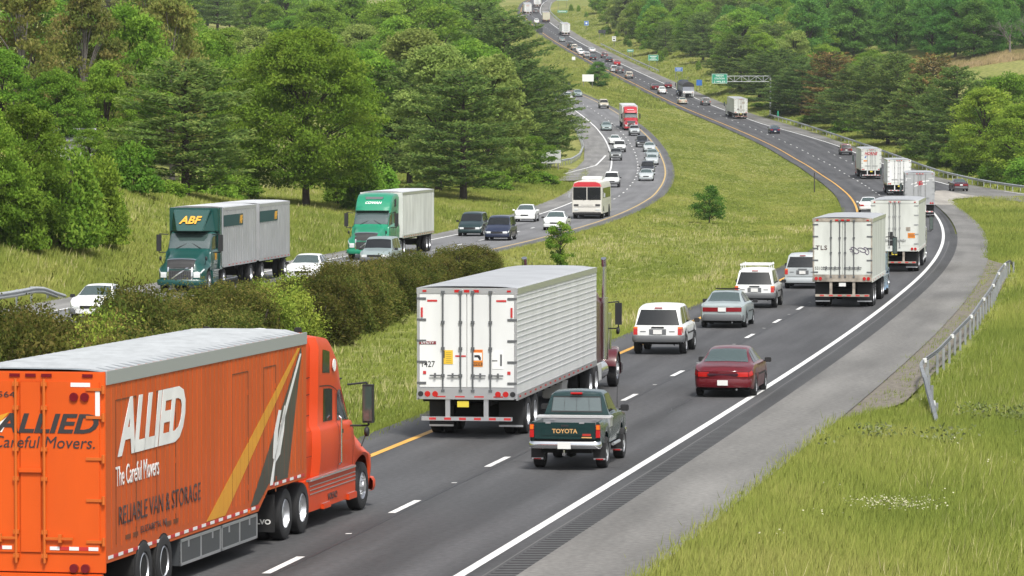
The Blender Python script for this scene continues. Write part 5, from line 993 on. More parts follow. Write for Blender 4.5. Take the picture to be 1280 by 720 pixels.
# ---- the moving van in front
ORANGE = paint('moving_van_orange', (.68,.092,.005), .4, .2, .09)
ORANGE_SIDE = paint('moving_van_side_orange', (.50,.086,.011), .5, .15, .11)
CAB_ORANGE = paint('cab_orange_red', (.58,.054,.005), .4, .2, .06)
def moving_van():
    root = empty('moving_truck'); L, H, w = 13.6, 4.05, 1.3
    bo = None
    b = MB()
    side = [(0, .78), (9.9, .78), (10.6, 1.12), (L, 1.12), (L, H-.04), (0, H-.04)]
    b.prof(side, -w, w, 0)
    for s in (1, -1):
        b.box2((0, s*w-.02, H-.26), (L, s*w+.015, H-.03), 1)
        for x0, x1 in ((.55, 1.75), (3.0, 4.2), (8.0, 9.15), (10.3, 11.2)):            # side doors
            for a in (x0, x1): b.box2((a-.012, s*w-.01, 1.05), (a+.012, s*w+.008, 3.5), 2)
            b.box2((x0, s*w-.01, 3.49), (x1, s*w+.01, 3.51), 2)
            for z in (1.3, 2.2, 3.1): b.box2((x1-.05, s*w-.01, z-.05), (x1+.05, s*w+.022, z+.05), 0)
        for x0 in (1.1, 3.6):
            for dx in (0, .45): b.box2((x0+dx, s*w-.01, 1.08), (x0+dx+.3, s*w+.02, 1.16), 2)
        n = 46
        for i in range(1, n): b.box2((L*i/n-.006, s*w-.01, 1.0 if L*i/n < 10.5 else 1.3), (L*i/n+.006, s*w+.006, H-.28), 0)
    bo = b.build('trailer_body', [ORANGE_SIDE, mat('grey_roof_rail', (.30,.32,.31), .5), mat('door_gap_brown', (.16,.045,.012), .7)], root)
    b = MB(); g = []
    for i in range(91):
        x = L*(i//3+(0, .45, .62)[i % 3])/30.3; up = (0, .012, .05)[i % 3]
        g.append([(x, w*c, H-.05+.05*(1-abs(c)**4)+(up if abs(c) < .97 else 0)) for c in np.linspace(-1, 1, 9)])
    for i in range(90): b.grid(np.array(g[i:i+2]), 0 if i % 3 == 0 else 1)  # rib faces get a paler grey: ridge highlights put into the colour
    b.build('roof', [mat('moving_van_roof', (.26,.28,.29), .42, metal=.2, noise=.25, nscale=.9), mat('roof_rib_highlight', (.42,.44,.45), .4, metal=.2, noise=.15)], root, 30)
    # red and white conspicuity tape along the bottom edge
    b = MB()
    for i in range(46):
        x = .1+i*.29; z = .84 if x < 9.7 else (1.17 if x > 10.6 else None)
        if z is None: continue
        for s in (1, -1): b.box2((x, s*(w+.004)-.003, z), (x+.28, s*(w+.004)+.003, z+.055), i % 2)
    b.build('reflective_tape', [TAPE_W, TAPE_R], root)
    # rear
    b = MB(); b.box2((-.06, -w, .62), (0, w, H-.05)); b.build('rear_frame', [ORANGE], root, bevel=.01)
    for s in (1, -1):
        b = MB(); lo, hi = (.20, w-.09) if s > 0 else (-w+.09, -.20)
        b.box2((-.085, lo, .95), (-.062, hi, H-.2)); d = b.build('rear_door', [ORANGE], root, bevel=.006)
        b = MB()
        y = s*.25; b.cyl((-.12, y, .78), (-.12, y, H-.16), .025, n=8)
        for z in (.9, 1.3, 2.2, 2.7, 3.4, 3.8): b.box((-.11, y, z), (.05, .1, .07))
        b.box2((-.14, min(y, y+s*.5), 1.18), (-.12, max(y, y+s*.5), 1.22)); b.box((-.13, y+s*.28, 1.2), (.05, .06, .14))
        b.build('lock_rod', [mat('orange_hardware', (.55,.12,.015), .4)], d)
        b = MB()
        for z in (1.15, 1.85, 2.55, 3.25, 3.72): b.cyl((-.10, s*(w-.02), z-.07), (-.10, s*(w-.02), z+.07), .028, n=8); b.box2((-.105, s*(w-.32) if s > 0 else -w+.02, z-.025), (-.088, w-.02 if s > 0 else -(w-.32), z+.025))
        b.build('door_hinge', [MATS['orange_hardware']], d)
        for y in (s*(w-.34), s*(w-.53)):
            b = MB(); b.cyl((-.12, y, H-.46), (-.086, y, H-.46), .075, n=16); b.build('rear_lamp', [mat('dark_red_lens', (.16,.006,.012), .15, coat=.6)], root, 30)
        for y in (s*(w-.34), s*(w-.54)):
            b = MB(); b.cyl((-.12, y, .70), (-.06, y, .70), .075, n=16); b.build('tail_light', [MATS['dark_red_lens']], root, 30)
        b = MB(); b.box2((-.09, s*(w-.42)-.17, H-.29), (-.085, s*(w-.42)+.17, H-.22), 0); b.box2((-.09, s*(w-.12)-.04, H-.78), (-.085, s*(w-.12)+.04, H-.36), 0)
        for i in range(5): b.box2((-.092, s*(.42+i*.17)-.085, 1.0), (-.086, s*(.42+i*.17)+.085, 1.06), 0 if i % 2 == 0 else 1)
        b.build('reflective_tape', [TAPE_W, TAPE_R], root)
    b = MB(); b.box2((-.085, -.185, .95), (-.065, .185, H-.2)); b.box2((-.13, -.2, 2.3), (-.085, .2, 2.38)); b.build('centre_post', [ORANGE], root, bevel=.01)
    b = MB()
    for y in (-.28, 0, .28, w-.3, -w+.3): b.box2((-.08, y-.09, H-.13), (-.06, y+.09, H-.075))
    b.build('clearance_lamp', [MATS['dark_red_lens']], root)
    b = MB(); b.box2((-.1, -1.25, .45), (.02, 1.25, .6)); b.build('rear_bumper', [ORANGE], root, bevel=.01)
    # running gear of the trailer
    b = MB(); b.box2((.3, -.6, .55), (9.8, .6, .8))
    for a in (2.0, 3.3): b.cyl((a, -1, .48), (a, 1, .48), .08)
    b.box2((10.4, -.6, 1.0), (L-.3, .6, 1.14)); b.build('chassis', [UNDER], root)
    b = MB()
    for a in (2.15, 3.4):
        for s in (1, -1):
            b = MB(); b.cyl((a, s*(w-.45), .42), (a, s*(w+.006), .42), .56, n=24); b.build('wheel_arch', [UNDER], root)
    for a in (2.15, 3.4): dual(root, a, w=1.36, r=.48)
    for s in (1, -1):
        b = MB()
        y0, y1 = (s*(w-.5), s*(w+.0)) if s > 0 else (s*w, s*(w-.5))
        for x0, x1 in ((4.5, 7.2), (7.25, 9.8)):
            b.box2((x0, y0, .28), (x1, y1, .76), 0); yo = s*(w+.0)
            for z in (.28, .70): b.box2((x0, yo-.01, z), (x1, yo+.016, z+.05), 1)
            for x in (x0, (x0+x1)/2-.03, x1-.06): b.box2((x, yo-.01, .28), (x+.06, yo+.018, .75), 1)
            for x in (x0+.5, x1-.6): b.box2((x, yo-.01, .58), (x+.07, yo+.03, .74), 1)
        b.build('belly_box', [mat('belly_box_dark', (.06,.065,.07), .4), ALU], root)
    b = MB(); b.box((9.2, -w-.012, .84), (.1, .03, .06)); b.build('side_marker', [AMBER_L], root)
    # writing and the road emblem on both sides and on the doors
    white = mat('white_lettering', (.78,.78,.76), .5, noise=.12, nscale=2); dark = mat('charcoal_lettering', (.035,.032,.034), .5); worn = mat('worn_dark_lettering', (.085,.05,.045), .7, noise=.4, nscale=4)
    for s, MM in ((-1, right_M), (1, left_M)):
        yo = s*(w+.012)
        X = lambda x: x
        lettering('ALLIED', bo, MM(2.72, yo, 3.02), white, 4.2, .98, bold=.035, shear=.32, spacing=.92)
        lettering('The Careful Movers', bo, MM(1.82, yo, 2.20), white, 2.6, .34)
        lettering('RELIABLE VAN & STORAGE', bo, MM(3.25, yo, 1.52), worn, 5.1, .32)
        lettering('ELIZABETH, NJ', bo, MM(2.8, yo, 1.15), worn, 1.6, .15)
    gold = mat('yellow_stripe_paint', (.66,.30,.02), .45, noise=.1, nscale=2); char = mat('charcoal_stripe_paint', (.055,.055,.045), .45, noise=.2, nscale=2)
    for s in (1, -1):
        y0, y1 = sorted((s*(w+.007), s*(w+.010)))
        b = MB(); b.prof([(6.2, .92), (7.5, .92), (13.1, 3.74), (12.9, 3.74)], y0, y1)
        b.build('yellow_stripe', [gold], bo)
        b = MB(); b.prof([(9.3, .92), (9.86, .92), (10.66, 1.25), (12.1, 1.25), (13.2, 3.6), (13.16, 3.74)], y0, y1); b.build('charcoal_stripe', [char], bo)
        y0, y1 = sorted((s*(w+.011), s*(w+.013)))
        b = MB(); b.prof([(10.72, 1.2), (10.95, 1.2), (11.2, 1.75), (11.45, 2.05), (13.18, 3.62), (13.05, 3.62), (11.55, 2.35), (11.38, 2.02), (11.05, 1.7)], y0, y1)
        b.prof([(10.95, 1.72), (11.15, 1.62), (11.5, 1.75), (11.8, 2.2), (11.95, 2.62), (11.85, 2.68), (11.45, 2.2), (11.3, 1.95), (11.35, 2.25), (11.6, 2.6), (11.4, 2.62), (11.05, 2.2)], y0, y1); b.build('road_emblem', [white], bo)
    doors = [o for o in root.children if o.name.startswith('rear_door')]
    lettering('ALLIED', doors[1], rear_M(-.091, -.28, 3.14), dark, 1.84, .33, bold=.03, shear=.25)
    lettering('The Careful Movers.', doors[1], rear_M(-.091, .02, 2.82), dark, 2.3, .20, shear=.2)
    lettering('564', doors[0], rear_M(-.091, .42, 3.62), dark, .3, .1)
    b = MB()
    for A in ([(0.95, 3.05), (.56, 3.12), (.36, 3.32), (.62, 3.24)], [(.80, 2.98), (.50, 2.98), (.34, 3.3), (.46, 3.2)]):
        b.prism([(-.09, y, z) for y, z in A], [(-.093, y, z) for y, z in A], 0 if A[0][0] > .9 else 1)
    b.build('road_emblem', [gold, white], doors[0])
    S = tractor_aero(root, L+.55+6.05, CAB_ORANGE, True, 6.05, drive=(6.55, 7.88), inset=.16)
    for s in (1, -1):
        b = MB(); xq = L-2.35; b.box2((xq-.012, s*.93-.33, .25), (xq+.012, s*.93+.33, .98)); f = b.build('mud_flap', [BLACKP], root)
        lettering('VOLVO', f, rear_M(xq-.016, s*.93, .45), white, .52, .1, bold=.03)
    for y in (.95, -.95):
        b = MB(); b.box2((L+.65, y-.07, 3.88), (L+.78, y+.07, 4.08)); b.build('roof_horn', [BLACKP], root, bevel=.02)
    b = MB(); b.lathe([(0, 0), (.24, .0), (.23, .06), (.12, .12), (0, .13)], 16)
    dm = b.build('satellite_dome', [TRAILER_WHITE], root, 50); dm.rotation_euler = (R(90), 0, 0); dm.location = (L+1.3, 0, 3.9)
    lettering('VOLVO', [o for o in root.children if o.name.startswith('tank_fairing')][1], right_M(L+2.6, -1.192, .55), worn, .8, .14, bold=.02)
    b = MB(); b.cyl((L+2.95, -1.135, 3.2), (L+2.95, -1.152, 3.2), .13, n=14); b.build('door_emblem', [white], root)
    return root, L+.55+6.05

def reefer_truck():
    root = empty('reefer_truck'); L = 16.1
    bo = trailer(root, 0, L, 3.95, 2.6, 1.05, TRAILER_WHITE, ROOF_GREY, 'ribs_h', rods=(.62, .16, -.16, -.62), hw=ROD, axles=(2.3, 3.6), lamps='in', sill=ALU, guard=ALU, frame=ALU)
    dl, dr = [o for o in root.children if o.name.startswith('rear_door')]
    x = -.048
    lettering('1427', dl, rear_M(x, 1.0, 1.94), INK, .34, .155, bold=.005)
    lettering('UTILITY', dl, rear_M(x-.012, 1.02, 2.49), TAPE_W, .34, .055, bold=.02)
    b = MB(); b.box2((x-.008, .80, 2.45), (x, 1.24, 2.53)); b.build('maker_badge', [mat('maroon_badge', (.2,.03,.04), .5)], dl, bevel=.002)
    b = MB(); b.box2((x-.006, .36, 1.94), (x, .62, 2.30), 0); b.box2((x-.008, .575, 2.10), (x-.005, .60, 2.28), 1)
    for i in range(6): b.box2((x-.008, .40, 1.98+i*.05), (x-.005, .54, 1.995+i*.05), 2)
    b.build('yellow_notice', [mat('notice_yellow', (.72,.48,.04), .5), INK, mat('notice_ink', (.38,.26,.04), .6)], dl)
    b = MB(); b.box2((x-.006, -.42, 1.88), (x, -.14, 2.32), 0); b.box2((x-.008, -.41, 1.905), (x-.005, -.15, 1.99), 1); b.box2((x-.008, -.40, 2.04), (x-.005, -.16, 2.24), 2)
    b.prism([(x-.011, y, z) for y, z in ((-.37, 2.05), (-.33, 2.05), (-.29, 2.12), (-.2, 2.12), (-.2, 2.18), (-.33, 2.18), (-.37, 2.12))], [(x-.008, y, z) for y, z in ((-.37, 2.05), (-.33, 2.05), (-.29, 2.12), (-.2, 2.12), (-.2, 2.18), (-.33, 2.18), (-.37, 2.12))], 1)
    sg = b.build('warning_sign', [mat('notice_orange', (.72,.24,.02), .5), INK, TAPE_W], dr)
    lettering('WIDE', sg, rear_M(x-.0085, -.28, 1.948), MATS['notice_orange'], .22, .06, bold=.02, depth=.002)
    lettering('CAUTION', sg, rear_M(x-.0065, -.28, 2.285), TAPE_R, .24, .045, bold=.02, depth=.002)
    b = MB(); b.box2((x-.005, -.95, 1.82), (x, -.66, 2.30), 0); b.box2((x-.008, -.92, 1.9), (x-.005, -.87, 2.2), 1); b.box2((x-.008, -.80, 2.02), (x-.005, -.66, 2.05), 1); b.build('white_notice', [TAPE_W, GREYP], dr)
    for lo, hi in [((x-.005, y-.13, 3.55), (x, y+.13, 3.60)) for y in (.9, -.9)]+[((x-.022, y-.025, 3.15), (x-.004, y+.025, 3.4)) for y in (1.17, -1.17)]+[((x-.005, .02, 2.13), (x, .3, 2.17))]+[((x-.01, y-.04, 1.68), (x, y+.04, 1.76)) for y in (1.1, -1.1)]:
        b = MB(); b.box2(lo, hi); b.build('reflector', [TAPE_R], root)
    b = MB()
    for i in range(4): b.box2((-.075, -.95+i*.5, 1.085), (-.071, -.7+i*.5, 1.12))
    b.build('reflector', [TAPE_R], root)
    b = MB()
    for s in (1, -1): b.cyl((-.09, s*1.2, 1.17), (-.07, s*1.2, 1.17), .07, n=12)
    b.build('reversing_lamp', [BLACKP], root, 30)
    landing_gear(root, 11.8)
    b = MB()
    b.box2((9.6, -1.15, .45), (10.8, -.6, .95)); b.build('fuel_tank', [mat('dull_tank', (.35,.34,.33), .5)], root, bevel=.03)
    b = MB(); b.box2((L, -1.0, 1.9), (L+.5, 1.0, 3.7)); b.build('refrigeration_unit', [TRAILER_WHITE], root, bevel=.05)
    maroon = paint('maroon_cab', (.085,.012,.018), .2, 1.0, .03)
    tractor_classic(root, L+.85+6.6, maroon, back=6.6, drive=(6.75, 8.05))
    return root, L+.85+6.6

def box_truck_trailer(name, body, cab, L=14.6, H=3.95, roofm=ROOF_GREY, side='ribs_v', hw=ROD_L, door_mat=None, rods=(.5, .12, -.12, -.5), guard=TRAILER_WHITE, kind='aero', **k):
    root = empty(name)
    bo = trailer(root, 0, L, H, 2.6, 1.15, body, roofm, side, rods, hw, door_mat=door_mat, guard=guard, **k)
    landing_gear(root, L-3.6)
    if kind == 'aero': tractor_aero(root, L+.6+5.6, cab, True, 5.6, drive=(6.1, 7.4)); tot = L+6.2
    else: tractor_aero(root, L+.6+3.6, cab, False, 3.6, drive=(4.3, 5.6), skirt=False); tot = L+4.2
    return root, tot, bo

def doubles_truck():
    green = paint('dark_teal_cab', (.006,.060,.052), .25, .8, .03); yel = mat('amber_lettering', (.72,.36,.015), .45)
    root = empty('doubles_truck'); TL = 8.5
    x = 0
    for i in range(2):
        bo = trailer(root, x, TL, 4.05, 2.6, 1.12, TRAILER_GREY, ROOF_GREY, 'corrugated', axles=(1.2,) , hw=ROD_L, rail=TRAILER_GREY, plate_m=None, flaps=False, guard=RUST)
        b = MB()
        for s in (1, -1):
            y0, y1 = sorted((s*1.324, s*1.328)); b.box2((x+TL-4.9, y0, 3.06), (x+TL-.02, y1, 3.62), 0)
        pn = b.build('side_panel', [mat('teal_panel', (.008,.055,.052), .7)], bo)
        for s, MM in ((1, left_M), (-1, right_M)): lettering('ABF', pn, MM(x+TL-4.4, s*1.331, 3.34), yel, .85, .42, bold=.03, shear=.2)
        if i == 0:
            b = MB(); b.box2((TL-.2, -.3, .7), (TL+1.6, .3, .85)); b.build('drawbar', [UNDER], root); dual(root, TL-.9)
        x += TL+.9
    xt = x-.9
    xf = xt+.5+3.5
    tractor_aero(root, xf, green, False, 3.5, drive=(4.6,), skirt=False, visor=False)
    b = MB(); xb = xf-3.55                                            # tall roof fairing
    b.prism([(xb+.1, -1.2, 2.85), (xb+.1, 1.2, 2.85), (xb+.1, 1.2, 4.0), (xb+.1, -1.2, 4.0)], [(xb+.4, -1.2, 2.85), (xb+.4, 1.2, 2.85), (xb+.4, 1.2, 4.0), (xb+.4, -1.2, 4.0)])
    b.prism([(xb+.4, -.95, 3.93), (xb+.4, .95, 3.93), (xb+.4, 1.1, 2.86), (xb+.4, -1.1, 2.86)], [(xb+.85, -.9, 3.88), (xb+.85, .9, 3.88), (xb+1.35, .62, 2.88), (xb+1.35, -.62, 2.88)])
    fo = b.build('roof_fairing', [green], root, bevel=.03)
    lean = .5
    lettering('ABF', fo, front_M(xb+1.12, 0, 3.42, .5) @ Matrix.Translation((0, 0, .02)), yel, 1.12, .42, bold=.03, shear=.3)
    for s in (1, -1):
        b = MB(); y0, y1 = sorted((s*1.18, s*1.24)); b.box2((xb-.5, y0, 1.0), (xb+.1, y1, 4.0)); b.build('side_extender', [green], root)
        b = MB(); y0, y1 = sorted((s*1.165, s*1.19)); b.box2((xf-2.95, y0, 1.5), (xf-2.6, y1, 1.85)); b.build('door_emblem', [yel], root)
    b = MB(); b.cyl((xf-2.5, -1.2, 2.5), (xf-2.6, -1.25, 4.1), .006, .004, 5); b.build('aerial', [BLACKP], root)
    return root, xf

def coach():
    root = empty('coach'); L, H, w = 12.0, 3.25, 1.28
    cream = paint('coach_cream', (.66,.64,.59), .3, .4, .06); red = paint('coach_red', (.55,.035,.05), .3, .5, .04)
    b = MB()
    pr = [(-w, .45), (w, .45), (w, 1.6), (w-.04, 2.75), (w-.16, 3.1), (w-.5, H), (-w+.5, H), (-w+.16, 3.1), (-w+.04, 2.75), (-w, 1.6)]
    b.prism([(0, y, z) for y, z in pr], [(L-.25, y, z) for y, z in pr]); fr = [(y*.97, .5+(z-.45)*.975) for y, z in pr]
    b.prism([(L-.25, y, z) for y, z in pr], [(L, y, z) for y, z in fr])
    for s in (1, -1):
        for z in (1.2, 1.45): b.box2((.2, s*w-.01, z), (L-.6, s*w+.01, z+.03), 1)
    b.build('body', [cream, ALU], root, 40)
    b = MB(); b.prism([(L-.5, y*1.003, z) for y, z in ((-w+.02, 2.72), (w-.02, 2.72), (w-.15, 3.11), (w-.5, H+.01), (-w+.5, H+.01), (-w+.15, 3.11))], [(L+.02, y*.975, z) for y, z in ((-w+.02, 2.72), (w-.02, 2.72), (w-.15, 3.06), (w-.5, H-.07), (-w+.5, H-.07), (-w+.15, 3.06))]); b.build('front_cap', [red], root, bevel=.03)
    for s in (1, -1):
        b = MB(); y0, y1 = (s*.03, s*(w-.1)) if s > 0 else (s*(w-.1), s*.03); b.box2((L-.02, y0, 1.62), (L+.015, y1, 2.70)); b.build('windscreen', [GLASS], root, bevel=.01)
        for i in range(7):
            x = 1.0+i*1.35; b = MB(); y0, y1 = sorted((s*(w-.03), s*(w+.012))); b.box2((x, y0, 1.75), (x+1.25, y1, 2.6)); b.build('side_window', [GLASS], root)
        b = MB(); b.box2((L, s*.92-.2, 1.12), (L+.03, s*.92+.2, 1.26)); b.build('headlight', [BLACKP], root)
        b = MB(); b.box2((L, s*.92-.17, .72), (L+.03, s*.92+.17, .88)); b.build('fog_lamp', [CLEAR_L], root)
        b = MB(); b.tube([(L-.1, s*w, 2.3), (L+.1, s*(w+.22), 2.25)], .015); b.box2((L+.05, s*(w+.22)-.07, 1.85), (L+.12, s*(w+.22)+.07, 2.2)); b.build('door_mirror', [ALU], root, bevel=.02)
        b = MB(); b.tube([(L+.03, s*.25, 1.6), (L+.04, s*.8, 1.95)], .012); b.build('wiper', [BLACKP], root)
        add_wheel(root, L-2.2, s*(w-.16), .5, .28, 'front', True, left=s > 0); add_wheel(root, 3.2, s*(w-.16), .5, .28, 'dual', True, left=s > 0); add_wheel(root, 1.9, s*(w-.16), .5, .28, 'dual', True, left=s > 0)
    b = MB()
    for a in (1.9, 3.2, L-2.2):
        for s in (1, -1):
            b = MB(); b.cyl((a, s*(w-.3), .5), (a, s*(w+.005), .5), .6, n=24); b.build('wheel_arch', [UNDER], root)
    b = MB(); b.box2((L-.05, -1.2, .40), (L+.14, 1.2, .58)); b.box2((L-.02, -.7, .62), (L+.02, .7, .98), 1); b.box2((L+.01, -1.1, 1.02), (L+.02, 1.1, 1.05), 2); b.box2((L+.01, -.5, 1.14), (L+.02, .5, 1.22), 1); b.build('front_bumper', [BLACKP, cream, GREYP], root, bevel=.015)
    b = MB(); b.box2((3.5, -.85, H-.01), (6.2, .85, H+.28)); b.build('air_conditioner', [TRAILER_WHITE], root, bevel=.05)
    underbody(root, .3, L-.3, 1.1, .3, .5)
    return root, L

def bulk_truck():
    root = empty('bulk_truck'); L = 11.5; w = 1.25
    tarp = mat('black_tarpaulin', (.025,.025,.028), .55); blue = paint('blue_cab', (.05,.09,.2), .3, .5, .04)
    b = MB(); pr = [(-w, 1.5), (-.9, 1.0), (.9, 1.0), (w, 1.5), (w, 2.5), (-w, 2.5)]
    b.prism([(0, y, z) for y, z in pr], [(L, y, z) for y, z in pr])
    for i in range(12):
        for s in (1, -1): b.box2((.4+i*.95, s*w-.02, 1.5), (.5+i*.95, s*w+.04, 2.5))
    b.build('trailer_body', [mat('bulk_body_silver', (.34,.36,.42), .4, metal=.4)], root)
    b = MB(); g = []
    for x in (-.05, 0, L*.33, L*.66, L):
        g.append([(x, w*1.02*math.cos(a), 2.5+(.95 if x > 0 else .93)*math.sin(a)**.8 if math.sin(a) > 1e-6 else 2.45) for a in np.linspace(0, math.pi, 15)])
    b.grid(np.array(g)); b.add([p for p in g[0]], [tuple(range(15))]); b.build('tarpaulin', [tarp], root, 50)
    b = MB(); b.box2((-.12, -w, 1.0), (.0, w, 1.5)); b.build('rear_frame', [TRAILER_WHITE], root)
    for s in (1, -1):
        b = MB(); b.cyl((-.15, s*.95, 1.2), (-.11, s*.95, 1.2), .09); b.build('tail_light', [RED_L], root)
        b = MB(); b.box2((.6, s*.92-.3, .25), (.62, s*.92+.3, 1.0)); b.build('mud_flap', [TRAILER_WHITE], root)
    for a in (1.6, 2.9): dual(root, a)
    b = MB(); b.box2((.4, -.5, .8), (L, .5, 1.02)); b.build('chassis', [UNDER], root)
    tractor_classic(root, L+.5+5.0, blue, back=5.0, drive=(5.6, 6.9))
    return root, L+5.5

def cube_van(name, body, cab):
    """single-unit box lorry seen from behind"""
    root = empty(name); L = 7.0
    bo = trailer(root, 0, L, 3.5, 2.45, .95, body, ROOF_GREY, 'plain', axles=(2.0,), guard=GREYP, rim='dual', hw=ROD_L)
    b = MB(); b.prof([(L+.1, .5), (L+2.6, .5), (L+2.6, 1.1), (L+1.7, 1.3), (L+1.1, 2.2), (L+.9, 2.3), (L+.1, 2.3)], -1.05, 1.05); b.build('cab', [cab], root, bevel=.06)
    b = MB(); b.box2((L+.6, -1.3, 1.4), (L+.72, -1.1, 1.9)); b.box2((L+.6, 1.1, 1.4), (L+.72, 1.3, 1.9)); b.build('door_mirror', [BLACKP], root)
    b = MB(); b.add([(L+1.15, -.95, 2.15), (L+1.15, .95, 2.15), (L+1.72, .95, 1.32), (L+1.72, -.95, 1.32)], [(0, 1, 2, 3)]); b.build('windscreen', [GLASS_L], root)
    for s in (1, -1): add_wheel(root, L+1.7, s*.95, .45, .26, 'front', True, left=s > 0)
    return root, L+2.6
# ------------------------------------------------------------------ vehicles: build each kind once, copy the rest
def at(root, key, half, zoff=0., front=False):
    """stand a vehicle on the road: its tail (or its nose) at the tabled spot"""
    x, d, a = CARS[key]
    sb = key.startswith('s_')
    zf = (Q_ if sb else P_)
    if key == 'sedan_ramp': z = gz(x, d)+.04
    else: z = float(zf(d))+ROAD_UP
    ca, sa = math.cos(a), math.sin(a)
    dx = -half if front else half
    cx, cd = x+ca*dx, d+sa*dx
    e = 3.
    slope_ = (float(zf(d+sa*(dx+e)))-float(zf(d+sa*(dx-e))))/(2*e)
    root.location = (cx, cd, float(zf(cd))+ROAD_UP if key != 'sedan_ramp' else z)
    root.rotation_euler = (0, -math.atan(slope_), a)
def recolour(root, m, parts=('body', 'cab', 'tailgate', 'bed_side', 'bed_floor', 'rear_bumper', 'front_bumper'), base=None):
    for o in root.children:
        for i, sl in enumerate(o.material_slots):
            if sl.material == base: sl.link = 'OBJECT'; sl.material = m

WHITE = paint('white_car_paint', (.72,.73,.72), .25, .8, .03)
SILVER = paint('silver_car_paint', (.40,.43,.44), .28, .8, .03)
SILVER_BLUE = paint('silver_blue_paint', (.30,.345,.35), .28, .8, .03)
REDP = paint('dark_red_paint', (.105,.004,.009), .2, 1., .03)
REDB = paint('bright_red_paint', (.34,.015,.02), .22, 1., .03)
MAROON = paint('maroon_paint', (.10,.012,.02), .2, 1., .03)
NAVY = paint('navy_paint', (.015,.022,.05), .2, 1., .03)
DGREEN = paint('dark_green_paint', (.006,.030,.030), .18, 1., .03)
DTEAL = paint('dark_teal_paint', (.012,.03,.032), .2, 1., .03)
GREYC = paint('grey_car_paint', (.16,.17,.17), .26, .8, .03)
BEIGE = paint('beige_paint', (.46,.42,.33), .28, .8, .03)
DARKC = paint('charcoal_paint', (.022,.024,.03), .2, 1., .03)
TEALG = paint('grey_teal_paint', (.22,.27,.27), .26, .8, .03)
PLUM = paint('plum_paint', (.05,.014,.025), .2, 1., .03)
HALF = dict(rounded=2.425, boxy=2.425, small=2.225, suv=2.325, van=2.475, pickup=2.55)
P_SED = make_sedan('sedan', WHITE, 'rounded'); P_BOX = make_sedan('sedan', SILVER_BLUE, 'boxy'); P_SML = make_sedan('sedan', WHITE, 'small')
P_SUV = make_wagon('suv', WHITE, 'suv'); P_VAN = make_wagon('minivan', SILVER, 'van'); P_PIC = make_pickup('pickup_truck', WHITE)
PROTO = dict(rounded=(P_SED, WHITE), boxy=(P_BOX, SILVER_BLUE), small=(P_SML, WHITE), suv=(P_SUV, WHITE), van=(P_VAN, SILVER), pickup=(P_PIC, WHITE))
KIDS = {k: kidmap(v[0]) for k, v in PROTO.items()}
USED = set()
GN = 'cars and pickups driving away on the northbound road'; GS = 'cars and pickups coming down the southbound road'
def car(kind, key, m, label, cat, front=False):
    proto, base = PROTO[kind]
    r = proto if kind not in USED else copy_tree(proto, KIDS[kind])
    # the prototype itself is recoloured last, so copies start from its own paint
    if kind not in USED and m is not base: r = copy_tree(proto, KIDS[kind])
    elif kind not in USED: USED.add(kind)
    if m is not base: recolour(r, m, base=base)
    at(r, key, HALF[kind], front=front)
    tag(r, label, cat, GS if key.startswith('s_') else GN)
    return r
# -- northbound, seen from behind
r = make_pickup('pickup_truck', DGREEN, True); at(r, 'pickup_green', 2.55); tag(r, 'dark green pickup with gold tailgate letters and a silver tool box in its bed', 'pickup', GN)
sw = car('suv', 'suv_white_a', WHITE, 'white off-roader without roof rack, dark open rear window, beside the yellow line', 'suv')
car('boxy', 'sedan_silver', SILVER_BLUE, 'silver-blue boxy sedan with wide dark red tail lights and a black raised sunroof', 'sedan')
ss = [o for o in COL.objects if o.get('label', '').startswith('silver-blue boxy')][0]
b = MB(); b.box((-.25, 0, 1.47), (.6, .95, .03)); o = b.build('sunroof', [BLACKP], ss, bevel=.01); o.rotation_euler = (0, R(4), 0)
r = car('suv', 'suv_rack', WHITE, 'white off-roader with a roof rack ahead of the silver-blue sedan', 'suv')
b = MB()
for y in (-.62, .62): b.box2((-2.0, y-.02, 1.84), (.2, y+.02, 1.88)); [b.box2((x-.02, y-.02, 1.72), (x+.02, y+.02, 1.95)) for x in (-1.95, -.9, .15)]
for x in (-1.95, -.9, .15): b.box2((x-.03, -.66, 1.86), (x+.03, .66, 1.92))
b.build('roof_rack', [WHITE], r)
car('van', 'van_silver', SILVER, 'silver minivan half hidden behind the lettered white semi-trailer', 'minivan')
r = car('rounded', 'sedan_red', REDP, 'dark red rounded sedan in the right lane near the white edge line', 'sedan')
b = MB(); b.box2((-2.45, -.46, .66), (-2.565, .46, .72)); b.build('trim_strip', [PLUM], r, bevel=.01)
car('small', 'sedan_white_n', WHITE, 'white small sedan peeking out left of the second white semi-trailer', 'sedan')
car('boxy', 'sedan_ramp', PLUM, 'dark plum sedan alone on the entry ramp by the guard rail', 'sedan')
car('suv', 'suv_maroon', MAROON, 'maroon suv in the merging lane ahead of the trailer with red door lettering', 'suv')
car('rounded', 'sedan_blue', NAVY, 'dark blue sedan alone in the right lane above the maroon suv', 'sedan')
car('suv', 'suv_grey_883', GREYC, 'grey suv between the weathered box trailer and the black tarped tipper', 'suv')
car('rounded', 'sedan_beige', BEIGE, 'beige sedan in the left lane beside the black tarped tipper', 'sedan')
car('pickup', 'pickup_white_828', WHITE, 'white pickup left of the black tarped tipper, between two red cars', 'pickup')
car('rounded', 'sedan_dred', REDP, 'dark red sedan just left of the far white pickup', 'sedan')
car('rounded', 'sedan_red_r', REDP, 'dark red sedan in the right lane half behind the far white pickup', 'sedan')
car('suv', 'suv_tan', BEIGE, 'tan suv just beyond the roadside tree in the median', 'suv')
car('suv', 'suv_dark_775', DARKC, 'dark suv directly ahead of the tan suv on the hill', 'suv')
car('van', 'van_white_768', SILVER, 'pale silver minivan partly behind the dark suv ahead of the tan one', 'minivan')
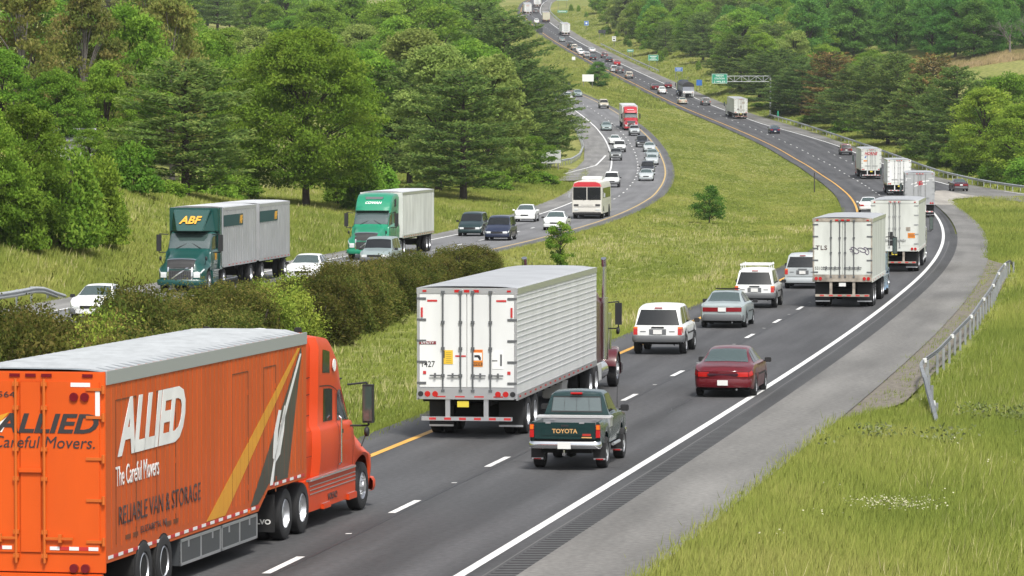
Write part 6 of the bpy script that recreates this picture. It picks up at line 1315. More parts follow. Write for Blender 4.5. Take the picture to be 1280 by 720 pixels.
car('small', 'sedan_red_772', REDB, 'bright red small car in the right lane on the climbing hill', 'sedan')
car('rounded', 'sedan_dark_762', DARKC, 'dark sedan between the two red vehicles on the climbing hill', 'sedan')
car('suv', 'suv_red_756', REDP, 'red suv in the right lane above the dark sedan on the hill', 'suv')
car('small', 'sedan_white_741', WHITE, 'white small sedan alone in the right lane of the climbing hill', 'sedan')
car('rounded', 'sedan_dark_742', DARKC, 'dark sedan at the back of the left-lane queue above the median tree', 'sedan')
car('suv', 'suv_silver_734', SILVER, 'silver suv in the left-lane queue just ahead of the dark sedan', 'suv')
car('small', 'sedan_white_727', WHITE, 'white sedan third in the left-lane queue on the hill', 'sedan')
car('rounded', 'sedan_white_724', WHITE, 'white sedan fourth in the left-lane queue on the hill', 'sedan')
car('suv', 'suv_tan_718', BEIGE, 'tan suv in the middle of the left-lane queue on the hill', 'suv')
car('van', 'sedan_dark_714', DTEAL, 'dark blue-green minivan leading the left-lane queue on the hill', 'minivan')
car('rounded', 'sedan_bluegrey_703', TEALG, 'blue-grey sedan left of the lone white box trailer high on the hill', 'sedan')
car('pickup', 'pickup_white_671', WHITE, 'white pickup near the crest beside the cream box lorry', 'pickup')
car('suv', 'suv_grey_670', GREYC, 'grey suv near the crest between the white pickup and the topmost lorry', 'suv')
# -- southbound, coming towards the camera
car('boxy', 's_white_112', WHITE, 'white sedan in front of the guard rail end at the left edge', 'sedan', True)
car('rounded', 's_white_378', WHITE, 'white sedan mostly hidden by the hedge beside the dark teal doubles lorry', 'sedan', True)
r = car('suv', 's_suv_465', TEALG, 'grey suv low behind the hedge in front of the bright green lorry', 'suv', True)
car('van', 's_van_a', DTEAL, 'dark green minivan in the outer lane without lit headlamps', 'minivan', True)
r = car('van', 's_van_b', NAVY, 'dark navy minivan with amber-lit headlamps next to the hedge end', 'minivan', True)
car('small', 's_white_656', WHITE, 'white small car in the outer lane behind the two dark minivans', 'sedan', True)
car('rounded', 's_white_692', WHITE, 'white sedan in the inner lane just in front of the coach', 'sedan', True)
car('suv', 's_suv_764', WHITE, 'white suv directly behind the coach', 'suv', True)
car('small', 's_sedan_807', SILVER, 'pale silver sedan at the front of the inner-lane queue in the bend', 'sedan', True)
car('suv', 's_suv_809', DARKC, 'dark suv second in the inner-lane queue in the bend', 'suv', True)
car('rounded', 's_sedan_815', SILVER, 'silver sedan third in the inner-lane queue in the bend', 'sedan', True)
car('small', 's_sedan_816', SILVER_BLUE, 'silver-blue car fourth in the inner-lane queue, mostly hidden', 'sedan', True)
car('pickup', 's_pickup_770', GREYC, 'grey pickup in the outer lane beside the gore of the exit ramp', 'pickup', True)
car('suv', 's_suv_774', WHITE, 'white suv in the outer lane behind the grey pickup', 'suv', True)
car('small', 's_sedan_768', WHITE, 'white sedan in the outer lane behind the white suv', 'sedan', True)
car('rounded', 's_sedan_812', SILVER, 'silver sedan beside the yellow line behind the inner-lane queue', 'sedan', True)
car('suv', 's_suv_803', DARKC, 'dark suv behind the silver sedan in the inner lane', 'suv', True)
car('pickup', 's_pickup_793', SILVER, 'silver pickup directly in front of the red lorry', 'pickup', True)
car('rounded', 's_sedan_758', TEALG, 'grey-teal sedan alone in the outer lane left of the red lorry', 'sedan', True)
car('suv', 's_suv_755', BEIGE, 'cream suv alone in the inner lane behind the red lorry', 'suv', True)
car('rounded', 's_sedan_723', TEALG, 'grey sedan farther up the southbound road beside the pines', 'sedan', True)
car('suv', 's_suv_709', DARKC, 'dark suv at the far end of the visible southbound road', 'suv', True)
car('rounded', 's_sedan_710', WHITE, 'white sedan half hidden by pine branches on the southbound road', 'sedan', True)
for k, (p, m) in PROTO.items():
    if k not in USED: print('UNUSED PROTO', k)

# -- lorries
GT = 'lorries driving away on the northbound road'; GTS = 'lorries coming down the southbound road'
def lorry(built, key, label, cat, front=False):
    root, tot = built[0], built[1]
    if front:                                        # the nose stands at the spot
        x, d, a = CARS[key]; ca, sa = math.cos(a), math.sin(a)
        CARS[key] = (x-ca*tot, d-sa*tot, a)
    at_tail(root, key, tot)
    tag(root, label, cat, GTS if key.startswith('s_') else GT)
    return root
def at_tail(root, key, tot):
    x, d, a = CARS[key]; zf = Q_ if key.startswith('s_') else P_
    d2 = d+math.sin(a)*tot
    z0, z1 = float(zf(d)), float(zf(d2))
    root.location = (x, d, z0+ROAD_UP); root.rotation_euler = (0, -math.atan2(z1-z0, tot), a)
lorry(moving_van(), 'moving_van', 'orange moving lorry with white side lettering, yellow and charcoal stripes, nearest the camera', 'moving truck')
lorry(reefer_truck(), 'reefer', 'white ribbed semi-trailer with yellow and orange door notices and a maroon tractor', 'truck')
def logo_text(bo_root, items):
    dl, dr = [o for o in bo_root.children if o.name.startswith('rear_door')]
    for txt, side, y, z, w, h, m, kw in items: lettering(txt, dl if side > 0 else dr, rear_M(-.05, y, z), m, w, h, **kw)
PALE_BLUE = paint('pale_blue_cab', (.26,.40,.55), .25, .8, .04); REDCAB = paint('red_cab', (.40,.02,.03), .25, .8, .04); GREENCAB = paint('bright_green_cab', (.012,.22,.12), .25, .8, .04)
WCAB = paint('white_cab', (.66,.67,.66), .25, .6, .04); GRAPH = mat('dark_plum_marks', (.05,.02,.08), .6); REDINK = mat('red_lettering', (.42,.02,.03), .5); FADE = mat('faded_grey_lettering', (.34,.34,.36), .6)
t = box_truck_trailer('semi_truck', TRAILER_DIRTY, PALE_BLUE, 10.4, 3.95, side='plain', hw=ROD, guard=RUST, frame=RUST, plate_m=PLATE); r = lorry(t, 'trailer_tls', 'white semi-trailer with three-letter door lettering, purple scrawl and a pale blue tractor', 'truck')
logo_text(r, [('TLS', 1, .92, 2.62, .5, .2, MATS['worn_dark_lettering'], dict(bold=.02, spacing=1.2)), ('531073', 1, .95, 1.72, .5, .14, INK, {})])
dr = [o for o in r.children if o.name.startswith('rear_door')][1]
b = MB()
for k, (yc, zc, ry, rz) in enumerate(((-.55, 2.5, .16, .14), (-.86, 2.52, .16, .1), (-1.05, 2.48, .1, .16), (-.4, 2.5, .08, .06))):
    pts = [(-.05, yc+ry*math.cos(q)*(1+.2*math.sin(3*q)), zc+rz*math.sin(q+.6)) for q in np.linspace(0, 5.6, 16)]
    b.tube(pts, .015, 5)
b.build('spray_scrawl', [GRAPH], dr)
t = box_truck_trailer('semi_truck', TRAILER_DIRTY, WCAB, 13.0, 3.95, side='plain', hw=ROD_L, guard=RUST, frame=TRAILER_DIRTY, rods=(.28, .06, -.06, -.28)); r = lorry(t, 'trailer_two', 'dirty white semi-trailer with a small orange placard low on its right door', 'truck')
dr = [o for o in r.children if o.name.startswith('rear_door')][1]; dl = [o for o in r.children if o.name.startswith('rear_door')][0]
b = MB(); b.box2((-.055, -1.12, 1.86), (-.05, -.72, 2.14), 0)
for i in range(3): b.box2((-.058, -1.08, 1.92+i*.07), (-.055, -.76, 1.945+i*.07), 1)
b.build('placard', [MATS['notice_orange'], MATS['worn_dark_lettering']], dr)
b = MB(); b.box2((-.055, -.86, 2.24), (-.05, -.62, 2.46)); b.build('faded_sticker', [RUST], dr)
b = MB(); b.box2((-.056, .10, 1.45), (-.05, .34, 2.2)); b.build('dark_patch', [BLACKP], dl)
t = box_truck_trailer('semi_truck', TRAILER_GREY, WCAB, 14.6, 3.95, side='ribs_v', hw=ROD_L, door_mat=TRAILER_GREY, frame=TRAILER_GREY, guard=TRAILER_WHITE); r = lorry(t, 'trailer_grey', 'bare grey semi-trailer with a red and white slanted door emblem', 'truck')
dl, dr = [o for o in r.children if o.name.startswith('rear_door')]
b = MB()
b.prism([(-.052, y, z) for y, z in ((-.85, 3.18), (-.05, 3.08), (.78, 2.86), (.74, 2.96), (0, 3.18), (-.80, 3.28))], [(-.058, y, z) for y, z in ((-.85, 3.18), (-.05, 3.08), (.78, 2.86), (.74, 2.96), (0, 3.18), (-.80, 3.28))], 0)
b.prism([(-.052, y, z) for y, z in ((-.6, 2.9), (.1, 2.78), (.5, 2.68), (.5, 2.76), (.1, 2.9), (-.6, 3.0))], [(-.058, y, z) for y, z in ((-.6, 2.9), (.1, 2.78), (.5, 2.68), (.5, 2.76), (.1, 2.9), (-.6, 3.0))], 0)
b.prism([(-.059, y, z) for y, z in ((-.28, 2.88), (.1, 2.8), (.24, 3.12), (-.2, 3.24))], [(-.066, y, z) for y, z in ((-.28, 2.88), (.1, 2.8), (.24, 3.12), (-.2, 3.24))], 1)
for y in (.95, -.95): b.box2((-.056, y-.2, 3.42), (-.05, y+.2, 3.46), 0); b.box2((-.056, y+(.2 if y > 0 else -.24), 3.2), (-.05, y+(.24 if y > 0 else -.2), 3.46), 0)
b.build('door_emblem', [TAPE_W, REDINK], dr)
t = box_truck_trailer('semi_truck', TRAILER_WHITE, REDCAB, 14.6, 3.95, side='ribs_v', hw=ROD_L, frame=TRAILER_DIRTY, door_mat=TRAILER_WHITE); r = lorry(t, 'trailer_white3', 'bright white semi-trailer with plain doors and a red tractor', 'truck')
t = box_truck_trailer('semi_truck', TRAILER_DIRTY, REDCAB, 14.6, 3.95, side='ribs_v', hw=ROD_L, frame=TRAILER_DIRTY, guard=TRAILER_WHITE); r = lorry(t, 'trailer_redtext', 'white semi-trailer with red slanted lettering across the top of its doors', 'truck')
dl, dr = [o for o in r.children if o.name.startswith('rear_door')]
for s, d_ in ((1, dl), (-1, dr)):
    pass
lettering('HORNE', dl, rear_M(-.055, 0.02, 3.36), REDINK, 1.7, .38, bold=.03, shear=.35)
b = MB(); b.box2((-.055, -.7, 3.12), (-.05, .85, 3.16)); b.build('red_rule', [REDINK], dl)
b = MB(); b.box2((-.055, .55, 2.3), (-.05, 1.0, 2.46)); b.build('placard', [MATS['notice_orange']], dl)
b = MB(); b.prism([(-.055, y, z) for y, z in ((.9, 2.75), (.72, 2.75), (.62, 3.0), (.76, 3.0))], [(-.05, y, z) for y, z in ((.9, 2.75), (.72, 2.75), (.62, 3.0), (.76, 3.0))]); b.build('blue_mark', [mat('blue_mark', (.04,.1,.4), .5)], dl)
t = box_truck_trailer('semi_truck', TRAILER_DIRTY, WCAB, 14.6, 3.95, side='plain', hw=RUST, guard=RUST, frame=TRAILER_DIRTY, door_mat=TRAILER_DIRTY); r = lorry(t, 'trailer_921', 'weathered white box trailer with rusty door stains below the overhead sign', 'truck')
dl, dr = [o for o in r.children if o.name.startswith('rear_door')]
b = MB()
for y in (-.35, -.62): b.box2((-.056, y-.1, 2.95), (-.05, y+.1, 3.35), 0)
b.box2((-.056, -.1, 2.0), (-.05, .08, 2.6), 0); b.build('rust_stain', [RUST], dr)
b = MB(); b.box2((-.056, .35, 1.8), (-.05, .7, 2.0)); b.build('dark_sticker', [INK], dl)
lorry(bulk_truck(), 'bulk', 'tipper semi-trailer under a rounded black tarpaulin on the hill', 'truck')
t = box_truck_trailer('semi_truck', TRAILER_WHITE, WCAB, 14.6, 3.95, side='plain', hw=ROD_L); lorry(t, 'trailer_707', 'white box semi-trailer alone in the right lane high on the hill', 'truck')
CREAM = paint('cream_box', (.60,.57,.44), .4, .2, .05)
lorry(cube_van('box_truck', CREAM, WCAB), 'cube_683', 'cream box lorry near the crest beside the white pickup', 'truck')
t = box_truck_trailer('semi_truck', TRAILER_WHITE, WCAB, 14.6, 3.95, side='plain', hw=ROD_L); r = lorry(t, 'trailer_660', 'white box lorry with a red mark at the top of its doors near the crest', 'truck')
dl, dr = [o for o in r.children if o.name.startswith('rear_door')]
b = MB(); b.box2((-.056, -.5, 3.2), (-.05, .6, 3.38)); b.build('red_mark', [mat('faded_red_mark', (.5,.12,.06), .5)], dl)
t = box_truck_trailer('semi_truck', TRAILER_WHITE, WCAB, 14.6, 3.95, side='plain', hw=ROD_L); r = lorry(t, 'trailer_672', 'topmost white box lorry at the upper edge of the climbing road', 'truck')
lorry(doubles_truck(), 's_doubles', 'dark teal day-cab lorry pulling two grey ribbed trailers behind the hedge', 'truck', True)
t = box_truck_trailer('semi_truck', TRAILER_DIRTY, GREENCAB, 13.4, 3.95, side='ribs_v', hw=ROD_L); r = lorry(t, 's_greentruck', 'bright green tractor with a pale box trailer coming past the hedge', 'truck', True)
cb = [o for o in r.children if o.name.startswith('cab')][0]; xf = t[1]
lettering('COWAN', cb, front_M(xf-3.10, 0, 3.30, .85) @ Matrix.Translation((0, 0, .04)), TAPE_W, 1.0, .19, bold=.03, shear=.3)
b = MB(); b.prism([(xf-3.52, -.55, 3.60), (xf-3.52, .55, 3.60), (xf-3.34, .5, 3.46), (xf-3.34, -.5, 3.46)], [(xf-3.46, -.55, 3.68), (xf-3.46, .55, 3.68), (xf-3.27, .5, 3.54), (xf-3.27, -.5, 3.54)]); b.build('roof_vent', [GREYP], cb)
t = box_truck_trailer('semi_truck', TRAILER_WHITE, REDCAB, 13.4, 3.95, side='plain', hw=ROD_L); r = lorry(t, 's_redtruck', 'red tractor with a white box trailer coming round the bend', 'truck', True)
cb = [o for o in r.children if o.name.startswith('cab')][0]; xf = t[1]
b = MB(); b.box2((xf-3.1, -.55, 3.34), (xf-2.96, .55, 3.44)); b.build('white_letter_band', [TAPE_W], cb)
r = coach(); root = r[0]; lorry(r, 's_coach', 'cream coach with a red roof front coming down the bend', 'coach', True)
# ------------------------------------------------------------------ guard rails, signs, posts, shed
GALV_D = mat('weathered_galvanised', (.27,.285,.29), .55, metal=.3, noise=.25, nscale=1.5)
GALV = mat('galvanised_rail', (.42,.44,.45), .45, metal=.35, noise=.15, nscale=1.5)
POSTG = mat('weathered_post', (.17,.165,.155), .8, noise=.3)
SIGN_W = mat('sign_white', (.70,.71,.70), .5)
def guard_rail(pts, label, post_side=1, h=.69, step=3.8, end_down=(True, True), beam=None):
    root = empty('guard_rail', (pts[0][0], pts[0][1], gz(*pts[0])))
    P = np.array(pts, float); seg = np.hypot(*np.diff(P, axis=0).T); arc = np.concatenate([[0], np.cumsum(seg)])
    n = max(8, int(arc[-1]/1.0)); s = np.linspace(0, arc[-1], n)
    x = np.interp(s, arc, P[:, 0]); d = np.interp(s, arc, P[:, 1])
    k = np.ones(5)/5
    if n > 12:
        x[2:-2] = np.convolve(x, k, 'valid'); d[2:-2] = np.convolve(d, k, 'valid')
    z = T(x, d)-.08; o = root.location
    hh = np.full(n, h)
    if end_down[0]: hh = np.minimum(hh, .10+h*np.clip(s/(6.5 if not beam else 11), 0, 1)**.9)
    if end_down[1]: hh = np.minimum(hh, .12+h*np.clip((arc[-1]-s)/5, 0, 1)**.8)
    tx = np.gradient(x); td = np.gradient(d); L = np.hypot(tx, td); nx, nd = -td/L*post_side, tx/L*post_side
    prof = [(0, -.155), (.03, -.13), (.075, -.09), (.075, -.05), (.0, -.015), (0, .015), (.075, .05), (.075, .09), (.03, .13), (0, .155)]
    sc = np.ones(n) if not beam else 1-.6*sstep(9, 12, s)
    b = MB(); g = [[(x[i]+nx[i]*(.10-q)-o.x, d[i]+nd[i]*(.10-q)-o.y, z[i]+hh[i]+w*sc[i]-o.z) for q, w in prof] for i in range(n)]
    b.grid(np.array(g))
    g2 = [[(x[i]+nx[i]*(.12-q)-o.x, d[i]+nd[i]*(.12-q)-o.y, z[i]+hh[i]+w*sc[i]-o.z) for q, w in prof] for i in range(n)]
    b.grid(np.array(g2)); b.build('rail', [GALV if not beam else GALV_D], root, 40, recalc=False)
    cnt = 0
    for sp in np.arange(.6, arc[-1], step):
        i = min(n-1, int(round(sp/arc[-1]*(n-1))))
        if hh[i] < .35 or cnt >= 95: continue
        b = MB(); px, pd = x[i]+nx[i]*.22-o.x, d[i]+nd[i]*.22-o.y
        if beam: b.box2((px-.04, pd-.04, z[i]-.1-o.z), (px+.04, pd+.04, z[i]+hh[i]+.03-o.z))
        else: b.box2((px-.045, pd-.06, z[i]-.1-o.z), (px+.045, pd+.06, z[i]+hh[i]+(.16)-o.z)); beam or b.box2((px-.05-nx[i]*.06, pd-.05, z[i]+hh[i]-.15*sc[i]-o.z), (px+.05-nx[i]*.06, pd+.05, z[i]+hh[i]+.15*sc[i]-o.z))
        po = b.build('post', [GALV if not beam else GALV_D], root); cnt += 1
        if beam and cnt % 4 == 1: b = MB(); b.box((px-nx[i]*.1, pd, z[i]+hh[i]+.03-o.z), (.12, .12, .13)); b.build('reflector', [SIGN_W], po)
    tag(root, label, 'guard rail'); return root
guard_rail([(x, d) for x, d in RAIL_RIGHT], 'short grey guard rail with a bent down end on gravel beside the near shoulder', -1, step=3.9, beam=True)
guard_rail(RAIL_LEFT, 'grey guard rail end at the left edge above the white sedan', 1, step=3.2, end_down=(False, True))
guard_rail(RAIL_EXIT, 'curved guard rail on the outside of the exit ramp under the pines', 1, step=3.8, end_down=(False, False))
guard_rail([(float(GUARD_X(d))-.2, d) for d in np.linspace(425, 850, 60)], 'long guard rail along the entry ramp in front of the right-hand pines', -1, h=.72, step=6, end_down=(False, True))
guard_rail([(float(XN(d))+11.2, d) for d in np.linspace(1090, 1300, 30)], 'far guard rail on the shoulder of the climbing hill', -1, h=.75, step=7.6, end_down=(False, False))
guard_rail([(float(XN(d))+10.6, d) for d in np.linspace(1470, 1660, 24)], 'farthest guard rail curving round the shoulder at the crest', -1, h=.8, step=7.6, end_down=(False, False))
guard_rail([(2.2, 1530), (2.4, 1545), (4.6, 1553), (6.4, 1556)], 'short white barrier at the median end near the crest', 1, h=.9, step=4, end_down=(False, False))

SIGN_G = mat('sign_green', (.012,.24,.14), .45); SIGN_B = mat('sign_blue', (.03,.13,.42), .45); SIGN_W = mat('sign_white', (.70,.71,.70), .5); SIGN_D = mat('sign_brown', (.03,.035,.04), .6); BACK = mat('sign_back', (.40,.41,.40), .5)
def sign(key, w, h, zc, m, label, posts=(0,), lines=(), ink=None, pr=.06, name='road_sign', border=True, rise=None):
    x, d, z = SPOTS[key]; root = empty(name, (x, d, z-.1))
    b = MB(); b.box((0, 0, zc), (w, .05, h)); p = b.build('panel', [m], root, bevel=.012)
    ink = ink or SIGN_W
    if border and lines:
        b = MB(); t = max(.03, h*.03)
        for a in (-1, 1): b.box((0, -.028, zc+a*(h/2-t*1.4)), (w-2*t, .006, t)); b.box((a*(w/2-t*1.4), -.028, zc), (t, .006, h-2*t*2))
        b.build('border', [ink], p)
    for txt, dz, tw, th in lines:
        if txt is None:
            b = MB(); b.box((0, -.029, zc+dz), (tw, .006, th)); b.build('legend_bar', [ink], p)
        else: lettering(txt, p, face_M((0, -.03, zc+dz), (1, 0, 0), (0, 0, 1)), ink, tw, th, bold=.01)
    for k in posts:
        b = MB(); b.box2((k-pr, .03, -.3), (k+pr, .03+2*pr, zc+h*.4)); b.build('post', [POSTG], root)
    tag(root, label, 'sign'); return root
# cantilever sign reaching over the shoulder
x, d, z = SPOTS['cantilever']; root = empty('overhead_sign', (x, d, z-.1))
b = MB(); b.cyl((0, 0, -.3), (0, 0, 7.9), .2, .16, 12); b.build('post', [GALV], root, 40)
b = MB(); Lm = 8.6
for zz in (6.55, 7.65):
    for yy in (-.3, .3): b.tube([(.2, yy, zz), (-Lm, yy, zz)], .055, 6)
for i in range(7):
    xx = -i*Lm/6
    for yy in (-.3, .3):
        b.tube([(xx, yy, 6.55), (xx, yy, 7.65)], .035, 5)
        if i < 6: b.tube([(xx, yy, 6.55 if i % 2 else 7.65), (xx-Lm/6, yy, 7.65 if i % 2 else 6.55)], .03, 5)
    b.tube([(xx, -.3, 7.65), (xx, .3, 7.65)], .03, 5)
b.build('truss_arm', [mat('pale_truss', (.5,.52,.52), .45, metal=.3)], root)
b = MB(); b.box((-Lm-1.55, -.38, 7.15), (3.1, .06, 1.95)); p = b.build('panel', [SIGN_G], root, bevel=.01)
for txt, dz, w_, h_ in (('WEIGH', .58, 1.6, .36), ('STATION', .02, 2.0, .36), ('2 MILES', -.6, 2.3, .36)): lettering(txt, p, face_M((-Lm-1.55, -.415, 7.15+dz), (1, 0, 0), (0, 0, 1)), SIGN_W, w_, h_, bold=.01)
b = MB()
for a in (-1, 1): b.box((-Lm-1.55, -.413, 7.15+a*.92), (3.02, .006, .05)); b.box((-Lm-1.55+a*1.49, -.413, 7.15), (.05, .006, 1.85))
b.build('border', [SIGN_W], p)
tag(root, 'green overhead sign on a pale truss arm reaching out of the pines', 'sign')
sign('blue1', 1.9, 1.0, 2.2, SIGN_B, 'blue roadside sign left of the black tarped tipper', (-.8, .8), [(None, .15, 1.3, .1), (None, -.15, 1.0, .1)])
sign('blue2', 1.3, 1.3, 2.0, SIGN_B, 'small blue sign at the wood edge right of the black tarped tipper', (0,))
sign('green1', 2.7, 1.55, 2.35, SIGN_G, 'green two-post sign at the wood edge on the climbing hill', (-1.0, 1.0), [(None, .35, 1.8, .16), (None, -.05, 1.2, .14), (None, -.4, 1.9, .14)])
sign('green2', 1.8, .75, 2.0, SIGN_G, 'low green sign above and left of the two-post green one', (-.6, .6), [(None, 0, 1.3, .18)])
sign('white1', 1.2, 1.5, 2.8, SIGN_W, 'white rectangular sign on a single post by the climbing road', (0,), [(None, .35, .7, .12), (None, -.2, .6, .4)], INK)
sign('brown', 2.3, 1.1, 2.0, SIGN_D, 'dark back of a two-post sign above the white rectangular sign', (-.8, .8))
sign('blue3', 1.5, 1.5, 2.2, SIGN_B, 'small square blue sign highest on the right slope', (0,), [(None, 0, .6, .6)])
sign('greenbig', 4.6, 3.0, 4.6, SIGN_G, 'large green sign cut by the top edge above the climbing road', (-1.6, 1.6), [(None, .6, 2.8, .3), (None, 0, 2.2, .3), (None, -.9, 3.0, .3)])
sign('greenlow', 3.6, .8, 1.4, SIGN_G, 'narrow green sign below the large green one at the top', (-1.2, 1.2), [(None, 0, 2.8, .2)])
sign('meddark', 2.0, 1.4, 2.6, SIGN_D, 'dark back of a two-post sign in the median near the crest', (-.85, .85))
sign('medboard', 2.6, 1.6, 2.2, SIGN_W, 'blank white board on posts in the median beside the lone tree', (-1.0, 1.0))
sign('medsmall', .9, .9, 1.0, SIGN_W, 'tiny white sign low in the upper median grass', (0,))
sign('marker', .3, 1.1, 1.3, SIGN_G, 'slim green marker sign behind the ramp guard rail', (0,), pr=.03)
sign('signback', 2.5, 1.65, 1.75, BACK, 'pale grey back of a sign among bushes at the exit ramp', (-.9, .9))
x, d, z = SPOTS['post']; b = MB(); b.cyl((0, 0, -.3), (0, 0, 2.3), .07, .06, 8); o = b.build('marker_post', [mat('dark_wood_post', (.05,.045,.035), .8, noise=.3)], None, 40); o.location = (x, d, z-.05); tag(o, 'thin dark post in the median grass by the yellow line', 'post')
# shed on the bank
x, d, z = SPOTS['shed']; root = empty('shed', (x, d, z)); WALL = mat('shed_wall', (.36,.36,.35), .7, noise=.15); ROOFM = mat('shed_roof', (.30,.31,.32), .6, noise=.2)
b = MB(); b.box2((-1.6, -1.5, -1.0), (1.2, 1.5, 2.9)); b.build('wall', [WALL], root)
b = MB(); b.prism([(-1.8, -1.8, 2.85), (-1.8, 0, 3.75), (-1.8, 1.8, 2.85)], [(1.4, -1.8, 2.85), (1.4, 0, 3.75), (1.4, 1.8, 2.85)]); b.build('roof', [ROOFM], root)
for i in range(6):
    pass
b = MB(); b.box2((-.5, -1.53, .2), (.3, -1.5, 2.0)); b.build('door', [mat('shed_door', (.22,.22,.21), .7)], root)
tag(root, 'pale grey shed half buried in trees on the left bank', 'shed')
# ------------------------------------------------------------------ foliage
def leaf_mat(name, c0, c1, c2=None, transl=.45, objvar=.22, gain=(2.8, 2.75, 2.0), hue=(.484, .508), upright=.3):
    gn = gain if isinstance(gain, tuple) else (gain,)*3
    c0, c1 = [tuple(v*k for v, k in zip(c, gn)) for c in (c0, c1)]; c2 = tuple(v*k for v, k in zip(c2, gn)) if c2 else None
    m = bpy.data.materials.new(name); m.use_nodes = True; nt = m.node_tree
    for x in list(nt.nodes): nt.nodes.remove(x)
    out = nt.nodes.new('ShaderNodeOutputMaterial'); at_ = nt.nodes.new('ShaderNodeAttribute'); at_.attribute_name = 'tint'
    r = nt.nodes.new('ShaderNodeValToRGB'); e = r.color_ramp.elements
    e[0].position = 0; e[0].color = (*c0, 1); e[1].position = 1; e[1].color = (*(c2 or c1), 1)
    if c2: k = e.new(.5); k.color = (*c1, 1)
    nt.links.new(at_.outputs['Fac'], r.inputs['Fac'])
    oi = nt.nodes.new('ShaderNodeObjectInfo'); hs = nt.nodes.new('ShaderNodeHueSaturation')
    mr = nt.nodes.new('ShaderNodeMapRange'); mr.inputs['To Min'].default_value = 1-objvar; mr.inputs['To Max'].default_value = 1+objvar
    nt.links.new(oi.outputs['Random'], mr.inputs['Value']); nt.links.new(mr.outputs['Result'], hs.inputs['Value'])
    w_ = nt.nodes.new('ShaderNodeTexWhiteNoise'); w_.noise_dimensions = '1D'; nt.links.new(oi.outputs['Random'], w_.inputs['W'])
    mh = nt.nodes.new('ShaderNodeMapRange'); mh.inputs['To Min'].default_value = hue[0]; mh.inputs['To Max'].default_value = hue[1]
    nt.links.new(w_.outputs['Value'], mh.inputs['Value']); nt.links.new(mh.outputs['Result'], hs.inputs['Hue'])
    nt.links.new(r.outputs['Color'], hs.inputs['Color'])
    d = nt.nodes.new('ShaderNodeBsdfDiffuse'); t = nt.nodes.new('ShaderNodeBsdfTranslucent'); mx = nt.nodes.new('ShaderNodeMixShader'); mx.inputs[0].default_value = transl
    for q in (d, t): nt.links.new(hs.outputs['Color'], q.inputs['Color'])
    if upright:
        ge = nt.nodes.new('ShaderNodeNewGeometry'); vm = nt.nodes.new('ShaderNodeMix'); vm.data_type = 'VECTOR'; vm.inputs['Factor'].default_value = upright
        vm.inputs['B'].default_value = (0, 0, 1); nt.links.new(ge.outputs['Normal'], vm.inputs['A'])
        vn = nt.nodes.new('ShaderNodeVectorMath'); vn.operation = 'NORMALIZE'; nt.links.new(vm.outputs['Result'], vn.inputs[0])
        nt.links.new(vn.outputs[0], d.inputs['Normal'])
    nt.links.new(d.outputs[0], mx.inputs[1]); nt.links.new(t.outputs[0], mx.inputs[2]); nt.links.new(mx.outputs[0], out.inputs['Surface'])
    return m
def fast_mesh(name, V, k, mats, tint=None, smooth=False):
    """V: (n, k, 3) loose polygons"""
    n = len(V); me = bpy.data.meshes.new(name)
    me.vertices.add(n*k); me.vertices.foreach_set('co', np.ascontiguousarray(V, dtype=np.float32).ravel())
    me.loops.add(n*k); me.loops.foreach_set('vertex_index', np.arange(n*k, dtype=np.int32))
    me.polygons.add(n); me.polygons.foreach_set('loop_start', np.arange(n, dtype=np.int32)*k)
    me.update(calc_edges=True)
    for m in mats: me.materials.append(m)
    if tint is not None:
        a = me.attributes.new('tint', 'FLOAT', 'FACE'); a.data.foreach_set('value', np.asarray(tint, dtype=np.float32))
    return me
def unit(v): return v/np.maximum(np.linalg.norm(v, axis=-1, keepdims=True), 1e-9)
def leaves(C, size, axis=None, aspect=.55, rng=RNG, up=.35):
    """rhombic leaf sprays at points C; axis: preferred long direction"""
    n = len(C); size = np.broadcast_to(size, (n,))[:, None]
    nrm = unit(rng.normal(size=(n, 3))+np.array([0, 0, up*2]))
    a = rng.normal(size=(n, 3)) if axis is None else axis+rng.normal(size=(n, 3))*.35
    a = unit(a-nrm*(a*nrm).sum(1, keepdims=True)); b = np.cross(nrm, a)
    bend = nrm*size*.12
    return np.stack([C-a*size*.5, C+b*size*aspect*.5+bend, C+a*size*.5, C-b*size*aspect*.5+bend], 1)
BARK = mat('bark', (.055,.043,.034), .95, noise=.4, nscale=4); BARK_G = mat('grey_bark', (.16,.145,.13), .95, noise=.3, nscale=4)
L_MID = leaf_mat('leaf_mid_green', (.032,.070,.012), (.055,.105,.018), (.085,.135,.026))
L_LIGHT = leaf_mat('leaf_light_green', (.042,.080,.014), (.068,.112,.019), (.098,.138,.029))
L_PALE = leaf_mat('leaf_grey_green', (.060,.090,.030), (.088,.122,.042), (.115,.145,.055))
L_BROWN = leaf_mat('leaf_olive_brown', (.045,.062,.020), (.070,.082,.028), (.110,.098,.045))
L_DARK = leaf_mat('leaf_dark_green', (.022,.060,.018), (.036,.088,.024), (.055,.115,.030))
L_OAK = leaf_mat('leaf_oak_green', (.042,.082,.014), (.066,.115,.019), (.098,.145,.028))
L_DARK2 = leaf_mat('leaf_deep_green', (.020,.045,.012), (.032,.065,.016), (.05,.085,.02))
L_PINE = leaf_mat('pine_needles', (.026,.052,.020), (.044,.074,.024), (.080,.102,.036), .5, .2, (3.3, 3.2, 2.5))
L_PBROWN = leaf_mat('browned_pine_needles', (.060,.080,.028), (.15,.115,.042), (.24,.165,.06), .3, .1, 1.3, (.495, .51))
L_HEDGE = leaf_mat('hedge_leaf', (.034,.050,.013), (.060,.070,.019), (.105,.090,.032), .4, .42, (1.65, 1.68, 1.35), (.476, .512))
L_HEDGE_G = leaf_mat('hedge_fresh_leaf', (.040,.066,.014), (.070,.100,.020), (.12,.145,.035), .3, .1)

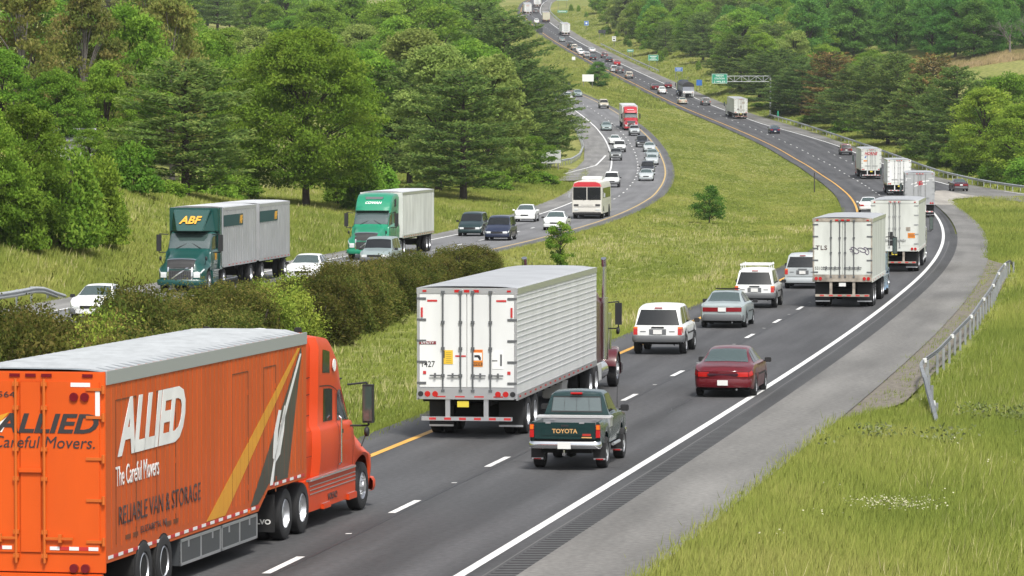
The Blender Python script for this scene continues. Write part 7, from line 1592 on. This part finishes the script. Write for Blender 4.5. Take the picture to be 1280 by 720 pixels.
def limb(b, p, q, r0, r1, n=6): b.cyl(p, q, r0, r1, n, caps=False)
def crown_leafy(rng, n_cl=150, per=90, leaf=.40, base=.16, shape=1., flat=.5, spread=.5, top=.9):
    """unit tree: height 1 -> scaled; crown radius .5"""
    cl = []
    lob = [(rng.uniform(0, 6.28), rng.uniform(.72, 1.12), rng.uniform(0, 1)) for _ in range(9)]
    while len(cl) < n_cl:
        t = rng.uniform(0, 1); a = rng.uniform(0, 6.283)
        R_ = (np.sin(np.pi*min(1, (t*.86+.12)**shape))**.62)
        m = 1.
        for la, lv, lt in lob:
            w_ = math.exp(-((math.remainder(a-la, 6.283))/.5)**2-((t-lt)/.25)**2); m += (lv-1)*w_*1.6
        rr = .5*R_*m*rng.uniform(0, 1)**.36
        cl.append((rr*math.cos(a), rr*math.sin(a), base+(1-base)*(t*.97)))
    cl = np.array(cl); return cl
def make_leafy(name, rng, H=14., W=10., m=L_MID, n_cl=150, per=90, leaf=.40, base=.14, shape=1., flat=.45, cs=.085, trunk=True, bark=BARK, gaps=0.):
    cl = crown_leafy(rng, n_cl, per, leaf, base, shape)
    tint_c = np.clip(rng.normal(.45, .22, len(cl))+.25*(cl[:, 2]-.5), 0, 1)
    V = []; tn = []
    for c, tc in zip(cl, tint_c):
        k = int(per*rng.uniform(.6, 1.3)); s = rng.uniform(.75, 1.3)
        d = unit(rng.normal(size=(k, 3)))*(rng.uniform(0, 1, (k, 1))**.45)
        P = np.array([c[0]*W, c[1]*W, c[2]*H])+d*np.array([1, 1, flat])*W*cs*s*1.25
        P[:, 2] -= .35*flat*W*cs*(np.hypot(P[:, 0]-c[0]*W, P[:, 1]-c[1]*W)/(W*cs*1.2))**2
        P[:, 2] = np.maximum(P[:, 2], .05)
        V.append(leaves(P, leaf*rng.uniform(.6, 1.3, k), rng=rng)); tn.append(np.clip(tc+rng.normal(0, .16, k), 0, 1))
    V = np.concatenate(V); tn = np.concatenate(tn)
    crown = fast_mesh('crown', V, 4, [m], tn)
    b = MB(); r = .022*H
    lean = rng.normal(0, .02, 2)*H
    pts = [(0, 0, -.3), (lean[0]*.2, lean[1]*.2, base*H*1.1), (lean[0]*.6, lean[1]*.6, H*.5), (lean[0], lean[1], H*.82)]
    for (p, q), (r0, r1) in zip(zip(pts[:-1], pts[1:]), ((1.1, .8), (.8, .42), (.42, .1))): limb(b, p, q, r*r0, r*r1, 9)
    order = rng.permutation(len(cl))[:34]
    for i in order:
        c = cl[i]; t = np.clip((c[2]-.12)*.72, base*.9, .78)
        f = np.interp(t, [0, base, .5, .82], [0, .2, .6, 1]); p = (lean[0]*f, lean[1]*f, t*H); q = (c[0]*W*.92, c[1]*W*.92, c[2]*H-.1)
        mid = tuple(p[k]*.5+q[k]*.5+(0, 0, .03*H)[k] for k in range(3)); limb(b, p, mid, r*.32, r*.2, 5); limb(b, mid, q, r*.2, r*.05, 5)
    tm = b.mesh('trunk', [bark], 50)
    return (tm, crown, H, W)
def make_pine(name, rng, H=15., W=8., m=L_PINE, brown=0., base=.12, whorls=24, bark=BARK, dens=1.):
    V = []; tn = []; b = MB(); r = .018*H
    limb(b, (0, 0, -.3), (0, 0, H*.5), r, r*.62, 9); limb(b, (0, 0, H*.5), (0, 0, H*.97), r*.62, r*.1, 7)
    for i in range(whorls):
        t = base+(1-base)*(max(0, i+rng.uniform(-.3, .3))/whorls)**.95; t = min(max(t, base), .99)
        Rw = W*.5*max(.1, math.sqrt(max(0, 1-((t-.36)/.66)**2)))*rng.uniform(.75, 1.15)
        k = rng.integers(5, 8); a0 = rng.uniform(0, 6.28)
        for j in range(k):
            a = a0+6.283*j/k+rng.normal(0, .2); L = Rw*rng.uniform(.62, 1.12); z0 = t*H
            rise = .12 if t < .6 else .35
            tip = np.array([L*math.cos(a), L*math.sin(a), z0+L*(rise+rng.normal(0, .06))]); p0 = np.array([0, 0, z0-.02*H])
            limb(b, tuple(p0), tuple(p0*.55+tip*.45-np.array([0, 0, .03*L])), r*.2, r*.12, 4); limb(b, tuple(p0*.55+tip*.45-np.array([0, 0, .03*L])), tuple(tip), r*.12, r*.04, 4)
            n = int(105*dens*max(.35, L/(W*.5)))
            s = rng.uniform(.25, 1.05, n)**.8
            side = rng.normal(0, .13*L+.12, n)*(1.15-s*.6); perp = np.array([-math.sin(a), math.cos(a), 0])
            P = p0+(tip-p0)*s[:, None]+perp*side[:, None]; P[:, 2] += rng.normal(.02, .10, n)*(.6+.08*W)+.16*np.abs(side)*0-.05*L*(s-.6)**2
            ax = unit((tip-p0)[None, :]+perp*np.sign(side)[:, None]*.6*L+np.array([0, 0, .45*L]))
            V.append(leaves(P, rng.uniform(.28, .52, n), ax, .34, rng, .5))
            dead = rng.uniform() < brown
            tn.append(np.clip(rng.normal(.85 if dead else (.42 if brown == 0 else .18), .16, n)+(.25*(s > .93) if brown == 0 else 0), 0, 1))
    V = np.concatenate(V); tn = np.concatenate(tn)
    return (b.mesh('trunk', [bark], 50), fast_mesh('crown', V, 4, [m], tn), H, W)
def make_bush(name, rng, H=2.4, W=3., m=L_MID, n_cl=60, per=90, leaf=.2, bark=BARK):
    V = []; tn = []; cl = []
    for _ in range(n_cl):
        a = rng.uniform(0, 6.283); el = rng.uniform(0, 1)**.8; rr = rng.uniform(.45, 1)**.5*(1+.18*math.sin(3*a+rng.uniform(0, 1))); z = H*.93*el*rr*.95
        q = W*.5*rr*math.sqrt(max(.02, 1-el*el*.92))*.92
        cl.append((q*math.cos(a), q*math.sin(a), max(z, .05)))
    for c in cl:
        k = int(per*rng.uniform(.6, 1.3)); d = unit(rng.normal(size=(k, 3)))*(rng.uniform(0, 1, (k, 1))**.45)
        P = np.array(c)+d*np.array([.16*W, .16*W, .12*H+.05]); P[:, 2] = np.abs(P[:, 2])
        V.append(leaves(P, leaf*rng.uniform(.6, 1.35, k), rng=rng, up=.5)); tn.append(np.clip(rng.normal(rng.uniform(.2, .75), .2, k), 0, 1))
    # shoots that break the outline
    for _ in range(26):
        a = rng.uniform(0, 6.283); q = W*.4*math.sqrt(rng.uniform(0, 1)); p = np.array([q*math.cos(a), q*math.sin(a), H*math.sqrt(max(.1, 1-(q/(W*.5))**2))*.86])
        k = 14; s = rng.uniform(0, 1, k)[:, None]; P = p+s*np.array([rng.normal(0, .12)*W*.5, rng.normal(0, .12)*W*.5, .2*H])+rng.normal(0, .04*H, (k, 3))
        V.append(leaves(P, leaf*.8, rng=rng)); tn.append(np.clip(rng.normal(.7, .2, k), 0, 1))
    b = MB()
    for _ in range(7):
        a = rng.uniform(0, 6.283); limb(b, (.05*W*math.cos(a), .05*W*math.sin(a), -.15), (.3*W*math.cos(a), .3*W*math.sin(a), H*.7), .03*H*.5, .008*H, 5)
    return (b.mesh('stem', [bark], 50), fast_mesh('foliage', np.concatenate(V), 4, [m], np.concatenate(tn)), H, W)
def make_bare(name, rng, H=13., W=7.):
    b = MB(); tw = []
    def grow(p, d, L, r, lev):
        q = p+d*L; limb(b, tuple(p), tuple(q), r, r*.62, 6 if lev < 2 else 4)
        if lev >= 5: return
        for _ in range(3 if lev < 3 else 2):
            nd = unit(d+rng.normal(0, .48, 3)+np.array([0, 0, .12])); grow(p+d*L*rng.uniform(.55, 1), nd, L*rng.uniform(.62, .8), r*.55, lev+1)
    grow(np.array([0, 0, -.3]), np.array([0, 0, 1.]), H*.3, .2, 0)
    me = b.mesh('trunk', [BARK_G], 50); return (me, None, H, W)
S_ = lambda k: np.random.default_rng(k)
KIND = dict(
    oak=[make_leafy('oak', S_(1), 16, 15, L_OAK, 460, 170, .28, 0.13, .95, .40, .078)],
    leafy=[make_leafy('leafy', S_(10+i), 14, 9.5, L_MID, 170, 130, .33, .10, .9+.15*i, .5, .095) for i in range(4)],
    leafyl=[make_leafy('leafyl', S_(20+i), 13, 9.5, L_LIGHT, 180, 130, .30, .06, 1., .5, .09) for i in range(2)],
    pale=[make_leafy('pale', S_(30+i), 14, 8.5, L_PALE, 170, 130, .33, .10, 1., .6, .09) for i in range(2)],
    brownish=[make_leafy('brownish', S_(40+i), 14, 10, L_BROWN, 150, 110, .33, .14, .85, .42, .085, bark=BARK_G) for i in range(2)],
    dark=[make_leafy('dark', S_(50+i), 15, 10, L_DARK, 150, 110, .40, .08, 1., .55, .1) for i in range(3)],
    pine=[make_pine('pine', S_(60+i), 15, 8, L_PINE) for i in range(4)],
    brownpine=[make_pine('brownpine', S_(70+i), 15, 8, L_PBROWN, .55, dens=.8) for i in range(2)],
    bush=[make_bush('bush', S_(80+i), 3, 3.6, L_MID, 55, 80, .26) for i in range(3)],
    bigbush=[make_bush('bigbush', S_(90+i), 5, 5.5, L_LIGHT, 110, 110, .27) for i in range(2)],
    shrubtree=[make_leafy('shrubtree', S_(101), 2.6, 2.6, L_DARK2, 70, 90, .12, .16, 1.1, .5, .12)],
    sapling=[make_leafy('sapling', S_(103), 2.6, 1.7, L_MID, 52, 70, .12, .08, 1.1, .5, .13)],
    bare=[make_bare('bare', S_(110+i)) for i in range(2)],
    hedge=[make_bush('hedge', S_(120+i), 2.3, 2.8, L_HEDGE, 95, 95, .115) for i in range(4)],
    hedge_g=[make_bush('hedge_g', S_(130+i), 2.3, 2.8, L_HEDGE_G, 80, 80, .12) for i in range(1)],
)
NAMES = dict(oak='oak_tree', leafy='broadleaf_tree', leafyl='broadleaf_tree', pale='broadleaf_tree', brownish='broadleaf_tree', dark='broadleaf_tree', pine='pine_tree', brownpine='pine_tree', bush='shrub', bigbush='shrub', shrubtree='small_tree', sapling='sapling', bare='bare_tree', hedge='hedge_shrub', hedge_g='hedge_shrub')
CNT = {}
def plant(kind, x, d, h, w):
    i = CNT.get(kind, 0); CNT[kind] = i+1
    tm, cm, H, W = KIND[kind][i % len(KIND[kind])]
    root = empty(NAMES[kind], (x, d, gz(x, d)-.12), RNG.uniform(0, 6.283)); root.scale = (w/W, w/W, h/H)
    sh = kind in ('bush', 'bigbush', 'hedge', 'hedge_g')
    put('stem' if sh else 'trunk', tm, root)
    if cm: put('foliage' if sh else 'crown', cm, root)
    return root
def zone(kind, x, d):
    px = 640+x/d*5400; left = px < 640 if d < 1480 else px < 655
    side = 'left' if left else 'right'
    return side, px
def tree_label(kind, x, d, k):
    side, px = zone(kind, x, d)
    if kind == 'oak': return 'large spreading green tree with a bare dark trunk on the grass behind the two lorries', 'tree', None
    if kind == 'shrubtree': return 'small dark bushy tree alone in the middle of the median grass', 'tree', None
    if kind == 'sapling': return 'slender leafy sapling beside the hedge end behind the white ribbed trailer', 'tree', None
    if kind == 'bare': return 'leafless grey tree at the wood edge in the top right corner', 'tree', 'leafless trees top right'
    if px > 700 and px < 765 and 900 < d < 1010 and kind == 'dark' and side == 'right' and x < 25: return 'lone dark tree in the upper median beside the blank white board', 'tree', None
    if kind == 'brownpine': return ('browned orange pine standing left among the green pines on the right' if px < 1100 else 'browned orange pine standing right among the green pines on the right'), 'tree', None
    if side == 'left':
        if kind == 'pine': return ('wide dark pine on the left bank left of the large spreading tree', 'tree', None) if px < 300 and k == BANK_PINE else ('dark green pine in the grove between the spreading tree and the southbound road', 'tree', 'pines by the southbound road') if px > 470 and d < 720 else ('dark pine standing among broadleaf trees of the left hillside wood', 'tree', 'pines of the left hillside wood')
        if kind == 'bush': return 'low green shrub at the foot of the trees left of the southbound road', 'shrub', 'shrubs at the foot of the left trees'
        if kind == 'bigbush': return 'big bright green shrub on the near left bank above the guard rail', 'shrub', 'big shrubs on the near left bank'
        if kind == 'leafyl': return 'bright young tree beside the grey shed on the left bank', 'tree', None
        if kind == 'pale': return 'pale grey-green tree in or behind the left pine grove', 'tree', 'pale trees of the left pine grove'
        if kind == 'brownish': return 'olive-brown thin leaved tree of the left hillside wood', 'tree', 'olive trees of the left wood'
        if d < 320: return 'bright green leafy tree on the near left bank', 'tree', 'leafy trees on the near left bank'
        return 'green broadleaf tree in the left hillside wood', 'tree', 'green trees of the left wood'
    if kind == 'dark' and px > 980: return 'dark green broadleaf tree of the wood above the right meadow', 'tree', 'dark trees above the right meadow'
    if kind == 'pine': return 'dark green pine on the slope right of the northbound road', 'tree', 'pines right of the northbound road'
    if kind == 'bush' and d > 925: return 'green shrub on the slope between the climbing road and the wood', 'shrub', 'shrubs on the right slope'
    if kind == 'bush': return 'green shrub at the foot of the trees behind the ramp guard rail', 'shrub', 'shrubs behind the ramp guard rail'
    if kind == 'leafyl': return 'bright green broadleaf tree at the right edge behind the guard rail', 'tree', 'bright trees at the right edge'
    if kind == 'pale': return 'pale grey-green tree on the slope right of the northbound road', 'tree', 'pale trees right of the northbound road'
    return 'green broadleaf tree on the slope right of the northbound road', 'tree', 'green trees right of the northbound road'
BANK_PINE = min((abs(640+q[1]/q[2]*5400-232)+.3*q[2], k) for k, q in enumerate(TREES) if q[0] == 'pine')[1]
for k, (kind, x, d, h, w) in enumerate(TREES):
    r = plant(kind, x, d, h, w); lb, cat, g = tree_label(kind, x, d, k); tag(r, lb, cat, g)
for k, (x, d, h, w) in enumerate(HEDGE):
    px = 640+x/d*5400
    fresh = k in (7, 19, 33) or 330 < px < 372 and d < 190
    r = plant('hedge_g' if fresh else 'hedge', x, d, h, w)
    if fresh: tag(r, 'fresh yellow-green shrub among the brown-green shrubs of the median hedge', 'shrub', 'fresh green shrubs in the median hedge')
    else: tag(r, 'brownish green shrub of the dense hedge in the median', 'shrub', 'shrubs of the median hedge')

# ------------------------------------------------------------------ grass: blades as one object per stretch of verge
def grass_mat(name, c0, c1, c2):
    m = leaf_mat(name, c0, c1, c2, .35, 0., (1.82, 1.72, 1.8), (.499, .501), .72)
    return m
G_MAT = grass_mat('grass_blades', (.100,.138,.026), (.150,.184,.038), (.215,.222,.066))
_wt = np.random.default_rng(77).uniform(0, 1, (64, 64))
def wob(x, y):
    i = np.floor(x).astype(int); j = np.floor(y).astype(int); u = x-i; v = y-j; u = u*u*(3-2*u); v = v*v*(3-2*v)
    g = lambda a, b: _wt[a % 64, b % 64]
    return g(i, j)*(1-u)*(1-v)+g(i+1, j)*u*(1-v)+g(i, j+1)*(1-u)*v+g(i+1, j+1)*u*v
def grass(name, pts, hgt, wid, blades, kind_mat=G_MAT):
    """pts (n,2) tuft centres; hgt, wid arrays"""
    n = len(pts); rng = RNG
    x = np.repeat(pts[:, 0], blades); d = np.repeat(pts[:, 1], blades); h = np.repeat(hgt, blades)*rng.uniform(.55, 1.15, n*blades); w = np.repeat(wid, blades)
    sp = np.repeat(hgt, blades)*.55+.05
    x = x+rng.normal(0, 1, n*blades)*sp; d = d+rng.normal(0, 1, n*blades)*sp
    z = T(x, d)-.12
    lean = np.repeat(rng.normal(.12, .12, n), blades)+rng.normal(0, .22, n*blades); lean2 = rng.normal(0, .3, n*blades)
    a = rng.uniform(0, math.pi, n*blades); cx, cy = np.cos(a)*w*.5, np.sin(a)*w*.5*.4
    tint = np.clip(np.repeat(rng.normal(.42, .11, n)+.75*(wob(pts[:, 0]*.22, pts[:, 1]*.055)-.5)+.35*(wob(pts[:, 0]*.8+9, pts[:, 1]*.25)-.5), blades)+rng.normal(0, .09, n*blades), 0, 1)
    B = np.stack([x, d, z], 1)
    V = np.stack([B+np.stack([cx, cy, 0*z], 1), B-np.stack([cx, cy, 0*z], 1), B+np.stack([h*lean, h*lean2, h], 1)], 1)
    o = put(name, fast_mesh(name, V, 3, [kind_mat], tint)); tag(o, kind='stuff'); return o
def scatter(n, xa, xb, da, db, dens):
    d = (RNG.uniform(0, 1, n*4)); d = da+(db-da)*d
    keep = RNG.uniform(0, 1, n*4) < dens(d); d = d[keep][:n]
    l = xa(d); r_ = xb(d); x = l+(r_-l)*RNG.uniform(0, 1, len(d)); ok = r_ > l
    return np.stack([x, d], 1)[ok]
def hsize(d, h0): return h0*np.ones_like(d)*RNG.uniform(.7, 1.25, len(d))
fall = lambda d0: (lambda d: np.clip(d0/d, 0, 1)**1.2)
edge_r = lambda d: nb_right(d)+.12+np.where((d > 118) & (d < 262), 2.0*sstep(118, 126, d)*sstep(262, 245, d), 0)
vis_r = lambda d: np.minimum(660/5400*d+8, edge_r(d)+36)
p = scatter(50000, edge_r, vis_r, 74, 200, fall(90)); grass('verge_grass', p, hsize(p[:, 1], .32), .020+.00008*p[:, 1], 14)
p = scatter(12000, edge_r, vis_r, 200, 470, fall(210)); grass('verge_grass', p, hsize(p[:, 1], .34), .035+.0001*p[:, 1], 9)
p = scatter(24000, lambda d: XS(d)+1.3, lambda d: XN(d)-1.5, 95, 330, fall(120)); grass('median_grass', p, hsize(p[:, 1], .19), .03+.0001*p[:, 1], 10)
p = scatter(24000, lambda d: XS(d)+1.35, lambda d: XN(d)-1.55, 330, 900, fall(380)); grass('median_grass', p, hsize(p[:, 1], .17), .06+.00012*p[:, 1], 8)
p = scatter(9000, lambda d: np.maximum(XS(d)+2.6, XN(d)-26), lambda d: XN(d)-1.6, 900, 1650, fall(950)); grass('median_grass', p, hsize(p[:, 1], .45), .12+.00014*p[:, 1], 7)
p = scatter(32000, lambda d: np.maximum(-.145*d, sb_left(d)-24), lambda d: sb_left(d)-.15, 175, 560, fall(200)); grass('bank_grass', p, hsize(p[:, 1], .32), .035+.00012*p[:, 1], 10)
p = scatter(9000, lambda d: np.where(d < 900, GUARD_X(np.clip(d, 380, 1000))+.3, XN(d)+11), lambda d: np.where(d < 900, GUARD_X(np.clip(d, 380, 1000))+9, XN(d)+26), 470, 1600, fall(560)); grass('wood_edge_grass', p, hsize(p[:, 1], .5), .09+.00012*p[:, 1], 8)
STALK = leaf_mat('seed_stalks', (.20,.20,.08), (.28,.26,.12), (.36,.31,.18), .2, 0., 1.5, (.499, .501), .6)
for da, db, n, h0, w0, xa, xb in ((76, 210, 700, .50, .018, edge_r, vis_r), (110, 420, 1500, .38, .03, lambda d: XS(d)+3, lambda d: XN(d)-2.2), (180, 420, 900, .5, .04, lambda d: np.maximum(-.145*d, sb_left(d)-24), lambda d: sb_left(d)-1)):
    p = scatter(n*2, xa, xb, da, db, fall(da*1.2)); p = p[wob(p[:, 0]*.3+30, p[:, 1]*.08+5) > .48]
    grass('seed_stalks', p, hsize(p[:, 1], h0), w0+.00006*p[:, 1], 5, STALK)
# fine fringe against the pavement edges
def fringe(f, da, db, n, sgn, h=.2):
    d = da+(db-da)*RNG.uniform(0, 1, n)**1.6; x = f(d)+sgn*np.abs(RNG.normal(.03, .14, n)); return np.stack([x, d], 1)
p = np.concatenate([fringe(nb_right, 76, 118, 1500, 1), fringe(nb_right, 262, 440, 1500, 1), fringe(lambda d: XN(d)-1.5, 95, 420, 3500, -1), fringe(sb_left, 180, 480, 2500, -1), fringe(lambda d: XS(d)+1.25, 250, 620, 3000, 1)])
grass('edge_grass', p, hsize(p[:, 1], .24), .03+.0001*p[:, 1], 6)
TAN_G = leaf_mat('tall_tan_grass', (.16,.15,.06), (.24,.19,.09), (.34,.25,.15), .3, 0., 1.3, (.499, .501), .6)
dd = RNG.uniform(903, 938, 2600); xx = (RNG.uniform(1120, 1320, 2600)-640)/5400*dd; p = np.stack([xx, dd], 1)
grass('meadow_grass', p, hsize(dd, .8), .2+0*dd, 6, TAN_G)
# daisies and weeds on the near verge
FLOWER = mat('pale_flower', (.42,.41,.26), .8)
def flowers(pts, name):
    n = len(pts); z = T(pts[:, 0], pts[:, 1])+.30+RNG.uniform(0, .14, n); C = np.stack([pts[:, 0], pts[:, 1], z], 1)
    V = leaves(C, RNG.uniform(.03, .05, n), aspect=.9, up=1.2); o = put(name, fast_mesh(name, V, 4, [FLOWER])); tag(o, kind='stuff')
def patch_pts(cx, cd, sx, sd, n): return np.stack([RNG.normal(cx, sx, n), RNG.normal(cd, sd, n)], 1)
FL = np.concatenate([patch_pts(x, d, .32, .45, 150) for x, d in ((7.55, 88.6), (7.85, 88.1), (8.15, 87.6))]+[patch_pts(x, d, .3, .6, 9) for x, d in ((9.2, 90.6), (7.2, 93), (10.3, 104), (5.0, 82), (12, 120), (11.4, 97), (6.2, 86))])
flowers(FL, 'wild_flowers')
WEED = leaf_mat('weed_leaf', (.07,.095,.025), (.10,.125,.04), (.15,.16,.09), .3, 0, 1.7, (.499, .501), .6)
wp = np.concatenate([patch_pts(RNG.uniform(7, 17), d, .35, .5, 130) for d in RNG.uniform(84, 135, 11)]); ok = wp[:, 0] > edge_r(wp[:, 1])+.3; wp = wp[ok]
C = np.stack([wp[:, 0], wp[:, 1], T(wp[:, 0], wp[:, 1])+RNG.uniform(.05, .45, len(wp))], 1); o = put('weeds', fast_mesh('weeds', leaves(C, .11, rng=RNG), 4, [WEED], RNG.uniform(0, 1, len(C)))); tag(o, kind='stuff')
# sparse weeds in the gravel under the rail
p = np.stack([nb_right(np.linspace(119, 255, 420))+RNG.uniform(-.1, 2., 420), np.linspace(119, 255, 420)], 1); p = np.concatenate([p, p+.15, p+(.1, .5)]); grass('gravel_weeds', p, hsize(p[:, 1], .2), .03+.0001*p[:, 1], 8)
# ------------------------------------------------------------------ daylight, camera, air
w = bpy.data.worlds.new('World'); SC.world = w; w.use_nodes = True; nt = w.node_tree
bg = nt.nodes['Background']; sky = nt.nodes.new('ShaderNodeTexSky'); sky.sky_type = 'NISHITA'; sky.sun_disc = False
SUN_EL, SUN_AZ = R(56), R(163)          # azimuth clockwise from straight ahead
sky.sun_elevation = SUN_EL; sky.sun_rotation = SUN_AZ; sky.air_density = 1.; sky.dust_density = 3.; sky.ozone_density = 1.
hs = nt.nodes.new('ShaderNodeHueSaturation'); hs.inputs['Saturation'].default_value = .35
nt.links.new(sky.outputs['Color'], hs.inputs['Color']); nt.links.new(hs.outputs['Color'], bg.inputs['Color'])
bg.inputs['Strength'].default_value = .075
sl = bpy.data.lights.new('sun', 'SUN'); sl.energy = 1.5; sl.angle = R(10); sl.color = (1, .965, .90)
so = bpy.data.objects.new('sun', sl); COL.objects.link(so)
v = Vector((math.sin(SUN_AZ)*math.cos(SUN_EL), math.cos(SUN_AZ)*math.cos(SUN_EL), math.sin(SUN_EL)))
so.rotation_euler = (-v).to_track_quat('-Z', 'Y').to_euler(); so.location = v*200
cam = bpy.data.cameras.new('camera'); co = bpy.data.objects.new('camera', cam); COL.objects.link(co)
cam.sensor_width = 36; cam.lens = 5400/1280*36; cam.clip_start = 1; cam.clip_end = 8000
co.location = (0, 0, CAM_H); co.rotation_euler = (R(90)-math.atan(212/5400), 0, 0); SC.camera = co
HAZE = True
if HAZE:
    m = bpy.data.materials.new('haze_air'); m.use_nodes = True; n = m.node_tree
    for x in list(n.nodes): n.nodes.remove(x)
    out = n.nodes.new('ShaderNodeOutputMaterial'); pv = n.nodes.new('ShaderNodeVolumePrincipled')
    pv.inputs['Color'].default_value = (.93, .96, 1, 1); pv.inputs['Density'].default_value = .00006; pv.inputs['Anisotropy'].default_value = .2
    n.links.new(pv.outputs['Volume'], out.inputs['Volume'])
    me = bpy.data.meshes.new('haze'); b = MB(); b.box2((-520, -30, -14), (520, 2200, 160)); o = b.build('haze', [m]); tag(o, kind='stuff')
    SC.cycles.volume_step_rate = 50; SC.cycles.volume_max_steps = 64
SC.view_settings.view_transform = 'Standard'; SC.view_settings.look = 'None'; SC.view_settings.exposure = 1.42; SC.view_settings.gamma = 1
SC.cycles.max_bounces = 6; SC.cycles.diffuse_bounces = 4; SC.cycles.glossy_bounces = 3; SC.cycles.transmission_bounces = 4; SC.cycles.volume_bounces = 0; SC.cycles.transparent_max_bounces = 4
SC.cycles.caustics_reflective = False; SC.cycles.caustics_refractive = False
SC.cycles.use_denoising = True
